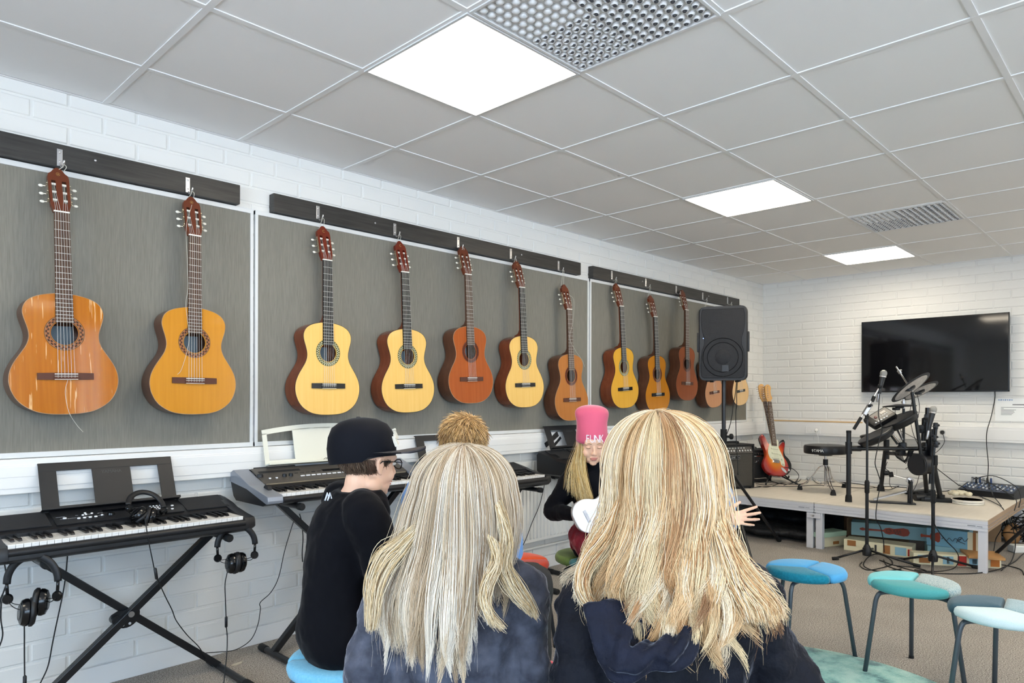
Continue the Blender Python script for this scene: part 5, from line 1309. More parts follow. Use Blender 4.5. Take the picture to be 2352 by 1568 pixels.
for k, (pts, lb) in enumerate(((((1980, 1290), (1975, 1298), (1990, 1308), (2015, 1306), (2050, 1294), (2035, 1278), (2010, 1272), (1990, 1283), (1985, 1300), (2020, 1312), (2070, 1306)), 'coil of black cable on the carpet between the microphone stands'),
     (((2060, 1300), (2110, 1312), (2180, 1317), (2240, 1316), (2290, 1308), (2330, 1290), (2352, 1270), (2400, 1240)), 'long black cable curving over the carpet at the right front of the stage'),
     (((2020, 1286), (2055, 1298), (2100, 1303), (2130, 1312), (2090, 1314), (2040, 1300), (2030, 1285)), 'loose black cable loop under the stage front'),
     (((2250, 1300), (2290, 1296), (2320, 1300), (2345, 1308), (2352, 1320)), 'short black cable at the right picture edge on the carpet'))):
    P_ = [at(u, v, z=.005) for u, v in pts]; cable('floor_cable', P_, .0037, cable_black, lb)
# cables over the stage end
for k, (pts, lb) in enumerate((
    (((2203, 1115, ZS+.09), (2160, 1082, ZS+.2), (2144, 1068, ZS+.28)), 'cable from the drum rack to the mixer'),
    (((2235, 1100, .52), (2280, 1092, .58), (2330, 1115, .54), (2344, 1140, .47), (2340, 1165, .40)), 'outermost black cable arching off the mixer to the stage end'),
    (((2232, 1096, .53), (2265, 1105, .55), (2310, 1130, .48), (2334, 1148, .44), (2330, 1172, .38)), 'inner black cable arching off the mixer to the stage end'),
    (((2203, 1113, .48), (2240, 1135, .40), (2280, 1152, .395), (2304, 1168, .395), (2306, 1190, .30), (2300, 1215, .2), (2287, 1238, .1), (2280, 1275, .02), (2262, 1300, .006)), 'thick black cable falling over the front corner of the stage'),
    (((2268, 1095, .6), (2275, 1130, .42), (2295, 1155, .40), (2318, 1190, .30), (2332, 1240, .1), (2325, 1285, .01), (2300, 1310, .006)), 'thin black cable crossing the stage end down to the carpet'),
    (((2144, 1130, ZS+.004), (2175, 1127, ZS+.004), (2200, 1120, ZS+.02)), 'short black lead lying between the drum kit and the mixer'),
    (((2196, 1136, ZS+.004), (2186, 1122, ZS+.01), (2192, 1112, ZS+.01), (2204, 1112, ZS+.05)), 'small black loop of lead at the left side of the mixer'))):
    cable('stage_cable', [at(u, v, z=z) if abs(z-CAMZ) > .1 else at(u, v, d=6.2) for u, v, z in pts], .0036, cable_black, lb)
# ---- mixer
mL = on(2200, 1134.5); mR = on(2329, 1148); ax = (mR-mL).normalized(); bk = V((-ax.y, ax.x, 0)); bk = bk if bk.x > 0 else -bk
t = thing('audio_mixer', 'dark audio mixer with faders and plugged cables at the right end of the stage', 'mixer'); M = Matrix((ax, bk, V((0, 0, 1)))).transposed().to_4x4(); M.translation = (mL+mR)/2; t.matrix_world = M
W_ = (mR-mL).length; hx = W_/2; dp = .30
if (M @ V((0, dp, 0))).x > B-.03: dp = .24
o = [(0, 0), (dp, 0), (dp, .105), (dp*.72, .098), (0, .050)]
m = MB(); n = 5; m.add([(x, a, b) for x in (-hx, hx) for a, b in o], [(i, (i+1) % n, n+(i+1) % n, n+i) for i in range(n)]+[tuple(range(n)), tuple(range(n, 2*n))]); m.build('case', black_plastic, t, bevel=.003)
sl = math.atan2(.048, dp*.72); Rm = Matrix.Rotation(sl, 3, 'X'); sf = lambda y: .050+y*.048/(dp*.72)
MB().box((0, dp*.36, sf(dp*.36)+.001), (W_-.03, dp*.70, .003), R=Rm).build('panel', mat('mixer panel blue grey', '#4c5566', .4, .3), t)
for k in range(11):
    x = -hx+.035+k*(W_-.07)/10
    f = MB().box((x, dp*.20, sf(dp*.20)+.004), (.003, dp*.22, .002), R=Rm).build('fader_slot', rubber, t)
    MB().box((x, dp*(.14+.12*rnd.random()), sf(dp*.20)+.009), (.012, .018, .012), R=Rm, bev=.002).build('fader_knob', [btn_white, mat('blue knob', '#46608c', .4)][k % 3 == 0], t)
    for r_ in range(4): MB().lathe([(.0062, 0), (.0055, .010), (0, .011)], (x, dp*(.36+.09*r_), sf(dp*(.36+.09*r_))+.002), n=10).build('rotary_knob', [mat('grey knob', '#9aa2ad', .4), mat('blue knob', '#46608c', .4), white_plastic][(k+r_) % 3], t, smooth=40)
for k in range(6): MB().cyl((-hx+.04+.03*k, dp*.84, .095), (-hx+.04+.03*k, dp*.84, .150), .008, n=10).build('jack_plug', [steel, black_plastic, mat('blue plug', '#27406e', .4)][k % 3], t, smooth=40)
# ---- tambourine and fluffy drum
c = on(2222, 1156)
t = thing('tambourine', 'white rimmed tambourine lying flat on the stage corner', 'tambourine', c)
MB().lathe([(.112, .002), (.116, .002), (.116, .016), (.112, .016), (.108, .016), (.108, .002)], n=44, cap=False).lathe([(.112, .019), (.116, .019), (.116, .036), (.112, .037), (.108, .036), (.108, .019)], n=44, cap=False).build('rim', mat('white painted rim', '#e4e0d4', .4), t, smooth=40)
MB().lathe([(0, .036), (.111, .036)], n=40).build('skin', mat('cream drum skin', '#e8e0c8', .6), t)
for k in range(12): a = 2*PI*k/12; MB().cyl((.112*math.cos(a), .112*math.sin(a), .0168), (.112*math.cos(a), .112*math.sin(a), .0182), .012, n=12).build('jingle', steel, t)
m = MB(); 
for i in range(26):
    a, r_ = rnd.uniform(0, 2*PI), rnd.uniform(0, .075); m.ell((r_*math.cos(a)*1.2, r_*math.sin(a), .052+rnd.uniform(0, .018)*(1-r_/.1)), (rnd.uniform(.02, .034), rnd.uniform(.02, .03), .018), 10, 6)
o = m.build('cloth_bundle', mat('cream fleece', '#e6dcc0', .95, bump=(60, 1, .01)), smooth=180, loc=on(2205, 1147)+V((0, 0, 0.0))); tag(o, 'crumpled cream cloth heaped on the tambourine', 'cloth')
r_ = o.modifiers.new('remesh', 'REMESH'); r_.mode = 'VOXEL'; r_.voxel_size = .005; r_.use_smooth_shade = True

# ---- things stored under the stage
def crate(label, cat, name, u, v, size, rz, z0=0, m=None, prints=(), rot=None):
    p = at(u, v, z=z0); t = thing(name, label, cat, p, rz=rz, rot=rot)
    MB().box((0, 0, size[2]/2), size, bev=.003).build('box_body', m, t)
    for (x, z, w, h, mm) in prints:        # printed panels on the face looking at -x (front)
        MB().box((-size[0]/2-.0006, x, z), (.0012, w, h)).build('printed_panel', mm, t)
    return t
sky_b = mat('pale blue printed card', '#8fb6bd', .5); cream_c = mat('cream printed card', '#e3ddbd', .5); brown_c = mat('brown cardboard', '#8f7355', .75); tan_c = mat('tan print', '#a06c3c', .6); red_c = mat('red print', '#b3362b', .5); blu_c = mat('light blue print', '#93bed0', .5); dk_c = mat('dark print', '#3b3a3a', .6)
F = at(1990, 1262, z=0)
def face_box(label, p0, p1, dep, h, m, z0=0, name='cardboard_box', lean=0, front=None, lid=None, group=None):
    "box whose lower front edge runs from p0 (left) to p1 (right)"
    p0, p1 = V(p0), V(p1); ax = (p1-p0).normalized(); bk = V((-ax.y, ax.x, 0)); bk = bk if bk.x > 0 else -bk
    M = Matrix((ax, bk, V((0, 0, 1)))).transposed().to_4x4() @ Matrix.Rotation(lean, 4, 'X'); M.translation = p0+V((0, 0, z0))
    t = thing(name, label, 'box', group=group); t.matrix_world = M; w = (p1-p0).length
    MB().b2((0, 0, 0), (w, dep, h), bev=.003).build('box_body', m, t)
    if front: MB().b2((.002, -.0012, .002), (w-.002, 0, h-.002)).build('front_print', front, t)
    return t, w, h
def pr(t, items):
    for (x, z, w, h, mm) in items: MB().b2((x-w/2, -.0028, z-h/2), (x+w/2, -.0012, z+h/2)).build('printed_panel', mm, t)
# big open carton
face_box('open brown cardboard carton under the stage, behind the ukulele boxes', at(1945, 1240, z=0), at(2088, 1250, z=0), .35, .20, brown_c)
# small cream box on the left
t, w, h = face_box('small cream cardboard box under the stage beside the middle legs', at(1890, 1257, z=0), at(1944, 1251, z=0), .16, .085, cream_c); pr(t, [(w*.55, h*.35, w*.25, h*.3, tan_c)])
t, w, h = face_box('pale green box lying on top of the small cream box', at(1884, 1236, z=.09), at(1945, 1229, z=.09), .14, .04, mat('pale green card', '#9db9a4', .5), z0=0)
# ukulele boxes
t, w, h = face_box('pale blue box printed with a red ukulele under the stage', at(1955, 1252, z=.012), at(2142, 1270, z=.012), .16, .11, sky_b, z0=.09)
def uke_print(t, x, z, L_, s=1):
    m = MB()
    o = [(x+L_*a, z+s*b) for a, b in ((-.5, .006), (-.44, .013), (-.38, .008), (-.02, .007), (.02, .022), (.10, .028), (.18, .021), (.26, .026), (.38, .034), (.47, .026), (.5, 0), (.47, -.026), (.38, -.034), (.26, -.026), (.18, -.021), (.10, -.028), (.02, -.022), (-.02, -.007), (-.38, -.008), (-.44, -.013), (-.5, -.006))]
    m.prism(o, .0012, .0028, frame_M((0, 0, 0), (1, 0, 0), (0, 0, 1))); m.build('printed_ukulele', mat('printed ukulele red', '#9a3f28', .5), t)
uke_print(t, w*.42, h*.52, w*.62)
q = MB(); q.tube(crv([(w*.47+.012*math.cos(a)*(1+a*.12), -.004, h*.55+.014*math.sin(a)) for a in [k*.7 for k in range(12)]], 3), .0016, 5).tube(crv([(w*.53+.007*k, -.004, h*.5+.018*math.sin(k*2.1)) for k in range(9)], 3), .0016, 5); q.build('printed_script', dk_c, t)
t, w, h = face_box('cream box strip with product pictures under the ukulele box', at(1938, 1262, z=0), at(2095, 1282, z=0), .18, .09, cream_c)
pr(t, [(w*.12, h*.70, w*.13, h*.5, tan_c), (w*.48, h*.5, w*.03, h*.6, dk_c), (w*.64, h*.5, w*.10, h*.75, tan_c), (w*.84, h*.48, w*.16, h*.7, blu_c), (w*.97, h*.45, w*.06, h*.6, red_c)])
t, w, h = face_box('cream box strip with product pictures nearest the right front stage leg', at(2098, 1295, z=0), at(2300, 1306, z=0), .10, .085, cream_c)
pr(t, [(w*.13, h*.40, w*.13, h*.45, tan_c), (w*.10, h*.75, w*.10, h*.2, blu_c), (w*.40, h*.5, w*.12, h*.7, blu_c), (w*.40, h*.5, w*.03, h*.6, dk_c), (w*.56, h*.5, w*.10, h*.85, red_c), (w*.72, h*.5, w*.16, h*.7, blu_c), (w*.70, h*.5, w*.05, h*.4, dk_c), (w*.75, h*.58, w*.03, h*.2, dk_c), (w*.83, h*.5, w*.03, h*.6, red_c), (w*.93, h*.5, w*.10, h*.7, mat('orange print', '#c9772f', .5))])
t, w, h = face_box('light blue box with black script lettering under the right half of the stage', at(2128, 1250, z=.1), at(2222, 1262, z=.1), .22, .135, mat('light blue card', '#79abc0', .5))
uke_print(t, w*.10, h*.5, w*.5, 1.2); q = MB(); q.tube(crv([(w*.38+.0125*k, -.004, h*.42+.013*math.sin(k*1.9)+.0012*k) for k in range(15)], 3), .0020, 5).tube(crv([(w*.74, -.004, h*.32), (w*.80, -.004, h*.62), (w*.88, -.004, h*.62), (w*.78, -.004, h*.45), (w*.95, -.004, h*.30)], 4), .0022, 5); q.build('printed_script', dk_c, t)
MB().b2((w, 0, 0), (w+.075, .0015, h)).build('box_end', cream_c, t); MB().b2((w+.035, -.001, .0), (w+.055, -.0, h)).build('tape_strip', tan_c, t)
face_box('low pale box under the light blue lettered box', at(2130, 1282, z=0), at(2242, 1292, z=0), .25, .10, sky_b)
face_box('flattened brown cardboard on the right under the stage', at(2225, 1282, z=.08), at(2310, 1288, z=.08), .25, .02, mat('orange brown cardboard', '#b98a55', .7))
face_box('brown carton at the back under the right half of the stage', at(2190, 1240, z=0), at(2300, 1245, z=0), .25, .2, brown_c)
def blob(name, c, parts, m, label, cat, vox=.012, seed=1):
    r = random.Random(seed); mb = MB()
    for (o, s) in parts: mb.ell(o, s, 18, 10)
    b = mb.build(name, m, smooth=180, loc=c); q = b.modifiers.new('remesh', 'REMESH'); q.mode = 'VOXEL'; q.voxel_size = vox; q.use_smooth_shade = True
    tx = bpy.data.textures.new(name, 'CLOUDS'); tx.noise_scale = .09; d = b.modifiers.new('folds', 'DISPLACE'); d.texture = tx; d.strength = .035; d.mid_level = .5; d.texture_coords = 'LOCAL'
    return tag(b, label, cat)
bag_m = mat('black nylon bag', '#16171a', .6, bump=(40, .6, .008))
blob('gig_bag', at(1720, 1238, z=0)+V((.3, .0, .05)), [((0, .30, .03), (.28, .32, .065)), ((0, -.05, .02), (.25, .34, .06)), ((-.02, -.38, .02), (.16, .22, .055))], bag_m, 'black padded guitar bag lying on the carpet under the stage corner', 'bag')
blob('gig_bag', at(1790, 1225, z=0)+V((.45, .1, .10)), [((0, 0, 0), (.22, .45, .10))], bag_m, 'black bag standing behind the flat guitar bag under the stage', 'bag', seed=2)
face_box('black equipment box far back under the stage corner', V((6.9, 2.9, 0)), V((6.9, 2.3, 0)), .3, .26, black_plastic, name='equipment_box')
blob('cloth_bag', at(2108, 1236, z=.10)+V((.15, 0, .03)), [((0, 0, 0), (.10, .09, .06)), ((.0, .05, .03), (.07, .07, .05))], mat('royal blue cloth', '#1c3f9c', .7), 'royal blue cloth bag between the printed boxes under the stage', 'bag', vox=.008)
blob('paper_bag', at(2322, 1245, z=.02)+V((.1, 0, .06)), [((0, 0, 0), (.06, .07, .09))], mat('brown paper', '#b88a5b', .75), 'brown paper bag beside the right end of the stage', 'bag', vox=.008)
# coil heap beyond the stage end
hp_ = at(2345, 1215, z=.12); mb = MB()
for k in range(22):
    r0 = rnd.uniform(.06, .13); c_ = V((rnd.uniform(-.05, .05), rnd.uniform(-.07, .05), rnd.uniform(-.07, .10))); ax_ = V((rnd.uniform(-1, 1), rnd.uniform(-1, 1), rnd.uniform(.2, 1))).normalized(); x, y, _ = basis(ax_)
    mb.tube([c_+x*r0*math.cos(a)+y*r0*.8*math.sin(a) for a in [2*PI*i/22 for i in range(22)]], .0042, 6, closed=True)
o = mb.build('cable_heap', cable_black, smooth=180, loc=hp_); tag(o, 'tangled heap of black cables at the right end of the stage', 'cables'); o['kind'] = 'stuff'
tag(MB().box(at(2352, 1268, z=0)+V((.0, 0, .03)), (.1, .2, .06), rz=.6, bev=.01).build('power_adapter', white_plastic), 'white power box on the carpet at the right picture edge', 'power strip')
t = thing('tripod_stand', 'black tripod stand leg reaching in from the right picture edge', 'stand', at(2420, 1262, z=0))
o_ = t.location
MB().cyl(at(2268, 1288, z=.02)-o_, at(2372, 1196, d=4.95)-o_, .0125, n=12).build('leg', black_metal, t, smooth=40)
MB().cyl(at(2262, 1293, z=.012)-o_, at(2276, 1282, z=.025)-o_, .016, n=12).build('rubber_foot', rubber, t, smooth=40)
MB().cyl(at(2420, 1262, z=0)-o_+V((0, 0, .08)), at(2420, 1262, z=0)-o_+V((0, 0, .9)), .016, n=12).build('pole', black_metal, t, smooth=40)

# ---- loudspeaker on a tripod
dS = 5.70; pp = at(1662, 1100, d=dS); base = V((pp.x, pp.y, 0))
t = thing('speaker_stand', 'black tripod speaker stand in front of the stage corner', 'speaker stand', base)
zsp = at(1662, 880, d=dS).z; zk = at(1662, 1005, d=dS).z; zh = at(1668, 1068, d=dS).z
MB().cyl((0, 0, zk-.05), (0, 0, zsp+.04), .0165, n=16).build('upper_pole', black_metal, t, smooth=40)
MB().cyl((0, 0, .10), (0, 0, zk+.03), .0200, n=16).build('lower_pole', black_metal, t, smooth=40)
MB().cyl((0, 0, zk-.04), (0, 0, zk+.07), .026, n=16).cyl((0, 0, zk+.01), RT*.055+V((0, 0, zk+.01)), .010, n=10).lathe([(0, -.012), (.020, -.012), (.024, -.006), (.024, .008), (.018, .014), (0, .014)], RT*.062+V((0, 0, zk+.01)), RT, n=16).build('height_clamp', rubber, t, smooth=40)
MB().cyl((0, 0, zh-.03), (0, 0, zh+.03), .032, n=16).build('leg_collar', rubber, t, smooth=40)
MB().cyl((0, 0, .11), (0, 0, .15), .028, n=16).build('brace_collar', rubber, t, smooth=40)
tip = at(1789, 1244, z=0)-base; tip.z = 0; r_ = tip.length; a0 = math.atan2(tip.y, tip.x)
for k in range(3):
    a = a0+2*PI*k/3; dd = V((math.cos(a), math.sin(a), 0)); e = dd*(r_ if k == 0 else r_*.94)+V((0, 0, .015)); s_ = dd*.03+V((0, 0, zh))
    l = MB().cyl(s_, e, .0130, n=12).build('leg', black_metal, t, smooth=40)
    MB().cyl(e-(e-s_).normalized()*.06, e+(e-s_).normalized()*.01, .0185, n=12).build('rubber_foot', rubber, l, smooth=40)
    m_ = s_.lerp(e, .60); MB().cyl(dd*.025+V((0, 0, .13)), m_, .007, n=8).build('brace', black_metal, t, smooth=40)
# the cabinet: front faces the camera, turned slightly to its left
zt, zb = at(1650, 708, d=dS-.1).z, at(1650, 877, d=dS-.1).z
hgt = zt-zb; wid = .375; dep = .33
fn = (-FW*.94+RT*-.34).normalized(); fx = V((-fn.y, fn.x, 0)); fx = fx if fx.dot(RT) > 0 else -fx
M = Matrix((fx, -fn, V((0, 0, 1)))).transposed().to_4x4(); M.translation = V((pp.x, pp.y, zb+.012))+fn*.0
t = thing('loudspeaker', 'large black loudspeaker on the tripod, hiding two guitars', 'loudspeaker'); t.matrix_world = M
fr = []
def sect(sx, y, r=.045, h0=.0, h1=1., n=8):
    w2 = wid/2*sx; pts = []
    for cx, cz, a_ in ((w2-r, hgt*h1-r, 0), (-w2+r, hgt*h1-r, PI/2), (-w2+r, hgt*h0+r, PI), (w2-r, hgt*h0+r, 1.5*PI)):
        for i in range(n): b_ = a_+PI/2*i/(n-1); pts.append(V((cx+r*math.cos(b_), y, cz+r*math.sin(b_))))
    return pts
MB().loft([sect(.96, -dep*.5), sect(1.0, -dep*.5+.012), sect(1.0, -dep*.18), sect(.90, dep*.2, .05, .01, .985), sect(.66, dep*.5-.02, .05, .03, .96), sect(.60, dep*.5, .04, .05, .94)]).build('cabinet', mat('textured black cabinet', '#1a1b1e', .5, bump=(350, .5, .001)), t, smooth=35)
# grille: hourglass outline
g = []
for a, b in ((.90, 1.0), (.96, .93), (.97, .80), (.90, .66), (.82, .58), (.82, .48), (.92, .40), (.97, .30), (.97, .10), (.93, .02), (.80, -.0)):
    g.append((wid/2*a*.93, .018+b*(hgt-.04)))
o = g+[(-x, z) for x, z in g[::-1]]
MB().prism(o[::-1], .0, .010, frame_M((0, -dep*.5+.004, 0), (1, 0, 0), (0, 0, 1))).build('grille', mat('black steel grille', '#101115', .5, .2, bump=(260, .9, .002)), t, bevel=.003)
MB().lathe([(.150, .0), (.153, .004), (.156, 0)], (0, -dep*.5-.006, hgt*.31), (0, -1, 0), n=44, cap=False).lathe([(.115, .0), (.118, .003), (.121, 0)], (0, -dep*.5-.006, hgt*.31), (0, -1, 0), n=44, cap=False).lathe([(.0, .006), (.045, .004), (.06, 0)], (0, -dep*.5-.006, hgt*.31), (0, -1, 0), n=30, cap=False).build('woofer_ring', mat('black steel grille', '#101115'), t, smooth=60)
MB().box((.02, -dep*.5-.0075, hgt*.16), (.052, .003, .052), bev=.001).build('badge', black_plastic, t)
MB().cyl((-.15, -dep*.5-.006, hgt*.57), (-.15, -dep*.5-.009, hgt*.57), .003, n=8).build('power_led', mat('blue led', (.3, .45, 1), .4, emit=((.25, .4, 1), 3)), t)
for s in (-1, 1):
    MB().box((s*(wid/2-.010), -.01, hgt*.52), (.030, .075, .14), bev=.014).build('side_handle_well', black_gloss, t, smooth=40)
    MB().box((s*(wid/2+.004), -dep*.38, hgt*.52), (.02, .05, .16), bev=.009).build('side_grip', black_plastic, t, smooth=40)
for x, y in ((-.12, -.1), (.12, -.1), (-.10, .08), (.10, .08)):
    MB().cyl((x, y, -.010), (x, y, .004), .016, n=12).build('foot', rubber, t); MB().cyl((x, y, hgt-.004), (x, y, hgt+.008), .016, n=12).build('top_foot', rubber, t)
for i, (du, lb) in enumerate(((0, 'left of the two black cords hanging from the loudspeaker'), (11, 'right of the two black cords hanging from the loudspeaker'))):
    cable('speaker_cable', [at(1692+i*2, 872, d=dS+.1), at(1689+i*3, 905, d=dS+.05), at(1684+i*8, 930, d=dS+.03), at([1682, 1690][i], 950, d=dS), at([1677, 1691][i], 975+i*30, d=dS-.03), at([1672, 1694][i], 990+i*70, d=dS-.03), at([1668, 1695][i], 1000+i*90, d=dS-.03)], .0032, cable_black, lb)
# ================================================================== STOOLS AND RUG
def fabric(name, c1, c2=None, sc=300, bump=.5):
    return mat(name, c1, .9, spec=.15, sheen=.3, noise=(sc, c2 or c1, .25), bump=(500, bump, .0012))
leg_m = mat('blue grey steel tube', '#4d565e', .35, .3)
leg_m2 = mat('dark grey steel tube', '#33383d', .35, .3)
ZST = .43
def stool(label, c, cols, leg_ang, rz, legm=leg_m, R=.185, foot_r=.222):
    t = thing('stool', label, 'stool', (c[0], c[1], 0), group='round three-pad stools on the carpet')
    cols = cols if len(cols) == 3 else list(cols)*3
    MB().lathe([(0, ZST-.050), (R*.80, ZST-.050), (R*.93, ZST-.042), (0, ZST-.038)], n=36).build('seat_plate', black_plastic, t, smooth=40)
    for k in range(3):
        # three rounded cushions, each a sector with a soft bulge
        a0, a1 = rz+2*PI*k/3, rz+2*PI*(k+1)/3
        n = 24; top = []; mbx = MB(); am = (a0+a1)/2; cx, cy = .47*R*math.cos(am), .47*R*math.sin(am)
        outl = []
        for i in range(48):
            th = 2*PI*i/48
            # superellipse petal: wider tangentially
            ex, ey = math.cos(th), math.sin(th)
            ca, sa = abs(ex)**.78*math.copysign(1, ex), abs(ey)**.78*math.copysign(1, ey)
            lx, ly = ca*.50*R*1.04, sa*.86*R*.965
            X = cx+lx*math.cos(am)-ly*math.sin(am); Y_ = cy+lx*math.sin(am)+ly*math.cos(am)
            # keep inside the sector and the round seat
            r_ = math.hypot(X, Y_); 
            if r_ > R: X, Y_ = X*R/r_, Y_*R/r_
            for aa, sg in ((a0, 1), (a1, -1)):
                nx, ny = -math.sin(aa)*sg, math.cos(aa)*sg; d = X*nx+Y_*ny-.0012
                if d < 0: X, Y_ = X-nx*d, Y_-ny*d
            outl.append((X, Y_))
        mx_, my_ = sum(p[0] for p in outl)/48, sum(p[1] for p in outl)/48
        rings = []
        for s, z in ((.86, ZST-.044), (.97, ZST-.038), (1.0, ZST-.026), (.985, ZST-.014), (.93, ZST-.005), (.80, ZST-.001), (.5, ZST+.002), (.1, ZST+.003)):
            rings.append([V((mx_+(x-mx_)*s, my_+(y-my_)*s, z)) for x, y in outl])
        MB().loft(rings).build('seat_pad', cols[k], t, smooth=60)
    for a in leg_ang:
        a = math.radians(a); d = V((math.cos(a), math.sin(a), 0))
        pts = [d*.03+V((0, 0, ZST-.058)), d*(R*.72)+V((0, 0, ZST-.058)), d*(R*.84)+V((0, 0, ZST-.064)), d*(R*.92)+V((0, 0, ZST-.090)), d*(R*.955)+V((0, 0, ZST-.125)), d*foot_r+V((0, 0, .004))]
        full = [pts[0]]+crv(pts[1:5], 5)+[pts[5]]
        l = MB().tube(full, .0098, 12).build('leg', legm, t, smooth=180)
        MB().cyl(d*foot_r*.999+V((0, 0, 0)), d*foot_r*.996+V((0, 0, .014)), .0112, n=12).build('foot_cap', rubber, l)
    return t
sky = fabric('sky blue knit', '#4f9fd4', '#5aa9db'); teal = fabric('dark teal knit', '#166f86', '#2386a0', 90, 1); aqua = fabric('aqua wool', '#6fc3c9', '#7accd0'); sea = fabric('sea green wool', '#4a9a9c', '#57a6a6')
tweed = fabric('blue white tweed', '#5b8794', '#d6dcd6', 230, 1); ice = fabric('pale ice blue wool', '#c5dbdf', '#d3e5e7'); petrol = fabric('dark petrol wool', '#3b5562', '#44606c'); pale = fabric('pale blue tweed', '#7f9fab', '#b3c8cf', 260)
orange = fabric('orange wool', '#d9502a', '#e25d31'); redor = fabric('red orange wool', '#c8452f', '#d2503a'); babyb = fabric('baby blue knit', '#6fb8dc', '#86c8e6', 150, 1); green = fabric('olive green tweed', '#5c7a4a', '#7a8f4e', 200); dteal = fabric('dusty teal wool', '#4a7c85', '#54878f')
c1 = at(1851, 1300, z=ZST); c2 = at(2097, 1330, z=ZST); c3 = at(2302, 1392, z=ZST)
R_ = math.radians
stool('round stool with sky blue and dark teal pads, leftmost of the three empty stools', c1, (sky, teal, sky), (-61, 59, 179), R_(-2))
stool('round stool with aqua, sea green and tweed pads, middle of the three empty stools', c2, (aqua, sea, tweed), (135.6, 15.6, -104.4), R_(5))
stool('round stool with ice white and dark petrol pads at the right picture edge', c3, (petrol, ice, pale), (135.6, 15.6, -104.4), R_(5))
c4 = at(1178, 1283, z=ZST); stool('round orange red stool in front of the radiator', c4, (orange, redor, redor), (-60, 60, 180), R_(-40), leg_m2)
# round shaggy rug
rug_m = mat('teal patchy rug', (.18, .36, .34), .95, sheen=.4)
nt = rug_m.node_tree; bs = nt.nodes['Principled BSDF']; tc = nt.nodes.new('ShaderNodeTexCoord')
n1 = nt.nodes.new('ShaderNodeTexNoise'); n1.inputs['Scale'].default_value = 6.5; n1.inputs['Detail'].default_value = 6; n1.inputs['Roughness'].default_value = .65
n2 = nt.nodes.new('ShaderNodeTexNoise'); n2.inputs['Scale'].default_value = 260; n2.inputs['Detail'].default_value = 2
cr = nt.nodes.new('ShaderNodeValToRGB'); e = cr.color_ramp.elements
e[0].position = .36; e[0].color = (*S('#2f6a6c'), 1); e[1].position = .60; e[1].color = (*S('#a9d2c4'), 1); q = e.new(.46); q.color = (*S('#7fb9ae'), 1)
for o in (n1, n2): nt.links.new(tc.outputs['Object'], o.inputs['Vector'])
nt.links.new(n1.outputs['Fac'], cr.inputs[0])
mx = nt.nodes.new('ShaderNodeMixRGB'); mx.blend_type = 'OVERLAY'; mx.inputs[0].default_value = .35; nt.links.new(cr.outputs[0], mx.inputs[1]); nt.links.new(n2.outputs['Fac'], mx.inputs[2]); nt.links.new(mx.outputs[0], bs.inputs['Base Color'])
bp = nt.nodes.new('ShaderNodeBump'); bp.inputs['Strength'].default_value = 1; bp.inputs['Distance'].default_value = .004; nt.links.new(n2.outputs['Fac'], bp.inputs['Height']); nt.links.new(bp.outputs[0], bs.inputs['Normal'])
rg = MB().lathe([(.775, 0), (.782, .006), (.775, .012), (.70, .015), (0, .015)], (0, 0, 0), n=90)
o = rg.build('rug', rug_m, smooth=60, loc=(2.775, 1.115, .001)); tag(o, 'round teal patchy short-pile rug under the sitting circle', 'rug')
# bare patches punched in the carpet near the left wall
for k, (u, v, lb) in enumerate(((545, 1525, 'nearer'), (515, 1497, 'farther'))):
    p = at(u, v, z=0)
    tag(MB().prism([(.028*math.cos(a)*(1+.25*math.sin(3*a+k)), .013*math.sin(a)*(1+.2*math.cos(2*a))) for a in [2*PI*i/18 for i in range(18)]], .0005, .003, Matrix.Translation(p) @ Matrix.Rotation(.2, 4, 'Z')).build('paper_scrap', mat('beige paper scrap', '#b9b2a2', .8)), lb+' small beige scrap on the carpet left of the keyboard stand foot', 'scrap')
# ================================================================== PEOPLE
skin_m = mat('light skin', '#e9bda1', .5, sss=.12, bump=(350, .1, .0005))
def remesh(o, vox, smooth=4, disp=None, key=''):
    r = o.modifiers.new('remesh', 'REMESH'); r.mode = 'VOXEL'; r.voxel_size = vox; r.use_smooth_shade = True
    if smooth: s = o.modifiers.new('smooth', 'SMOOTH'); s.factor = .5; s.iterations = smooth
    for k, (scale, st, kind) in enumerate(disp or ()):
        tx = bpy.data.textures.get('folds %g' % scale) or bpy.data.textures.new('folds %g' % scale, 'CLOUDS'); tx.noise_scale = scale
        d = o.modifiers.new('folds', 'DISPLACE'); d.texture = tx; d.strength = st; d.mid_level = .5; d.texture_coords = 'LOCAL'
    return o
def limb(mb, pts, rad, n=16, steps=5):
    P = crv(pts, steps); m = len(P); k = len(pts)-1; rr = []
    for i in range(m):
        f = i/(m-1)*k; a = min(int(f), k-1); rr.append(rad[a]+(rad[a+1]-rad[a])*(f-a))
    mb.tube(P, rr, n); mb.ell(P[0], (rr[0],)*3, 14, 8); mb.ell(P[-1], (rr[-1],)*3, 14, 8)
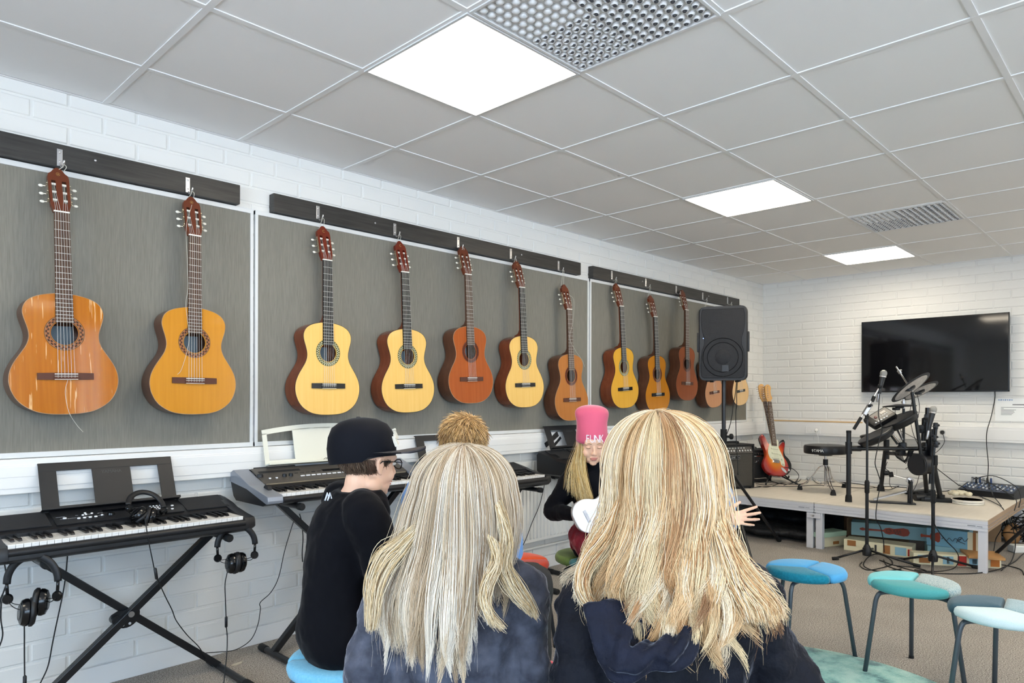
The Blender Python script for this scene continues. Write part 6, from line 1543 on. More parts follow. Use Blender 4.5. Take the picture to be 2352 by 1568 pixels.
def add_hand(mb, wrist, d, nrm, side, curl=(.5, .5, .5, .55), thumb=.5, spread=.12, s=.86):
    "d = wrist-to-knuckles direction, nrm = direction the palm faces, side = +1 if the thumb is on +(d x nrm)"
    d = V(d).normalized(); nrm = V(nrm); nrm = (nrm-d*nrm.dot(d)).normalized(); x = d.cross(nrm)*side; w = V(wrist)
    R = Matrix((x, d, nrm)).transposed()
    mb.ell(w+d*.040*s, (.036*s, .046*s, .0135*s), 20, 12, R=R); mb.ell(w+d*.058*s, (.038*s, .030*s, .0125*s), 20, 12, R=R)
    mb.ell(w+d*.028*s+x*.022*s+nrm*.006*s, (.017*s, .028*s, .013*s), 16, 10, R=R); mb.ell(w+d*.03*s-x*.022*s+nrm*.005*s, (.013*s, .030*s, .012*s), 16, 10, R=R)
    L = ((.040, .025, .021), (.044, .029, .022), (.041, .027, .021), (.032, .020, .018))
    for k in range(4):
        off = (.027-.0178*k)*s; p = w+d*(.079-(.0, 0, .003, .010)[k])*s+x*off; a = spread*(1.3-k)
        f = (d*math.cos(a)+x*math.sin(a)).normalized(); pts = [p-f*.012*s, p]; rot = 0
        for j, l in enumerate(L[k]):
            rot += curl[k]*(.6, 1.0, .7)[j]; dd = f*math.cos(rot)+nrm*math.sin(rot); p = p+dd*l*s; pts.append(p)
        r = (.0085, .0088, .0084, .0075)[k]*s
        mb.tube(pts, [r*1.02, r*1.05, r, r*.93, r*.80], 12); mb.ell(pts[-1], (r*.82,)*3, 10, 8)
        for q in pts[1:-1]: mb.ell(q, (r*1.06,)*3, 10, 8)
    p = w+d*.018*s+x*.026*s+nrm*.004*s; t1 = (d*.62+x*.70+nrm*.35*thumb).normalized(); t2 = (d*.85+x*.45+nrm*.5*thumb).normalized()
    pts = [p, p+t1*.034*s, p+t1*.034*s+t2*.028*s, p+t1*.034*s+t2*.050*s]
    mb.tube(pts, [.0125*s, .0105*s, .0095*s, .0075*s], 12); mb.ell(pts[-1], (.0078*s,)*3, 10, 8); mb.ell(pts[1], (.0108*s,)*3, 10, 8)
def head_parts(mb, M, s=1.0):
    T0 = mb.T; mb.T = M @ Matrix.Diagonal((s, s, s, 1))
    E = mb.ell
    E((0, -.012, .035), (.073, .092, .078), 28, 18); E((0, .030, -.018), (.059, .056, .075), 24, 16); E((0, .034, -.066), (.047, .049, .034), 20, 14)
    E((0, .068, -.087), (.020, .015, .014), 14, 10); E((0, .050, .030), (.058, .040, .045), 20, 14)
    for q in (-1, 1):
        E((q*.033, .056, -.032), (.025, .022, .026), 16, 10); E((q*.028, .077, .021), (.021, .009, .006), 14, 8); E((q*.0095, .096, -.030), (.0075, .0085, .0065), 12, 8)
        E((q*.045, -.0, -.065), (.016, .030, .026), 14, 10)
        mb.tube([(q*.071, .012, .012), (q*.078, .004, .020), (q*.081, -.010, .020), (q*.082, -.018, .006), (q*.080, -.014, -.014), (q*.076, -.001, -.028), (q*.072, .006, -.030)], [.004, .0046, .005, .005, .0048, .0062, .005], 10)
        E((q*.074, -.002, -.004), (.006, .014, .022), 14, 10)
    mb.tube([(0, .080, .018), (0, .088, .004), (0, .098, -.014), (0, .104, -.026)], [.006, .0065, .0078, .0092], 12); E((0, .103, -.027), (.0095, .009, .008), 14, 10)
    E((0, .082, -.054), (.021, .0085, .0050), 16, 8); E((0, .081, -.063), (.017, .008, .0052), 16, 8)
    mb.T = T0
def face_details(M, s, parent, lips=True, eyecol='#5c7488', closed=False):
    Ms = M @ Matrix.Diagonal((s, s, s, 1))
    ew = mat('eye white', '#f0ece6', .15); ir = mat('iris', eyecol, .15); pu = mat('pupil', '#08080a', .1)
    for q in (-1, 1):
        if closed:
            m = MB(); m.T = Ms; m.ell((q*.029, .0735, .004), (.0145, .0125, .0078), 16, 10); o = m.build('eyelid', skin_m, parent, smooth=180)
            m = MB(); m.T = Ms; m.tube([(q*.017, .0845, .002), (q*.029, .0868, -.002), (q*.041, .0815, .001)], .0012, 5); m.build('eyelashes', mat('light brown brow', '#8a6a48', .8), o, smooth=180)
            m = MB(); m.T = Ms; m.tube([(q*.012, .0865, .0225), (q*.026, .0885, .027), (q*.044, .078, .022)], [.0014, .0022, .0012], 6); m.build('eyebrow', mat('light brown brow', '#8a6a48', .8), parent, smooth=180); continue
        m = MB(); m.T = Ms
        m.ell((q*.029, .0735, .004), (.0145, .0125, .0078), 16, 10); o = m.build('eye', ew, parent, smooth=180)
        m = MB(); m.T = Ms; m.ell((q*.029, .0835, .004), (.0052, .0035, .0052), 14, 8); m.build('iris', ir, o, smooth=180)
        m = MB(); m.T = Ms; m.tube([(q*.012, .0865, .0225), (q*.026, .0885, .027), (q*.044, .078, .022)], [.0018, .0028, .0014], 6); m.build('eyebrow', mat('light brown brow', '#8a6a48', .8), parent, smooth=180)
    if lips:
        m = MB(); m.T = Ms; m.ell((0, .0855, -.0545), (.020, .0065, .0044), 16, 8); m.ell((0, .0850, -.0625), (.016, .0065, .0048), 16, 8); m.build('lips', mat('lips', '#c47d70', .4), parent, smooth=180)
# ------------------------------------------------------------ hair strands
def hair_mat(name, rough=.42):
    m = mat(name, (1, 1, 1), rough, spec=.45)
    nt = m.node_tree; a = nt.nodes.new('ShaderNodeAttribute'); a.attribute_name = 'strand_colour'; nt.links.new(a.outputs['Color'], nt.nodes['Principled BSDF'].inputs['Base Color'])
    return m
def strand_mesh(P, rad, cols, taper=.35):
    "P (N,K,3) paths, rad (N,), cols (N,3) or (N,K,3) -> verts, faces, colours of three-sided strands"
    N, K, _ = P.shape
    T = np.gradient(P, axis=1); T /= np.linalg.norm(T, axis=2, keepdims=True)+1e-9
    ref = np.array([FW.x, FW.y, 0.02]); X = np.cross(T, ref); X /= np.linalg.norm(X, axis=2, keepdims=True)+1e-9; Yv = np.cross(T, X)
    prof = np.ones(K); t = np.linspace(0, 1, K); prof = np.where(t > .75, 1-(1-taper)*(t-.75)/.25, 1)
    r = rad[:, None]*prof[None]
    vs = np.empty((N, K, 3, 3))
    for j in range(3):
        a = 2*PI*j/3+.5
        vs[:, :, j] = P+X*(r*math.cos(a))[..., None]+Yv*(r*math.sin(a))[..., None]
    i = np.arange(N)[:, None, None]*(K*3); k = np.arange(K-1)[None, :, None]*3; j = np.arange(3)[None, None]; j2 = (j+1) % 3
    F = np.stack([i+k+j, i+k+j2, i+k+3+j2, i+k+3+j], -1).reshape(-1, 4)
    if cols.ndim == 2: cols = np.repeat(cols[:, None], K, 1)
    C = np.repeat(cols[:, :, None], 3, 2).reshape(-1, 3)
    return vs.reshape(-1, 3), F, C
def hair_object(name, sets, base, m, parent, basecol):
    "sets: strand_mesh outputs; base: MB of the solid mass under the strands"
    vb = np.array(base.v) if base.v else np.zeros((0, 3)); vs = [vb]; cs = [np.tile(np.array(basecol), (len(vb), 1))]; quads = []; off = len(vb)
    for v, f, c in sets: vs.append(v); cs.append(c); quads.append(f+off); off += len(v)
    Q = np.concatenate(quads); Vv = np.concatenate(vs); Cc = np.concatenate(cs)
    nb = len(base.f); lens = np.array([len(f) for f in base.f]+[4]*len(Q), dtype=np.int32)
    loops = np.concatenate([np.array([i for f in base.f for i in f], dtype=np.int32), Q.reshape(-1).astype(np.int32)]) if nb else Q.reshape(-1).astype(np.int32)
    me = bpy.data.meshes.new(name); me.vertices.add(len(Vv)); me.vertices.foreach_set('co', Vv.reshape(-1).astype(np.float32))
    me.loops.add(len(loops)); me.loops.foreach_set('vertex_index', loops)
    me.polygons.add(len(lens)); me.polygons.foreach_set('loop_start', np.concatenate([[0], np.cumsum(lens)[:-1]]).astype(np.int32))
    me.polygons.foreach_set('use_smooth', np.ones(len(lens), dtype=bool)); me.update(calc_edges=True); me.validate()
    at_ = me.attributes.new('strand_colour', 'FLOAT_COLOR', 'POINT'); at_.data.foreach_set('color', np.concatenate([Cc, np.ones((len(Cc), 1))], 1).reshape(-1).astype(np.float32))
    me.materials.append(m); o = bpy.data.objects.new(name, me); COL.objects.link(o); o.parent = parent
    return o
def resample(pts, K):
    P = np.array([tuple(p) for p in crv(pts, 8)]); L = np.concatenate([[0], np.cumsum(np.linalg.norm(np.diff(P, axis=0), axis=1))]); t = np.linspace(0, L[-1], K)
    return np.stack([np.interp(t, L, P[:, i]) for i in range(3)], 1)
def palette(rng, n, cols, wts):
    c = np.array([S(x) for x in cols]); k = rng.choice(len(cols), n, p=np.array(wts)/sum(wts)); return c[k]*rng.uniform(.85, 1.15, (n, 1))
def shell_hair(name, parent, C, tab, crown, rz, zend, cols, wts, m, n_lock=150, per=34, K=30, seed=1, wave=0., wave_n=3., spread=.011, rad=.00085, th_rng=(-2.2, 2.2), base_k=.90, basecol='#6b5238', flip=0., basescale=.93, extra=(), base_low=None):
    """long hair falling from the crown; C = (lateral, distance, z) of the head centre; tab = rows (z, left half width, right half width,
    depth toward camera, lateral shift); azimuth 0 faces the camera; zend(theta) = height where the lock ends"""
    rng = np.random.default_rng(seed); tab = sorted(tab); tz = np.array([r[0] for r in tab]); zc = C[2]; TB = np.array(tab)
    def surf(th, q, z, s):
        "th azimuth, q layer scale, z height, s = 0..1 dome factor"
        zz_ = np.minimum(z, zc); rl = np.interp(zz_, tz, TB[:, 1]); rr = np.interp(zz_, tz, TB[:, 2]); ry = np.interp(zz_, tz, TB[:, 3]); xs = np.interp(zz_, tz, TB[:, 4])
        sn, cs = np.sin(th), np.cos(th)
        a = C[0]+xs+np.where(sn > 0, rr, rl)*sn*q*s+crown[0]*(1-s); d = C[1]-ry*cs*q*s*np.where(cs < 0, 1.12, 1.)-crown[1]*(1-s)
        return np.stack([FW.x*d+RT.x*a, FW.y*d+RT.y*a, z+0*a], -1)
    def path(th, q, ze, Kk):
        t = np.linspace(0, 1, Kk)[None]; top = zc+rz; Lt = (rz*1.5)+(zc-ze); f0 = (rz*1.5)/Lt
        f0 = f0[:, None]; u = np.clip(t/f0, 0, 1); z1 = zc+rz*q[:, None]*np.cos(u*PI/2); s1 = np.sin(u*PI/2); u2 = np.clip((t-f0)/(1-f0), 0, 1)
        z = np.where(t < f0, z1, zc-(zc-ze[:, None])*u2); s = np.where(t < f0, s1, 1.)
        return surf(th[:, None]+0*t, q[:, None]+0*t, z, s), t
    n = n_lock; th = rng.uniform(th_rng[0], th_rng[1], n); q = 1-.16*rng.random(n)**1.6
    ze = np.array([zend(a) for a in th])+rng.normal(0, .022, n); ze = np.where(q < .93, ze+.02*rng.random(n), ze)
    sets = []
    ths, qs, zes, lock = np.repeat(th, per), np.repeat(q, per), np.repeat(ze, per), np.repeat(np.arange(n), per)
    N = len(ths); o_th = rng.normal(0, 1, N); o_q = rng.normal(0, 1, N)
    P, t = path(ths, qs, zes+rng.normal(0, .012, N), K)
    Pc, _ = path(ths, qs, zes, K)
    # spread round the lock's centre, drawn together toward the tip
    side = np.cross(np.gradient(P, axis=1), np.array([0, 0, 1.])*0+np.array([FW.x, FW.y, 0])); side /= np.linalg.norm(side, axis=2, keepdims=True)+1e-9
    w = (spread*(np.sin(np.clip(t*2.2, 0, PI/2))))*(1-.86*t**3)
    P = P+side*(o_th[:, None]*w)[..., None]+np.array([-FW.x, -FW.y, 0])*(o_q[:, None]*w*.35)[..., None]
    if wave:
        ph = rng.uniform(0, 2*PI, n)[lock][:, None]+rng.normal(0, .18, N)[:, None]; am = (wave*rng.uniform(.5, 1.4, n))[lock][:, None]; zz = P[:, :, 2]
        gl = np.clip((zc+.0-zz)/.22, 0, 1)**1.2; k_ = (2*PI*wave_n)
        P[..., :] += (np.sin(k_*(zc-zz)+ph)*am*gl)[..., None]*np.array([RT.x, RT.y, 0])+(np.cos(k_*(zc-zz)+ph)*am*gl*.6)[..., None]*np.array([FW.x, FW.y, 0])
    if flip:   # tips curl up and outward
        fl = np.clip((t-.86)/.14, 0, 1)**1.5*flip; sg = (rng.choice([-1, 1], n)*rng.uniform(.3, 1, n))[lock][:, None]
        P += (fl*sg)[..., None]*np.array([RT.x, RT.y, 0])+(fl*.4)[..., None]*np.array([-FW.x, -FW.y, 0])+(fl*abs(sg)*.35)[..., None]*np.array([0, 0, 1.])
    lc = palette(rng, n, cols, wts); lc = lc*.84+lc.mean(0)*.16; cc = lc[lock]*rng.uniform(.90, 1.10, (N, 1)); sets.append(strand_mesh(P, rad*rng.uniform(.7, 1.25, N), cc))
    # loose flyaways
    nf = 140; tf = rng.uniform(th_rng[0], th_rng[1], nf); Pf, t = path(tf, 1+.012*rng.random(nf), np.array([zend(a) for a in tf])+rng.normal(0, .04, nf), K)
    Pf += np.cumsum(rng.normal(0, .0016, Pf.shape), axis=1); sets.append(strand_mesh(Pf, np.full(nf, rad*.45), palette(rng, nf, cols, wts)))
    base = MB(); rings = []
    zs = [zc+rz*base_k*math.cos(u) for u in np.linspace(.12, PI/2, 8)]; ss = [math.sin(u) for u in np.linspace(.12, PI/2, 8)]
    zl = max(zend(a) for a in np.linspace(-1, 1, 9))+.045
    if base_low is not None: zl = zc-base_low
    for k in range(1, 13): zs.append(zc-(zc-zl)*k/12); ss.append(1)
    for z, s in zip(zs, ss):
        kk = basescale*(1 if z > zc-.10 else 1-.25*min(1, (zc-.10-z)/.2))
        r = [V(tuple(x)) for x in surf(np.linspace(0, 2*PI, 40, endpoint=False), np.full(40, kk), np.full(40, z), np.full(40, s))]; rings.append(r)
    base.loft(rings)
    return hair_object(name, sets+list(extra), base, m, parent, S(basecol))
# ------------------------------------------------------------ a seated figure
def person(label, lat, d, fwd, spec):
    """fwd = direction the body faces in camera axes (lateral, away); everything below in the person's own axes:
    x to their right, y forward, z up, origin on the floor under the pelvis"""
    f = (RT*fwd[0]+FW*fwd[1]).normalized(); r = V((f.y, -f.x, 0)); p = cv(lat, d, 0)
    M = Matrix((r, f, V((0, 0, 1)))).transposed().to_4x4(); M.translation = p
    t = thing('person', label, 'person'); t.matrix_world = M; s = spec.get('s', 1.0)
    sh, sw, lean, zs = spec['sh'], spec['sw'], spec.get('lean', 0), spec.get('seat', ZST); rt = spec.get('rt', (.145, .105))
    def sp(z):  # spine point at height z: leaning and slightly rounded
        k = (z-zs)/(sh-zs); return V((spec.get('side', 0)*k, lean*k+spec.get('hump', 0)*math.sin(min(max(k, 0), 1)*PI), z))
    def torso(mb, g, neck=True, low=-.02):
        rows = [(low, .86, .95), (.05, 1.04, 1.10), (.18, 1.06, 1.12), (.38, .93, .98), (.58, .95, .98), (.76, 1.03, 1.0), (.90, 1.04, .93), (.975, .84, .76), (1.03, .52, .60)]
        rings = []
        for k, a, b in rows:
            z = zs+(sh-zs)*k; c = sp(z); rings.append([c+V(((rt[0]*a*s+g)*abs(math.cos(u))**.85*math.copysign(1, math.cos(u)), (rt[1]*b*s+g)*math.sin(u), 0)) for u in [2*PI*i/28 for i in range(28)]])
        mb.loft(rings)
    hd = spec['head']; hp = V(hd[0]); Rh = Euler((hd[1][0], hd[1][1], hd[1][2])).to_matrix().to_4x4(); MH = Matrix.Translation(hp) @ Rh; hs = hd[2]
    nk0 = sp(sh-.015); nk1 = MH @ V((0, -.022*hs, -.055*hs))
    bd = MB(); torso(bd, -.030, low=.03); head_parts(bd, MH, hs); limb(bd, [nk0+V((0, -.005, 0)), nk0.lerp(nk1, .5), nk1], [.052*hs, .046*hs, .046*hs])
    cl = MB(); torso(cl, .004)
    for A in spec['arms']:
        S0 = sp(sh-.045)+V((A['x']*sw, -.005, 0)); el, wr = V(A['el']), V(A['wr']); k = A.get('k', 1)
        limb(bd, [S0, S0.lerp(el, .5), el, el.lerp(wr, .5), wr], [.036*k, .034*k, .029*k, .027*k, .020*k])
        limb(cl, [sp(sh-.03)+V((A['x']*sw*.55, 0, 0)), S0+V((A['x']*.004, 0, 0)), S0.lerp(el, .5), el, el.lerp(wr, .5), el.lerp(wr, .96)], [.050*k, .058*k, .054*k, .048*k, .042*k, .034*k])
        if 'hand' in A: h = A['hand']; add_hand(bd, wr, h[0], h[1], h[2], **h[3])
        else: add_hand(bd, wr, (wr-el).normalized(), (0, 0, -1), A['x'], curl=(.35, .4, .45, .5))
    tr = MB()
    for Lg in spec['legs']:
        kn, an = V(Lg['kn']), V(Lg['an']); h0 = sp(zs+.075)+V((Lg['x']*.075, .02, 0)); h0.z = zs+.075
        limb(bd, [h0, h0.lerp(kn, .5), kn, kn.lerp(an, .4), an], [.066, .060, .046, .045, .030])
        limb(tr, [sp(zs+.07)+V((Lg['x']*.065, -.02, 0)), h0.lerp(kn, .5), kn, kn.lerp(an, .45), an+V((0, 0, .03))], [.085, .076, .062, .056, .050])
        fd = V(Lg.get('toe', (0, 1, 0))).normalized(); fx = V((fd.y, -fd.x, 0)); Rf = Matrix((fx, fd, V((0, 0, 1)))).transposed()
        so = MB(); so.ell(an+fd*.045+V((0, 0, -.022)), (.038, .092, .030), 20, 12, R=Rf); so.ell(an+V((0, 0, -.005)), (.036, .042, .040), 16, 10, R=Rf)
        so.box(an+fd*.04+V((0, 0, -.047)), (.066, .17, .016), R=Rf, bev=.007); remesh(so.build('shoe', spec.get('shoe', rubber), t), .005)
        bd.ell(an+fd*.03+V((0, 0, -.01)), (.028, .06, .022), 14, 8, R=Rf)
    body = bd.build('body', skin_m, t); remesh(body, spec.get('vox', .005), 3)
    if spec.get('extra'): spec['extra'](cl, tr, sp)
    c_ = cl.build(spec.get('top_name', 'sweater'), spec['top'], t); remesh(c_, spec.get('cvox', .008), spec.get('csm', 6), spec.get('disp', ((.11, .022, 0), (.035, .007, 0))))
    q = tr.build('trousers', spec['trousers'], t); remesh(q, .009, 5, ((.09, .018, 0),))
    return t, M, MH, hs, sp
def velour(name, dark, light, sh=.5):
    "short pile cloth: sheen that brightens where the surface turns away"
    m = mat(name, dark, .75, spec=.2, sheen=sh, noise=(22, light, .26), bump=(13, .9, .022)); b = m.node_tree.nodes['Principled BSDF']
    b.inputs['Sheen Roughness'].default_value = .28; b.inputs['Sheen Tint'].default_value = (.75, .80, .95, 1); return m
vel_a = velour('slate blue velour', '#2b2d37', '#5d606d', .5); vel_b = velour('midnight blue velour', '#0b0c12', '#14161f', .22)
black_jersey = mat('black jersey', '#0a0b11', .85, spec=.15, sheen=.08, bump=(900, .3, .0005)); dark_denim = mat('dark trousers', '#25272d', .85); grey_tr = mat('charcoal trousers', '#2a2929', .85)
blue_cotton = mat('light blue cotton', '#6f97cf', .85, sheen=.2); crimson = velour('crimson velvet', '#7c1d2c', '#96303f'); crimson.node_tree.nodes['Principled BSDF'].inputs['Sheen Tint'].default_value = (1, .5, .55, 1)
hairA, hairB, hairC = hair_mat('ash blonde hair'), hair_mat('golden blonde hair'), hair_mat('short brown hair', .5)
zA = lambda v, d: CAMZ-(v-HY)*d/FPX
leg_std = [dict(x=-1, kn=(-.10, .36, .475), an=(-.10, .34, .055)), dict(x=1, kn=(.10, .36, .475), an=(.10, .34, .055))]

# ---- 1: girl with long ash-blonde hair, back to the camera
dA = 1.45; shA = .872
t1_, M1, MH1, hs1, sp1 = person('person with long straight ash blonde hair in slate blue velour, seen from behind', -.120, dA+.02, (.10, 1), dict(
    sh=shA, sw=.126, rt=(.142, .108), lean=.03, head=((.030, .015, 1.018), (-.12, 0, -.65), .95), vox=.006,
    arms=[dict(x=-1, el=(-.190, -.005, .645), wr=(-.13, .19, .60), k=1.05), dict(x=1, el=(.165, .01, .655), wr=(.12, .21, .60), k=1.02)], legs=leg_std, top=vel_a, trousers=dark_denim, cvox=.007, top_name='velour_hoodie', disp=((.16, .05, 0), (.065, .036, 0))))
C = (-.105, dA+.03, zA(1128, dA)); u_ = lambda l, r: (lambda c: ((1060-l)/1100, (r-1060)/1100))(0)
rowsA = []
for v, l, r, ry in ((1025, 1000, 1122, .085), (1050, 985, 1135, .095), (1085, 970, 1155, .105), (1127, 955, 1167, .112), (1168, 942, 1175, .112), (1209, 931, 1179, .112), (1251, 916, 1178, .118), (1292, 893, 1172, .135), (1333, 872, 1182, .150), (1375, 862, 1190, .160), (1420, 862, 1190, .165), (1500, 868, 1180, .170)):
    a, b = u_(l, r); rowsA.append((zA(v, dA), a, b, ry, 0))
def zendA(th):
    x = math.sin(th); v = 1492-30*max(0, -x-.45)/.55
    if x > .15: v -= 135*min(1, (x-.15)/.35)
    return zA(v, dA-.1)
# loose locks thrown over the shoulders
def lock_set(guides, n, cols, wts, seed, spread=.008, rad=.0007, K=24, close=.6):
    rng = np.random.default_rng(seed); G = np.stack([resample(g, K) for g in guides]); out = []
    k = rng.integers(0, len(guides)-1, n) if len(guides) > 1 else np.zeros(n, int); f = rng.random(n)[:, None, None]
    P = G[k]*(1-f)+G[np.minimum(k+1, len(guides)-1)]*f
    t = np.linspace(0, 1, K)[None, :, None]; off = rng.normal(0, 1, (n, 1, 3))*spread; P = P+off*(1-close*t**2)*(.3+.7*np.sin(np.clip(t*3, 0, PI/2)))
    P += np.cumsum(rng.normal(0, .0006, P.shape), axis=1)
    return strand_mesh(P, rad*rng.uniform(.7, 1.2, n), palette(rng, n, cols, wts))
G = lambda pts, d0, d1: [at(u, v, d=d0+(d1-d0)*i/(len(pts)-1)) for i, (u, v) in enumerate(pts)]
cA, wA = ['#d6c4a4', '#c4aa80', '#e0d0b2', '#9c7f5a'], [3, 3, 2, 1]
s1 = [lock_set([G([(1150, 1150), (1168, 1230), (1165, 1300), (1190, 1340), (1218, 1385), (1235, 1420)], 1.40, 1.33), G([(1140, 1160), (1160, 1240), (1150, 1300), (1160, 1340), (1185, 1375), (1200, 1390)], 1.38, 1.30)], 260, cA, wA, 5, .006),
      lock_set([G([(1120, 1230), (1140, 1290), (1120, 1330), (1112, 1370), (1125, 1430)], 1.35, 1.27), G([(1150, 1250), (1145, 1300), (1125, 1340), (1118, 1400), (1160, 1445)], 1.35, 1.27)], 150, cA, wA, 6, .006),
      lock_set([G([(975, 1180), (925, 1240), (880, 1270), (852, 1330), (850, 1390), (846, 1440)], 1.42, 1.33), G([(960, 1220), (915, 1270), (885, 1310), (865, 1370), (858, 1440)], 1.40, 1.32)], 320, cA, wA, 7, .009)]
shell_hair('hair', None, C, rowsA, (.0, -.02), zA(1025, dA)-zA(1128, dA), zendA, ['#ddcdb6', '#cdb89a', '#e8dece', '#ae9474', '#927657'], [4, 4, 3, 1.3, .5], hairA, n_lock=230, per=44, seed=4, wave=.0035, wave_n=1.6, spread=.012, rad=.00060, basecol='#8f7558', th_rng=(-2.1, 2.1), flip=.014, extra=s1).parent = None
hA = bpy.data.objects['hair']; hA.parent = t1_; hA.matrix_parent_inverse = t1_.matrix_world.inverted()

# ---- 2: girl with wavy golden hair, back to the camera
dB = 1.33; K_ = FPX/dB
def hoodB(cl, tr, sp):
    pass
t2_, M2, MH2, hs2, sp2 = person('person with long wavy golden blonde hair in midnight blue velour, seen from behind', .315, dB+.02, (-.12, 1), dict(
    sh=.900, sw=.146, rt=(.168, .112), lean=.04, head=((-.015, .015, 1.088), (-.05, 0, .25), .98), vox=.006,
    arms=[dict(x=-1, el=(-.195, -.02, .66), wr=(-.14, .19, .62), k=1.10), dict(x=1, el=(.238, -.01, .65), wr=(.20, .22, .64), k=1.12)], legs=leg_std, top=vel_b, trousers=dark_denim, cvox=.007, top_name='velour_hoodie', disp=((.16, .045, 0), (.065, .032, 0))))
C = ((1532-1176)/K_, dB+.03, zA(1060, dB)); rowsB = []
for v, l, r, ry in ((946, 1450, 1590, .09), (985, 1432, 1612, .10), (1028, 1417, 1636, .108), (1070, 1409, 1648, .112), (1113, 1412, 1650, .112), (1156, 1412, 1654, .115), (1198, 1405, 1658, .120), (1241, 1385, 1666, .130), (1283, 1362, 1690, .145), (1326, 1348, 1718, .158), (1369, 1350, 1745, .165), (1411, 1360, 1762, .168), (1470, 1375, 1755, .170)):
    rowsB.append((zA(v, dB), (1532-l)/K_, (r-1532)/K_, ry, 0))
def zendB(th):
    x = math.sin(th); v = 1450-40*max(0, -x-.35)/.65-30*max(0, x-.5)/.5+8*math.sin(7*x)
    return zA(v, dB-.1)
cB, wB = ['#e2cba2', '#d2ae80', '#eeddc0', '#ab7a4c', '#855633', '#c39866'], [4, 3.5, 3, 1.2, .7, 1.4]
s2 = [lock_set([G([(1655, 1170), (1668, 1250), (1700, 1300), (1745, 1345), (1782, 1385), (1796, 1418)], 1.30, 1.27), G([(1650, 1200), (1665, 1275), (1690, 1330), (1725, 1370), (1755, 1400), (1765, 1425)], 1.27, 1.22), G([(1640, 1220), (1660, 1290), (1680, 1350), (1700, 1390), (1712, 1420)], 1.25, 1.20)], 620, cB, wB, 12, .010),
      lock_set([G([(1425, 1130), (1408, 1200), (1375, 1250), (1345, 1300), (1326, 1335), (1334, 1352)], 1.33, 1.30), G([(1420, 1160), (1398, 1225), (1350, 1290), (1335, 1340), (1350, 1380), (1375, 1405)], 1.30, 1.24)], 420, cB, wB, 13, .009)]
o = shell_hair('hair', None, C, rowsB, (-.01, -.02), zA(944, dB)-zA(1060, dB), zendB, cB, wB, hairB, n_lock=190, per=54, seed=9, wave=.017, wave_n=5.2, spread=.0125, rad=.00062, basecol='#8a5f38', th_rng=(-2.1, 2.1), flip=.032, extra=s2)
o.parent = t2_; o.matrix_parent_inverse = t2_.matrix_world.inverted()
# hanging hood: two lips of cloth meeting in a sagging point between the shoulder blades
hd = MB(); U = lambda u, v, d: at(u, v, d=d)
edge = [U(1352, 1385, 1.225), U(1366, 1440, 1.20), U(1385, 1500, 1.18), U(1408, 1548, 1.17), U(1440, 1556, 1.16), U(1490, 1530, 1.155), U(1540, 1532, 1.16), U(1578, 1512, 1.17), U(1592, 1455, 1.20), U(1606, 1400, 1.23)]
inner = [U(1420, 1370, 1.26), U(1430, 1400, 1.245), U(1440, 1430, 1.235), U(1455, 1462, 1.225), U(1475, 1475, 1.22), U(1500, 1478, 1.22), U(1520, 1470, 1.22), U(1535, 1452, 1.23), U(1545, 1420, 1.245), U(1550, 1385, 1.26)]
for ln, r0 in ((edge, .013), (inner, .014)): hd.tube(crv(ln, 5), r0, 12, flat=.7)
ce, ci = crv(edge, 5), crv(inner, 5); mid = [a.lerp(b, .5)-FW*.012 for a, b in zip(ce, ci)]
for ln, r0 in ((mid, .020), ([a.lerp(b, .25) for a, b in zip(ce, mid)], .016), ([a.lerp(b, .7) for a, b in zip(ce, mid)], .018), ([a.lerp(b, .5) for a, b in zip(mid, ci)], .018)): hd.tube(ln, r0, 12, flat=.8)
for a_, b_, c__, r0 in (((1385, 1400, 1.215), (1400, 1470, 1.180), (1412, 1538, 1.155), .010), ((1440, 1440, 1.200), (1425, 1490, 1.165), (1425, 1545, 1.145), .012), ((1490, 1478, 1.190), (1455, 1505, 1.155), (1440, 1545, 1.140), .011), ((1540, 1460, 1.195), (1500, 1500, 1.150), (1450, 1540, 1.140), .010), ((1580, 1440, 1.190), (1560, 1485, 1.160), (1530, 1522, 1.145), .010)):
    hd.tube(crv([U(*a_), U(*b_), U(*c__)], 6), r0, 10)
hd.ell(U(1485, 1420, 1.275), (.10, .06, .07), R=Matrix((RT, FW, V((0, 0, 1)))).transposed())
o = hd.build('hood', velour('navy velour hood', '#0e111c', '#181c2c', .35)); remesh(o, .005, 4, ((.05, .012, 0),)); o.parent = t2_; o.matrix_parent_inverse = t2_.matrix_world.inverted()

# ---- 3: boy in the black cap, profile to the right
dC = 2.22
t3_, M3, MH3, hs3, sp3 = person('person in a black cap, glasses and black sweatshirt, sitting in profile', -.535, dC, (.88, .48), dict(
    sh=.938, sw=.140, rt=(.145, .115), lean=.045, hump=-.035, head=((.0, .075, 1.036), (-.10, 0, .30), 1.03), vox=.0045,
    arms=[dict(x=-1, el=(-.19, .06, .66), wr=(-.10, .27, .60), k=1.15), dict(x=1, el=(.20, .10, .655), wr=(.10, .30, .60), k=1.2)], legs=[dict(x=-1, kn=(-.10, .38, .475), an=(-.10, .38, .055)), dict(x=1, kn=(.10, .38, .475), an=(.10, .38, .055))],
    top=black_jersey, trousers=dark_denim, top_name='sweatshirt', disp=((.12, .020, 0), (.04, .006, 0))))
face_details(MH3, hs3, t3_)
Ms = MH3 @ Matrix.Diagonal((hs3,)*3+(1,))
CT = Ms @ Matrix.Rotation(-.80, 4, 'Z') @ Matrix.Rotation(.16, 4, 'X'); m = MB(); m.T = CT
rings = []
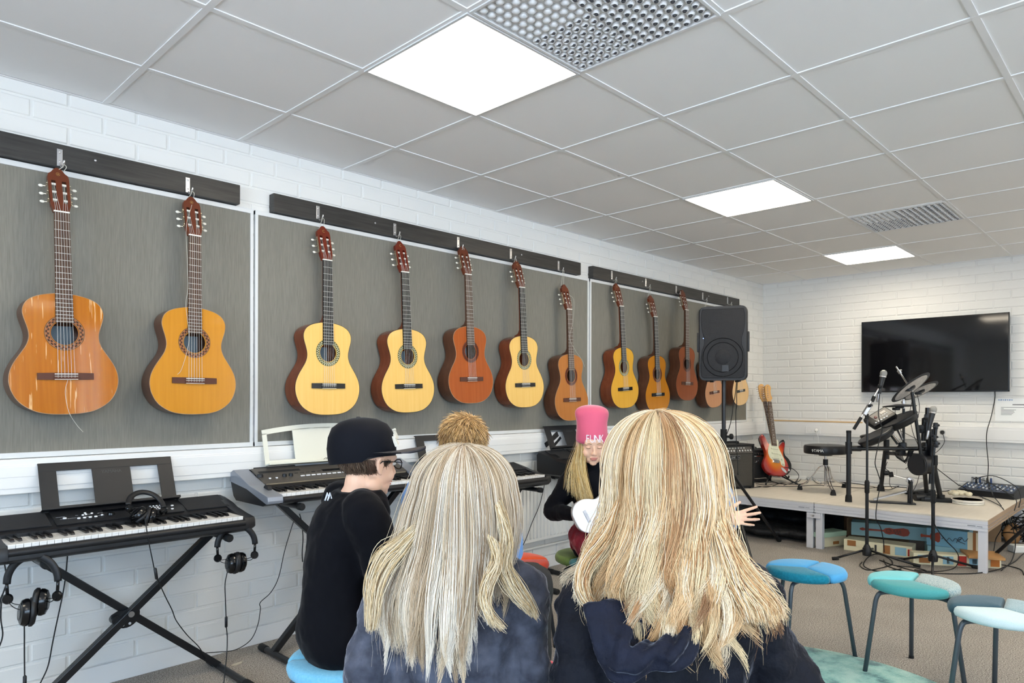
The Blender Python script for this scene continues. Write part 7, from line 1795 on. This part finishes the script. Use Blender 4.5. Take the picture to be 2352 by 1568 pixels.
for k, (z, a, b, y) in enumerate(((.004, .098, .104, -.014), (.025, .101, .107, -.014), (.055, .102, .108, -.014), (.090, .097, .102, -.014), (.118, .082, .087, -.016), (.136, .054, .058, -.018), (.144, .020, .022, -.018))): rings.append([V((a*math.cos(u), y+b*math.sin(u), z+(.012 if math.sin(u) > .3 and k == 0 else 0))) for u in [2*PI*i/36 for i in range(36)]])
m.loft(rings); cap = m.build('cap', mat('black cotton cap', '#0b0d15', .8, spec=.2, sheen=.06), t3_, smooth=60)
m = MB(); m.T = CT; N = 24; vs = []; fs = []
for i in range(N+1):
    a = PI*(.10+.80*i/N); c_, s_ = math.cos(a), math.sin(a)
    for rr, dz in ((1, 0), (1.0, .004)):
        vs += [(.094*c_, -.012+.098*s_*.9, .026+dz), (.096*c_, .062+.125*max(0, s_)**.6, .034+dz-.008*abs(c_)*2)]
for i in range(N): a = i*4; fs += [(a, a+1, a+5, a+4), (a+2, a+6, a+7, a+3), (a+1, a+3, a+7, a+5)]
m.add(vs, fs); m.build('brim', mat('dark grey brim', '#37353a', .7), cap, smooth=60)
m = MB(); m.T = CT
for x, z, w_, h_ in ((-.022, .085, .006, .034), (-.013, .098, .014, .006), (-.010, .080, .006, .028), (.004, .066, .006, .036), (.013, .072, .016, .006), (.020, .060, .006, .034), (.012, .052, .012, .006), (-.018, .056, .014, .006)):
    m.box((x, .0955-.13*max(0, z-.055), z), (w_, .010, h_), R=Euler((.30, 0, 0)).to_matrix())
m.build('cap_emblem', mat('cream embroidery', '#e6dfd0', .7), cap)
m = MB(); m.T = CT; m.ell((0, -.018, .145), (.008, .008, .004), 12, 6); m.build('cap_button', black_plastic, cap, smooth=180)
g = MB(); g.T = Ms
for q in (-1, 1):
    c_ = V((q*.031, .101, .002)); g.tube([c_+V((.021*math.cos(a), -.006*abs(math.cos(a)), .015*math.sin(a))) for a in [2*PI*i/20 for i in range(20)]], .0018, 6, closed=True); g.tube([(q*.053, .096, .008), (q*.073, .06, .010), (q*.080, .0, .010), (q*.080, -.018, -.004)], .0018, 6)
g.tube([(-.010, .102, .006), (0, .106, .008), (.010, .102, .006)], .0016, 6); gl_ = g.build('glasses', black_gloss, t3_, smooth=180)
cs, ws = ['#5e4a3c', '#75604e', '#4a3a30'], [2, 2, 1]
def short_hair(parent, Ms, n, cols, wts, m, seed, zmin, length, swirl, rad=.0007, lift=.35, gl=(0, -.012, .035), gr=(.076, .095, .081), front=.55, basecol='#5a4636', fwdm=1., zmax=9):
    rng = np.random.default_rng(seed); pts = []; Kk = 7; M4 = np.array(Ms)
    d = rng.normal(0, 1, (n*3, 3)); d /= np.linalg.norm(d, axis=1, keepdims=True); p = d*np.array(gr)+np.array(gl)
    keep = (p[:, 2] < zmax) & (p[:, 2] > zmin-.018*np.clip(-p[:, 1]*12, 0, 1)) & ~((p[:, 1] > front*gr[1]) & (p[:, 2] < gl[2]+.03)) & ~((abs(p[:, 0]) > .06) & (p[:, 2] < .015) & (p[:, 1] > -.03) & (p[:, 1] < .02)); d, p = d[keep][:n], p[keep][:n]; n = len(d)
    up = np.array([0, 0, 1.]); cr_ = np.array([.015, -.05, .11]); tan = p-cr_; tan -= d*(tan*d).sum(1, keepdims=True); tan /= np.linalg.norm(tan, axis=1, keepdims=True)+1e-6
    tan += np.cross(d, tan)*swirl+rng.normal(0, .18, (n, 3)); L = length*rng.uniform(.6, 1.25, n)
    P = np.stack([p+d*(lift*L*math.sin(u*1.6)*.55)[:, None]+tan*(L*u)[:, None]-(up*0) for u in np.linspace(0, 1, Kk)], 1)
    # keep the strands outside the skull
    q = (P-np.array(gl))/np.array(gr); ln = np.linalg.norm(q, axis=2, keepdims=True); P = np.where(ln < 1.01, np.array(gl)+q/ln*1.01*np.array(gr), P)
    P = P @ M4[:3, :3].T+M4[:3, 3]
    base = MB(); base.T = Ms; E_ = MB(); E_.ell(gl, [x*.992 for x in gr], 36, 22)
    fs = [f for f in E_.f if all(E_.v[i][2] < zmax and (E_.v[i][2] > zmin-.018*min(1, max(0, -E_.v[i][1]*12))) and not (E_.v[i][1] > front*gr[1] and E_.v[i][2] < gl[2]+.03) for i in f)]
    base.add(E_.v, fs)
    c = palette(rng, n, cols, wts)
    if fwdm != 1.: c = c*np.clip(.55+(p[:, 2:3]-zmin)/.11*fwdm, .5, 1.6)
    return hair_object('hair', [strand_mesh(P, rad*rng.uniform(.7, 1.2, n), c)], base, m, parent, S(basecol))
short_hair(t3_, Ms, 1900, cs, ws, hairC, 3, -.045, .018, .2, lift=.10, basecol='#57463b', zmax=.018)
m = MB(); c_ = M3.inverted() @ at(751, 1140, d=2.11); nk = M3.inverted().to_3x3() @ (-FW)
for k in range(2): m.tube([c_+V((0, 0, -.012))+M3.inverted().to_3x3() @ (RT*(.008*k-.006)), c_+V((0, 0, .010))+M3.inverted().to_3x3() @ (RT*(.008*k+.002)), c_+V((0, 0, -.006))+M3.inverted().to_3x3() @ (RT*(.008*k+.006))], [.002, .004, .002], 6)
m.build('nape_logo', mat('white print', '#dfe6f2', .6), t3_)

# ---- 4: boy with short golden hair, from behind
dD = 2.68
t4_, M4_, MH4, hs4, sp4 = person('person with short golden brown hair and light blue shirt, mostly hidden, back turned', -.205, dD, (.05, 1), dict(
    sh=.930, sw=.150, rt=(.150, .110), lean=.02, head=((.01, .03, 1.062), (-.04, 0, .55), 1.0), vox=.006,
    arms=[dict(x=-1, el=(-.20, .04, .65), wr=(-.10, .24, .60), k=1.1), dict(x=1, el=(.20, .04, .65), wr=(.10, .24, .60), k=1.1)], legs=[dict(x=-1, kn=(-.12, .36, .475), an=(-.12, .36, .055)), dict(x=1, kn=(.30, .22, .495), an=(.31, .22, .055))],
    top=blue_cotton, trousers=grey_tr, top_name='shirt'))
Ms = MH4 @ Matrix.Diagonal((hs4,)*3+(1,))
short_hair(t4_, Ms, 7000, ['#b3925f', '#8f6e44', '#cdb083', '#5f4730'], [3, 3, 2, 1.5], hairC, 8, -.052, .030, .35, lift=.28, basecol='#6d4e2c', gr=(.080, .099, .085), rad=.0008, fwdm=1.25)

# ---- 5: girl in the pink beanie with the white ukulele
dE = 3.66; pr = mat('pink knit', '#cf5a78', .85, sheen=.5, bump=(420, .5, .0015))
fE = (.22, -1)
t5_, M5, MH5, hs5, sp5 = person('person in a pink beanie and black turtleneck playing a white ukulele', .455, dE, fE, dict(
    sh=.875, sw=.140, rt=(.135, .095), lean=.02, head=((.050, .045, 1.012), (-.22, 0, -.20), .96), vox=.0042,
    arms=[dict(x=1, el=(.245, -.04, .655), wr=(.178, .160, .668), k=1.0, hand=((-.75, .25, .18), (-.2, -1, -.1), -1, dict(curl=(.35, .4, .45, .5), thumb=.6, s=.84))),
          dict(x=-1, el=(-.215, .08, .68), wr=(-.13, .28, .82), k=1.0, hand=((-.1, .5, .6), (.6, -.6, .2), 1, dict(curl=(.9, .9, .9, .9), thumb=.6, s=.84)))],
    legs=[dict(x=-1, kn=(-.11, .37, .485), an=(-.13, .35, .055)), dict(x=1, kn=(.10, .37, .485), an=(.04, .36, .055))],
    top=black_jersey, trousers=crimson, top_name='turtleneck', extra=lambda cl, tr, sp: (limb(cl, [sp(.86), V((.03, .025, .925))], [.056, .048]), tr.ell((0, .05, .535), (.175, .17, .095)), tr.ell((.09, .15, .52), (.085, .2, .070)), tr.ell((-.09, .15, .52), (.085, .2, .070)))))
face_details(MH5, hs5, t5_, closed=True)
Ms = MH5 @ Matrix.Diagonal((hs5,)*3+(1,)); m = MB(); m.T = Ms @ Matrix.Rotation(.12, 4, 'X')
rings = []
for z, a, b, y in ((.002, .084, .103, -.012), (.018, .087, .105, -.012), (.045, .086, .104, -.012), (.085, .083, .098, -.018), (.118, .082, .092, -.026), (.145, .090, .090, -.034), (.168, .093, .088, -.038), (.186, .084, .080, -.042), (.199, .060, .058, -.044), (.206, .025, .026, -.044)): rings.append([V((a*math.cos(u)*(1+.02*math.sin(5*u)*(z > .1)), y+b*math.sin(u), z)) for u in [2*PI*i/44 for i in range(44)]])
m.loft(rings); bn = m.build('beanie', pr, t5_, smooth=80); sd = bn.modifiers.new('s', 'SUBSURF'); sd.levels = 1; sd.render_levels = 1
for row, z0 in ((0, .040), (1, .020)):
    L_ = MB()
    for k, ch in enumerate('FUNK'):
        a = PI/2-.50+.27*k-.10; a = PI-a if False else a
        a = PI/2-.42+.29*k; n_ = V((math.cos(a)*.0885, -.012+math.sin(a)*.1065, z0)); nn = V((math.cos(a), math.sin(a), .02)).normalized(); xx = V((0, 0, 1)).cross(nn)
        F_ = Ms @ Matrix.Rotation(.12, 4, 'X') @ frame_M(n_, xx, nn.cross(xx)) @ Matrix.Diagonal((.72, 1.0, 1, 1))
        q = text_mb(ch, .058, F_, ext=.001); L_.add(q.v, q.f)
    if row == 0: L_.build('beanie_lettering', mat('white stitched lettering', '#f3e6ea', .8), bn)
cE, wE = ['#e4cc92', '#d1b070', '#f0dfb2', '#b08d54'], [3, 3, 2, 1]; iM = M5
W5 = lambda x, y, z: M5 @ V((x, y, z))
sets = []
for sx, n, xs in ((1, 900, 0), (-1, 700, 0)):
    hx = .035+sx*.066
    g1 = [W5(hx, .06, 1.06), W5(hx+sx*.006, .075, .98), W5(hx+sx*.012, .09, .90), W5(hx+sx*.005, .125, .82), W5(hx-sx*.02, .14, .745)]
    g2 = [W5(hx, .03, 1.06), W5(hx+sx*.014, .04, .97), W5(hx+sx*.035, .07, .88), W5(hx+sx*.035, .115, .80), W5(hx+sx*.02, .13, .715)]
    g3 = [W5(hx, .0, 1.06), W5(hx+sx*.02, .0, .97), W5(hx+sx*.060, .03, .90), W5(hx+sx*.085, .06, .85), W5(hx+sx*.10, .07, .79)]
    sets += [lock_set([g1, g2], n, cE, wE, 20+sx, .009, .0009, close=.5), lock_set([g2, g3], n//5, cE, wE, 24+sx, .010, .0007, close=.2)]
b_ = MB(); b_.T = MH5; b_.ell((0, -.045, -.02), (.076, .055, .08), 20, 12)
o = hair_object('hair', sets, MB(), hairB, None, S('#b08d54')); o.parent = t5_; o.matrix_parent_inverse = t5_.matrix_world.inverted()
# ukulele
uk_m = mat('white lacquer', '#eceef2', .22, coat=.5); tu = thing('ukulele', 'small white ukulele held by the person in the pink beanie', 'ukulele')
uo = [(-.125, 0), (-.123, .035), (-.110, .060), (-.085, .078), (-.050, .083), (-.02, .074), (.008, .058), (.03, .054), (.055, .060), (.08, .063), (.10, .054), (.112, .034), (.116, .0)]
r_ = [(p.x, p.y) for p in crv([V((b, a, 0)) for a, b in uo], 4)]; O_ = r_+[(-x, y) for x, y in r_[::-1]][1:-1]
uc = at(1373, 1172, d=dE-.235); un = (-FW*.97+RT*.10+V((0, 0, .18))).normalized(); uu = (RT*.88+V((0, 0, .46))); uu = (uu-un*uu.dot(un)).normalized(); Mu = Matrix((uu.cross(un), uu, un)).transposed().to_4x4(); Mu.translation = uc; tu.matrix_world = Mu
m = MB(); m.prism(O_, -.055, 0); m.build('body', uk_m, tu, bevel=.004)
MB().lathe([(0, .0006), (.026, .0006)], (0, .035, 0), n=30).build('sound_hole', mat('ukulele hole', '#8f7a70', .8), tu)
MB().lathe([(.029, .0), (.030, .0012), (.034, .0012), (.035, 0)], (0, .035, 0), n=36, cap=False).build('rosette', mat('grey ring', '#b9b4b4', .5), tu, smooth=60)
MB().box((0, -.062, .003), (.062, .015, .006), bev=.002).build('bridge', mat('pale grey bridge', '#c9c9cf', .4), tu)
MB().box((0, .205, .004), (.036, .29, .012), bev=.003).build('neck', mat('ukulele neck', '#3c2c24', .5), tu); MB().box((0, .385, .0), (.048, .08, .012), bev=.004).build('headstock', uk_m, tu)
for k in range(4): MB().tube([((k-1.5)*.009, -.062, .008), ((k-1.5)*.007, .345, .0125)], .0004, 4).build('string', string_m, tu)
# ---- 6: person hidden behind the golden hair, hand out
dG = 3.28
t6_, M6, MH6, hs6, sp6 = person('person with brown blonde hair, mostly hidden, one open hand reaching out palm up', .85, dG, (0, -1), dict(
    sh=.865, sw=.125, rt=(.125, .095), lean=.02, head=((0, .045, 1.010), (-.1, 0, .2), .98), vox=.0035,
    arms=[dict(x=1, el=(.20, .0, .66), wr=(.12, .2, .62), k=1.0), dict(x=-1, el=(-.165, .02, .665), wr=(-.105, .16, .708), k=.95, hand=((-1, .10, .10), (.0, 1, .35), -1, dict(curl=(.12, .16, .22, .3), thumb=.3, spread=.17, s=.90)))],
    legs=leg_std, top=blue_cotton, trousers=mat('blue jeans', '#7d96b8', .85), top_name='shirt'))
face_details(MH6, hs6, t6_)
rows = [(z, w_, w_, y_, 0) for z, w_, y_ in ((1.13, .06, .06), (1.10, .092, .10), (1.04, .100, .112), (.98, .100, .112), (.92, .103, .10), (.85, .118, .10), (.75, .125, .11), (.60, .125, .11))]
o = shell_hair('hair', None, (.85, dG-.035, 1.035), rows, (0, .0), .105, lambda th: .70, ['#b9925e', '#8f6b42', '#d0ad78', '#6e4f30'], [3, 3, 2, 1], hairB, n_lock=170, per=26, K=22, seed=31, wave=.004, wave_n=3, th_rng=(.75, 2*PI-.75), rad=.0009, basecol='#6e4f30', basescale=.80, base_low=.005)
o.parent = t6_; o.matrix_parent_inverse = t6_.matrix_world.inverted()
# ---- the stools they sit on
F2 = lambda lat, d: cv(lat, d, 0)
stool('sky blue stool under the person in the black cap', F2(-.525, dC), (babyb, babyb, sky), (-100, 20, 140), R_(25))
stool('round stool hidden under the person with the ash blonde hair', F2(-.10, dA), (dteal, sea, teal), (-60, 60, 180), 0)
stool('round stool hidden under the person with the wavy golden hair', F2(.30, dB), (dteal, sea, teal), (-60, 60, 180), 0)
stool('round stool under the short haired person in the light blue shirt', F2(-.205, dD), (teal, sea, sky), (-60, 60, 180), 0)
stool('dusty teal and olive stool under the person in the pink beanie', F2(.415, dE+.02), (dteal, green, dteal), (-70, 50, 170), R_(-60), leg_m2)
stool('round stool under the person reaching out one hand', F2(.85, dG), (teal, sea, sky), (-60, 60, 180), 0)
stool('bright red round stool glimpsed beside the ash blonde haired person', F2(-.005, 2.06), (fabric('bright red wool', '#c8202c', '#d42f38'),)*3, (-60, 60, 180), R_(10))
